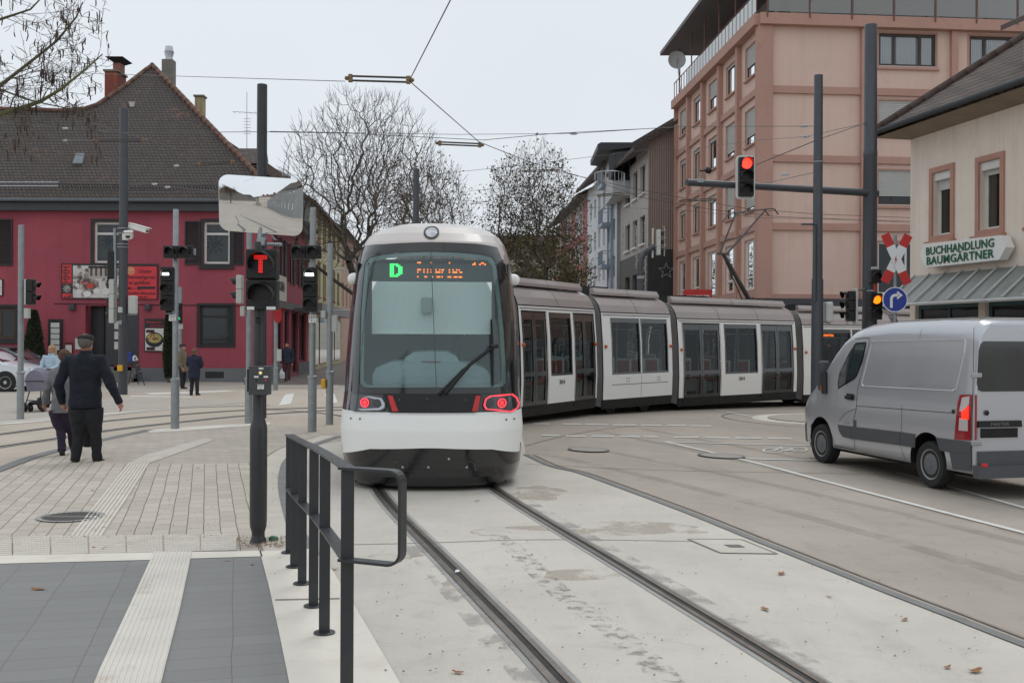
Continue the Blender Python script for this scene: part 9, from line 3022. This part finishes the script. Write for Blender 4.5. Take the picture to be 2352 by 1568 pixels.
# clipped conifers by the red house
def conifer(label, px, Y, y_top, wpx, seed):
 b = GX(px, Y); t = thing('conifer', label, 'conifer', b); rng = random.Random(seed)
 h = W(px, y_top, Y).z; w_ = wpx / FOC * Y / 2
 mb = MB(); mb.tube([b, b + Vector((0, 0, h * .9))], [.07, .02], 6); mb.build('trunk', M_bark, t)
 mb = MB()
 for _ in range(5200):
  z = rng.random() ** .8; prof = w_ * (math.sin(min(z * 3.0 + .35, math.pi / 2)) * (1 - max(z - .35, 0) / .66) ** .75 + .03)
  a = rng.uniform(0, 2 * math.pi); bumpy = 1 + .16 * noise.noise(Vector((math.cos(a) * 2, math.sin(a) * 2, z * 7 + seed)))
  r_ = prof * bumpy * (rng.random() ** .35)
  c = b + Vector((math.cos(a) * r_, math.sin(a) * r_, .15 + z * (h - .15)))
  d = (Vector((math.cos(a), math.sin(a), .9)) + Vector((rng.gauss(0, .4), rng.gauss(0, .4), rng.gauss(0, .4)))).normalized(); s_ = d.cross(Vector((rng.gauss(0, 1), rng.gauss(0, 1), 0))).normalized()
  mb.add([c, c + d * .07 + s_ * .022, c + d * .14, c + d * .07 - s_ * .022], [(0, 1, 2, 3)])
 mb.build('crown', pm('conifer_green', (58, 66, 46), .9, .4, 2.5, .3, 10), t)
conifer('dark clipped conifer between the corner window and the menu case', 78, 42.0, 716, 44, 1)
conifer('narrow conifer right of the food poster behind the signal posts', 388, 42.2, 712, 20, 2)
# OVERHEAD LINES
M_wire = pm('wire_grey', (96, 96, 98), .5, metal=.4)
M_wirec = pm('contact_wire', (84, 66, 58), .5, metal=.4)
M_ins = pm('insulator_rod', (64, 62, 58), .5, .1, 8)
M_clamp = pm('clamp_bronze', (126, 104, 78), .5, metal=.5)
GWR = 'overhead wires above the crossing'
def wire(label, pts, r=.009, mat=None, name='overhead_wire', sag=0.0):
 P_w = []
 for i in range(len(pts) - 1):
  a, b = Vector(pts[i]), Vector(pts[i + 1]); n = 8
  for k in range(n):
   u = k / n; P_w.append(a.lerp(b, u) - Vector((0, 0, sag * 4 * u * (1 - u))))
 P_w.append(Vector(pts[-1]))
 c = P_w[0]
 mb = MB(); mb.tube(P_w, r * .8, 5)
 mb.v = [(v[0] - c.x, v[1] - c.y, v[2] - c.z) for v in mb.v]
 o = mb.build(name, mat or M_wire, loc=tuple(c), world=False); return tag(o, label, 'wire', GWR)
def pw(px, py, Y): return W(px, py, Y)
ZC = 5.95
def zY(py): return FOC * (ZC - CAM_H) / (772 - py)
def onz(px, py, z=ZC):
 ux, uy = unroll(px, py); Y = FOC * (z - CAM_H) / (772 - uy); return Vector((ux / FOC * Y, Y, z))
cpts = [Vector((3.3, -3, ZC)), onz(1100, -130), onz(1035, 0), onz(940, 186), onz(1100, 326), onz(1215, 372), onz(1345, 409), onz(1480, 438), onz(1600, 460), onz(1720, 480), onz(1880, 492), onz(2090, 500)]
wire('thick contact wire over the tram track from the top edge to the pantograph', cpts, .0105, M_wirec)
cp2 = [onz(1000, 300, ZC + .05)]
wire('second contact wire joining above the middle of the tram', [onz(620, 302), onz(790, 306), onz(1110, 322), onz(1270, 307), onz(1560, 292)], .0085)
def ins(label, a, b, gap=.07, r=.017):
 t = thing('insulator_bar', label, 'insulator', a, 0, 'double insulating rods in the overhead line')
 d = (b - a).normalized(); up = Vector((0, 0, 1))
 for s in (0, 1):
  mb = MB(); o_ = up * (gap * (s - .5)); mb.tube([a + o_, a.lerp(b, .5) + o_, b + o_], r, 8); mb.build('rod', M_ins, t, smooth=True)
 for p in (a, b):
  mb = MB(); mb.rbox(p, (.07, .05, gap + .06), .01, 1); mb.sphere(p - d * (.06 if p is a else -.06), .035); mb.build('end_clamp', M_clamp, t)
Yi = onz(940, 186).y
ins('longest double insulator rod against the sky above the big bare tree', pw(805, 180, Yi), pw(938, 184, Yi))
Yi2 = onz(1100, 328).y
ins('double insulator rod above the tram roof between the two trees', pw(1010, 329, Yi2), pw(1102, 333, Yi2), .05)
Yi3 = onz(1345, 409).y + .3
wire('span wire from the long insulator to the left picture edge', [pw(792, 187, Yi), pw(240, 170, 30.0), pw(-60, 160, 36.0)], .008)
wire('long span wire crossing in front of the red roof at the height of its skylight', [pw(-20, 280, 26), pw(284, 305, 33.0), pw(595, 303, 25.0), pw(790, 306, 24)], .010)
wire('wire crossing the red roof below the skylight', [pw(-20, 318, 24), pw(140, 322, 25), pw(220, 323, 26), pw(360, 323, 26)], .010)
ins('double insulator rod before the brown roof beside the camera mast', pw(222, 322, 26), pw(328, 322, 26.4), .05, .015)
wire('contact wire of the left track before the brown roof', [pw(170, 268, 20), pw(270, 302, 25), pw(405, 341, 33), pw(540, 378, 38), pw(760, 440, 50)], .011, M_wirec)
wire('contact wire of the left track, lower one', [pw(-20, 333, 22), pw(180, 356, 26), pw(400, 381, 30), pw(455, 380, 31)], .010, M_wirec)
ins('short double insulator rod before the right end of the red roof', pw(458, 377, 31), pw(532, 372, 31.3), .06, .017)
wire('wire from the short insulator towards the side street', [pw(536, 373, 31.3), pw(600, 384, 33), pw(790, 460, 52)], .011, M_wirec)
wire('stay wire from the dark camera mast to the short insulator', [pw(294, 432, 33.0), pw(410, 381, 31)], .009)
wire('upper stay from the camera mast past the black mast', [pw(292, 425, 33), pw(400, 423, 33), pw(600, 418, 34), pw(900, 398, 40)], .010)
wire('middle stay from the camera mast to the right', [pw(292, 430, 33), pw(390, 430, 33), pw(510, 440, 35), pw(740, 442, 42), pw(1130, 465, 52), pw(1320, 450, 58)], .011)
wire('lower stay from the camera mast to the right', [pw(292, 441, 33), pw(510, 439, 36), pw(760, 452, 42), pw(1130, 470, 50)], .010)
for i, (x, y, Y) in enumerate(((150, 295, 26), (150, 323, 26), (405, 381, 30), (385, 430, 33), (355, 423, 33), (1318, 307, 30), (1848, 290, 30), (1852, 314, 30), (1803, 401, 30))):
 t = thing('wire_tensioner', ('turnbuckle shackle on the upper left roof wire', 'turnbuckle shackle on the second left roof wire', 'small shackle beside the short insulator', 'shackle on the middle mast stay', 'shackle on the upper mast stay', 'shackle on the span wire above the brown building', 'upper shackle left of the plain right mast', 'second shackle left of the plain right mast', 'shackle on the thin wire right of the red signal')[i], 'wire fitting', W(x, y, Y), 0, 'wire shackles')
 mb = MB(); c = W(x, y, Y); r = .0022 * Y * (.8 if i < 5 else 1.3)
 mb.tube([c + Vector((-.35, 0, 0)) * r * 4, c + Vector((-.12, 0, .06)) * r * 4, c + Vector((.12, 0, .06)) * r * 4, c + Vector((.35, 0, 0)) * r * 4, c + Vector((.12, 0, -.06)) * r * 4, c + Vector((-.12, 0, -.06)) * r * 4, c + Vector((-.35, 0, 0)) * r * 4], .0011 * Y * .6, 5)
 mb.build('shackle', M_metal, t)
wire('long wire over the street from the trees to the plain right mast', [pw(620, 302, 27), pw(1050, 309, 30), pw(1318, 307, 30), pw(1560, 291, 30), pw(1872, 290, 24)], .009)
wire('thin wire between the pink block and the big mast, upper', [pw(1560, 345, 45), pw(1740, 322, 36), pw(1850, 314, 30), pw(1985, 284, 24)], .009)
wire('steel stay running down left from the big mast', [pw(1990, 282, 24), pw(1876, 322, 22), pw(1738, 378, 24), pw(1700, 392, 26)], .013)
wire('thin wire above the tram between trees and pink block', [pw(1080, 470, 50), pw(1160, 455, 50), pw(1320, 450, 50), pw(1560, 442, 46), pw(1745, 424, 36), pw(1876, 395, 22)], .011)
wire('wire in front of the white houses', [pw(740, 442, 45), pw(1000, 400, 45), pw(1200, 380, 45), pw(1480, 345, 45), pw(1560, 345, 45)], .011)
wire('contact wire of the second track above the roof of the tram', [pw(1270, 392, 40), pw(1345, 408, 40), pw(1480, 455, 42), pw(1640, 482, 42), pw(1790, 498, 42), pw(1880, 501, 42), pw(2110, 512, 44)], .012, M_wirec)
wire('lower thin wire over the tram roof before the pink facade', [pw(1110, 478, 55), pw(1400, 476, 50), pw(1560, 482, 45), pw(1745, 500, 42), pw(2090, 508, 40)], .011)
wire('wire past the striped house towards the plain mast', [pw(1080, 438, 60), pw(1230, 428, 60), pw(1420, 440, 50), pw(1560, 457, 44)], .012)
ins('double insulator rod in front of the pink facade left', pw(1566, 461, 33), pw(1640, 458, 33), .05, .016)
ins('far double insulator rod in front of the white house', pw(1375, 449, 46), pw(1430, 444, 46), .08, .022)
ins('far double insulator rod before the right tree', pw(1205, 393, 44), pw(1280, 391, 44), .06, .02)
# weights hanging: small feeder arms by the masts
# LITTER
M_lf = pm('fallen_leaf', (150, 108, 74), .85, .25, 20)
LEAFS = [(88, 1357, .11, 'large curled brown leaf on the dark paving'), (1795, 1320, .10, 'brown leaf between the right rail and the road joint'), (1757, 1402, .09, 'flat brown leaf in the middle of the concrete slab'),
         (2078, 1426, .07, 'small leaf near the right road joint'), (2240, 1545, .10, 'brown leaf at the bottom right corner'), (2176, 1536, .06, 'pale leaf left of the bottom right corner leaf'),
         (215, 1262, .08, 'reddish leaf on the blister paving'), (240, 1262, .07, 'second reddish leaf on the blister paving'), (592, 1255, .07, 'leaf at the foot of the black signal post'),
         (612, 1254, .06, 'small leaf right of the black signal post foot'), (768, 1310, .06, 'leaf beside the second railing post'), (1052, 1548, .07, 'yellow leaf at the lower frame edge beside the left rail'),
         (640, 1286, .05, 'leaf at the corner of the platform edge'), (626, 1322, .05, 'tiny leaf on the cream platform edge'), (410, 1300, .06, 'leaf on top of the ribbed strip'), (523, 1291, .05, 'dry leaf on the dark paving near its upper edge'), (580, 1300, .05, 'tiny reddish leaf beside the cream edge'),
         (1905, 1373, .05, 'small leaf right of the slab centre'), (455, 1046 + 30, .06, 'leaf on the block paving beyond the manhole'), (213, 1088 + 40, .05, 'leaf on the paving above the manhole'), (1095, 1152, .06, 'leaf just behind the tram between the rails')]
rng = random.Random(9)
for x, y, s_, lab in LEAFS:
 c = G(x, y); t_ = rng.uniform(0, 6.28)
 mb = MB()
 outl = [(1, 0), (.55, .18), (.6, .55), (.2, .35), (-.1, .6), (-.3, .25), (-.8, .2), (-1, 0), (-.8, -.2), (-.35, -.3), (-.1, -.55), (.2, -.3), (.5, -.5), (.5, -.15)]
 V_ = []
 for u, v in outl:
  X = (u * math.cos(t_) - v * math.sin(t_)) * s_ * .6; Y_ = (u * math.sin(t_) + v * math.cos(t_)) * s_ * .6
  V_.append((X, Y_, .012 + s_ * .12 * (u * u) + s_ * .08 * rng.random()))
 V_.append((0, 0, .013)); n_ = len(outl)
 mb.add(V_, [(k, (k + 1) % n_, n_) for k in range(n_)])
 o = mb.build('fallen_leaf', M_lf, loc=tuple(c), world=False); tag(o, lab, 'leaf', 'fallen leaves')
mb = MB(); mb.add([(-.02, 0, .02), (.015, .01, .02), (.02, .05, .028), (-.012, .05, .03)], [(0, 1, 2, 3)]); o = mb.build('paper_scrap', M_swh, loc=tuple(G(1050, 1319)), world=False); tag(o, 'white paper scrap in the groove of the left rail', 'litter')
mb = MB(); mb.sphere((0, 0, .03), .03, sx=1.6); o = mb.build('bottle_cap', pm('green_glass', (60, 110, 84), .3), loc=tuple(G(628, 1244)), world=False); tag(o, 'small green glass shard right of the black signal post foot', 'litter')
grit = MB(); rng = random.Random(4)
for _ in range(420):
 x, y = rng.uniform(545, 660), rng.uniform(1236, 1262)
 c = G(x, y); s_ = rng.uniform(.003, .012); a = rng.uniform(0, 3)
 grit.add([(c.x + math.cos(a + k * 2.1) * s_, c.y + math.sin(a + k * 2.1) * s_, c.z + .022 + (k == 0) * s_) for k in range(3)], [(0, 1, 2)])
for _ in range(500):
 if rng.random() < .5: x, y = rng.uniform(850, 2300), rng.uniform(1150, 1560)
 else: x, y = rng.uniform(20, 640), rng.uniform(1070, 1240)
 c = G(x, y); s_ = rng.uniform(.004, .013); a = rng.uniform(0, 3)
 grit.add([(c.x + math.cos(a + k * 2.1) * s_, c.y + math.sin(a + k * 2.1) * s_, c.z + .019 + (k == 0) * s_ * .6) for k in range(3)], [(0, 1, 2)])
tag(grit.build('ground_litter', pm('grit_brown', (134, 116, 96), .9, .3, 20)), 'scattered grit and leaf crumbs on paving and slab', 'litter', kind='stuff')
# WHAT THE MIRROR SEES: the street behind the camera
bd = Vector((.265, -1)).normalized()                 # street direction behind
def back_house(label, o, L, H, wallm, floors, cols, roofm, base=None):
 o = Vector((o[0], o[1], gz(o[0])))
 wl = Wall(o, -bd, (-1, 0)); t = thing('house', label, 'house', o)
 mb = MB(); hs = [((k + .3) * L / cols, (k + .7) * L / cols, .9 + f * 3.1, 2.6 + f * 3.1) for k in range(cols) for f in range(floors)]
 wall_with_holes(mb, wl, 0, L, 0 + o.z, H, hs, .2)
 q0, q1 = wl.P(0, o.z), wl.P(L, o.z); nn = Vector((wl.n.x, wl.n.y, 0)) * -10
 for p_, q_ in ((q0, q0 + nn), (q1, q1 + nn), (q0 + nn, q1 + nn)):
  mb.add([p_, q_, q_ + Vector((0, 0, H - o.z)), p_ + Vector((0, 0, H - o.z))], [(0, 1, 2, 3)])
 mb.build('wall', wallm, t)
 mb = MB(); mb.add([wl.P(-.4, H - .1, .6), wl.P(L + .4, H - .1, .6), wl.P(L + .4, H + 3.2, -5), wl.P(-.4, H + 3.2, -5)], [(0, 1, 2, 3)]); mb.add([wl.P(-.4, H - .1, -10.6), wl.P(L + .4, H - .1, -10.6), wl.P(L + .4, H + 3.2, -5), wl.P(-.4, H + 3.2, -5)], [(3, 2, 1, 0)])
 for tt in (0, L):
  mb.add([wl.P(tt, H, 0), wl.P(tt, H + 3.1, -5), wl.P(tt, H, -10)], [(0, 1, 2)])
 rf_ = mb.build('roof', roofm, t)
 mb = MB(); wl.box(mb, L * .3, L * .3 + .6, H + 2.2, H + 4.4, -4.5, -3.8); wl.box(mb, L * .75, L * .75 + .6, H + 2.2, H + 4.4, -4.5, -3.8); 
 mb.build('chimney', M_brick, rf_)
 for q in hs: sash(wl, q, t, M_whf, M_dgl, .09, split_v=[.5], back=False)
 return t
p0 = Vector((33.0, -46.0))
back_house('cream two-storey house behind the camera, seen in the traffic mirror', p0 + bd * 26, 16.5, 7.6, M_crm, 2, 5, M_tiles2)
back_house('grey two-storey house behind the camera, seen in the traffic mirror', p0 + bd * 9, 33, 7.2, M_grr, 2, 10, M_tiles2)
back_house('dark low house farther behind the camera, seen in the traffic mirror', p0 + bd * 41, 14, 6.4, pm('beige_far_wall', (168, 160, 146), .9), 2, 4, M_tiles2)
strip('kerb', [p0 + Vector((-4.5, 0)) + bd * k for k in (-20, 0, 40, 90)], -.15, .15, .012, M_cream)
tB = thing('far_tree', 'round leafy tree far behind the camera, seen in the traffic mirror', 'tree', (26, -92, gz(26)))
rng = random.Random(12); segs = {}; tips = []
for k in range(7): grow(rng, Vector((26, -92, 2.5)), Vector((rng.gauss(0, 1), rng.gauss(0, 1), 1)), 5.0, .2, 0, 2, segs, tips, .06, .8, (4, 5))
mb = MB(); mb.tube([Vector((26, -92, -.3)), Vector((26, -92, 3))], [.35, .25], 8)
for ss in segs.values(): mb.add(*tubes_fast([(a, b, max(r0, .03), max(r1, .02)) for a, b, r0, r1 in ss], 3))
mb.build('trunk', M_bark, tB)
leaves_mb(rng, tips, 14, .3, .8).build('crown', M_leafb, tB)
mb = MB(); 
fw = thing('boundary_wall', 'long low building row far behind the camera', 'building', (40, -120, 0))
mb.prism([(-30, -150, 0), (90, -128, 0), (90, -128, 5), (-30, -150, 5)], (0, -8, 0)); mb.build('wall', pm('far_row_grey', (120, 116, 110), .9, .1, .1), fw)
mb = MB(); mb.prism([(-30, -149.5, 5), (90, -127.5, 5), (90, -131.5, 7.5), (-30, -153.5, 7.5)], (0, -4, .2)); mb.build('roof', M_tiles2, fw)
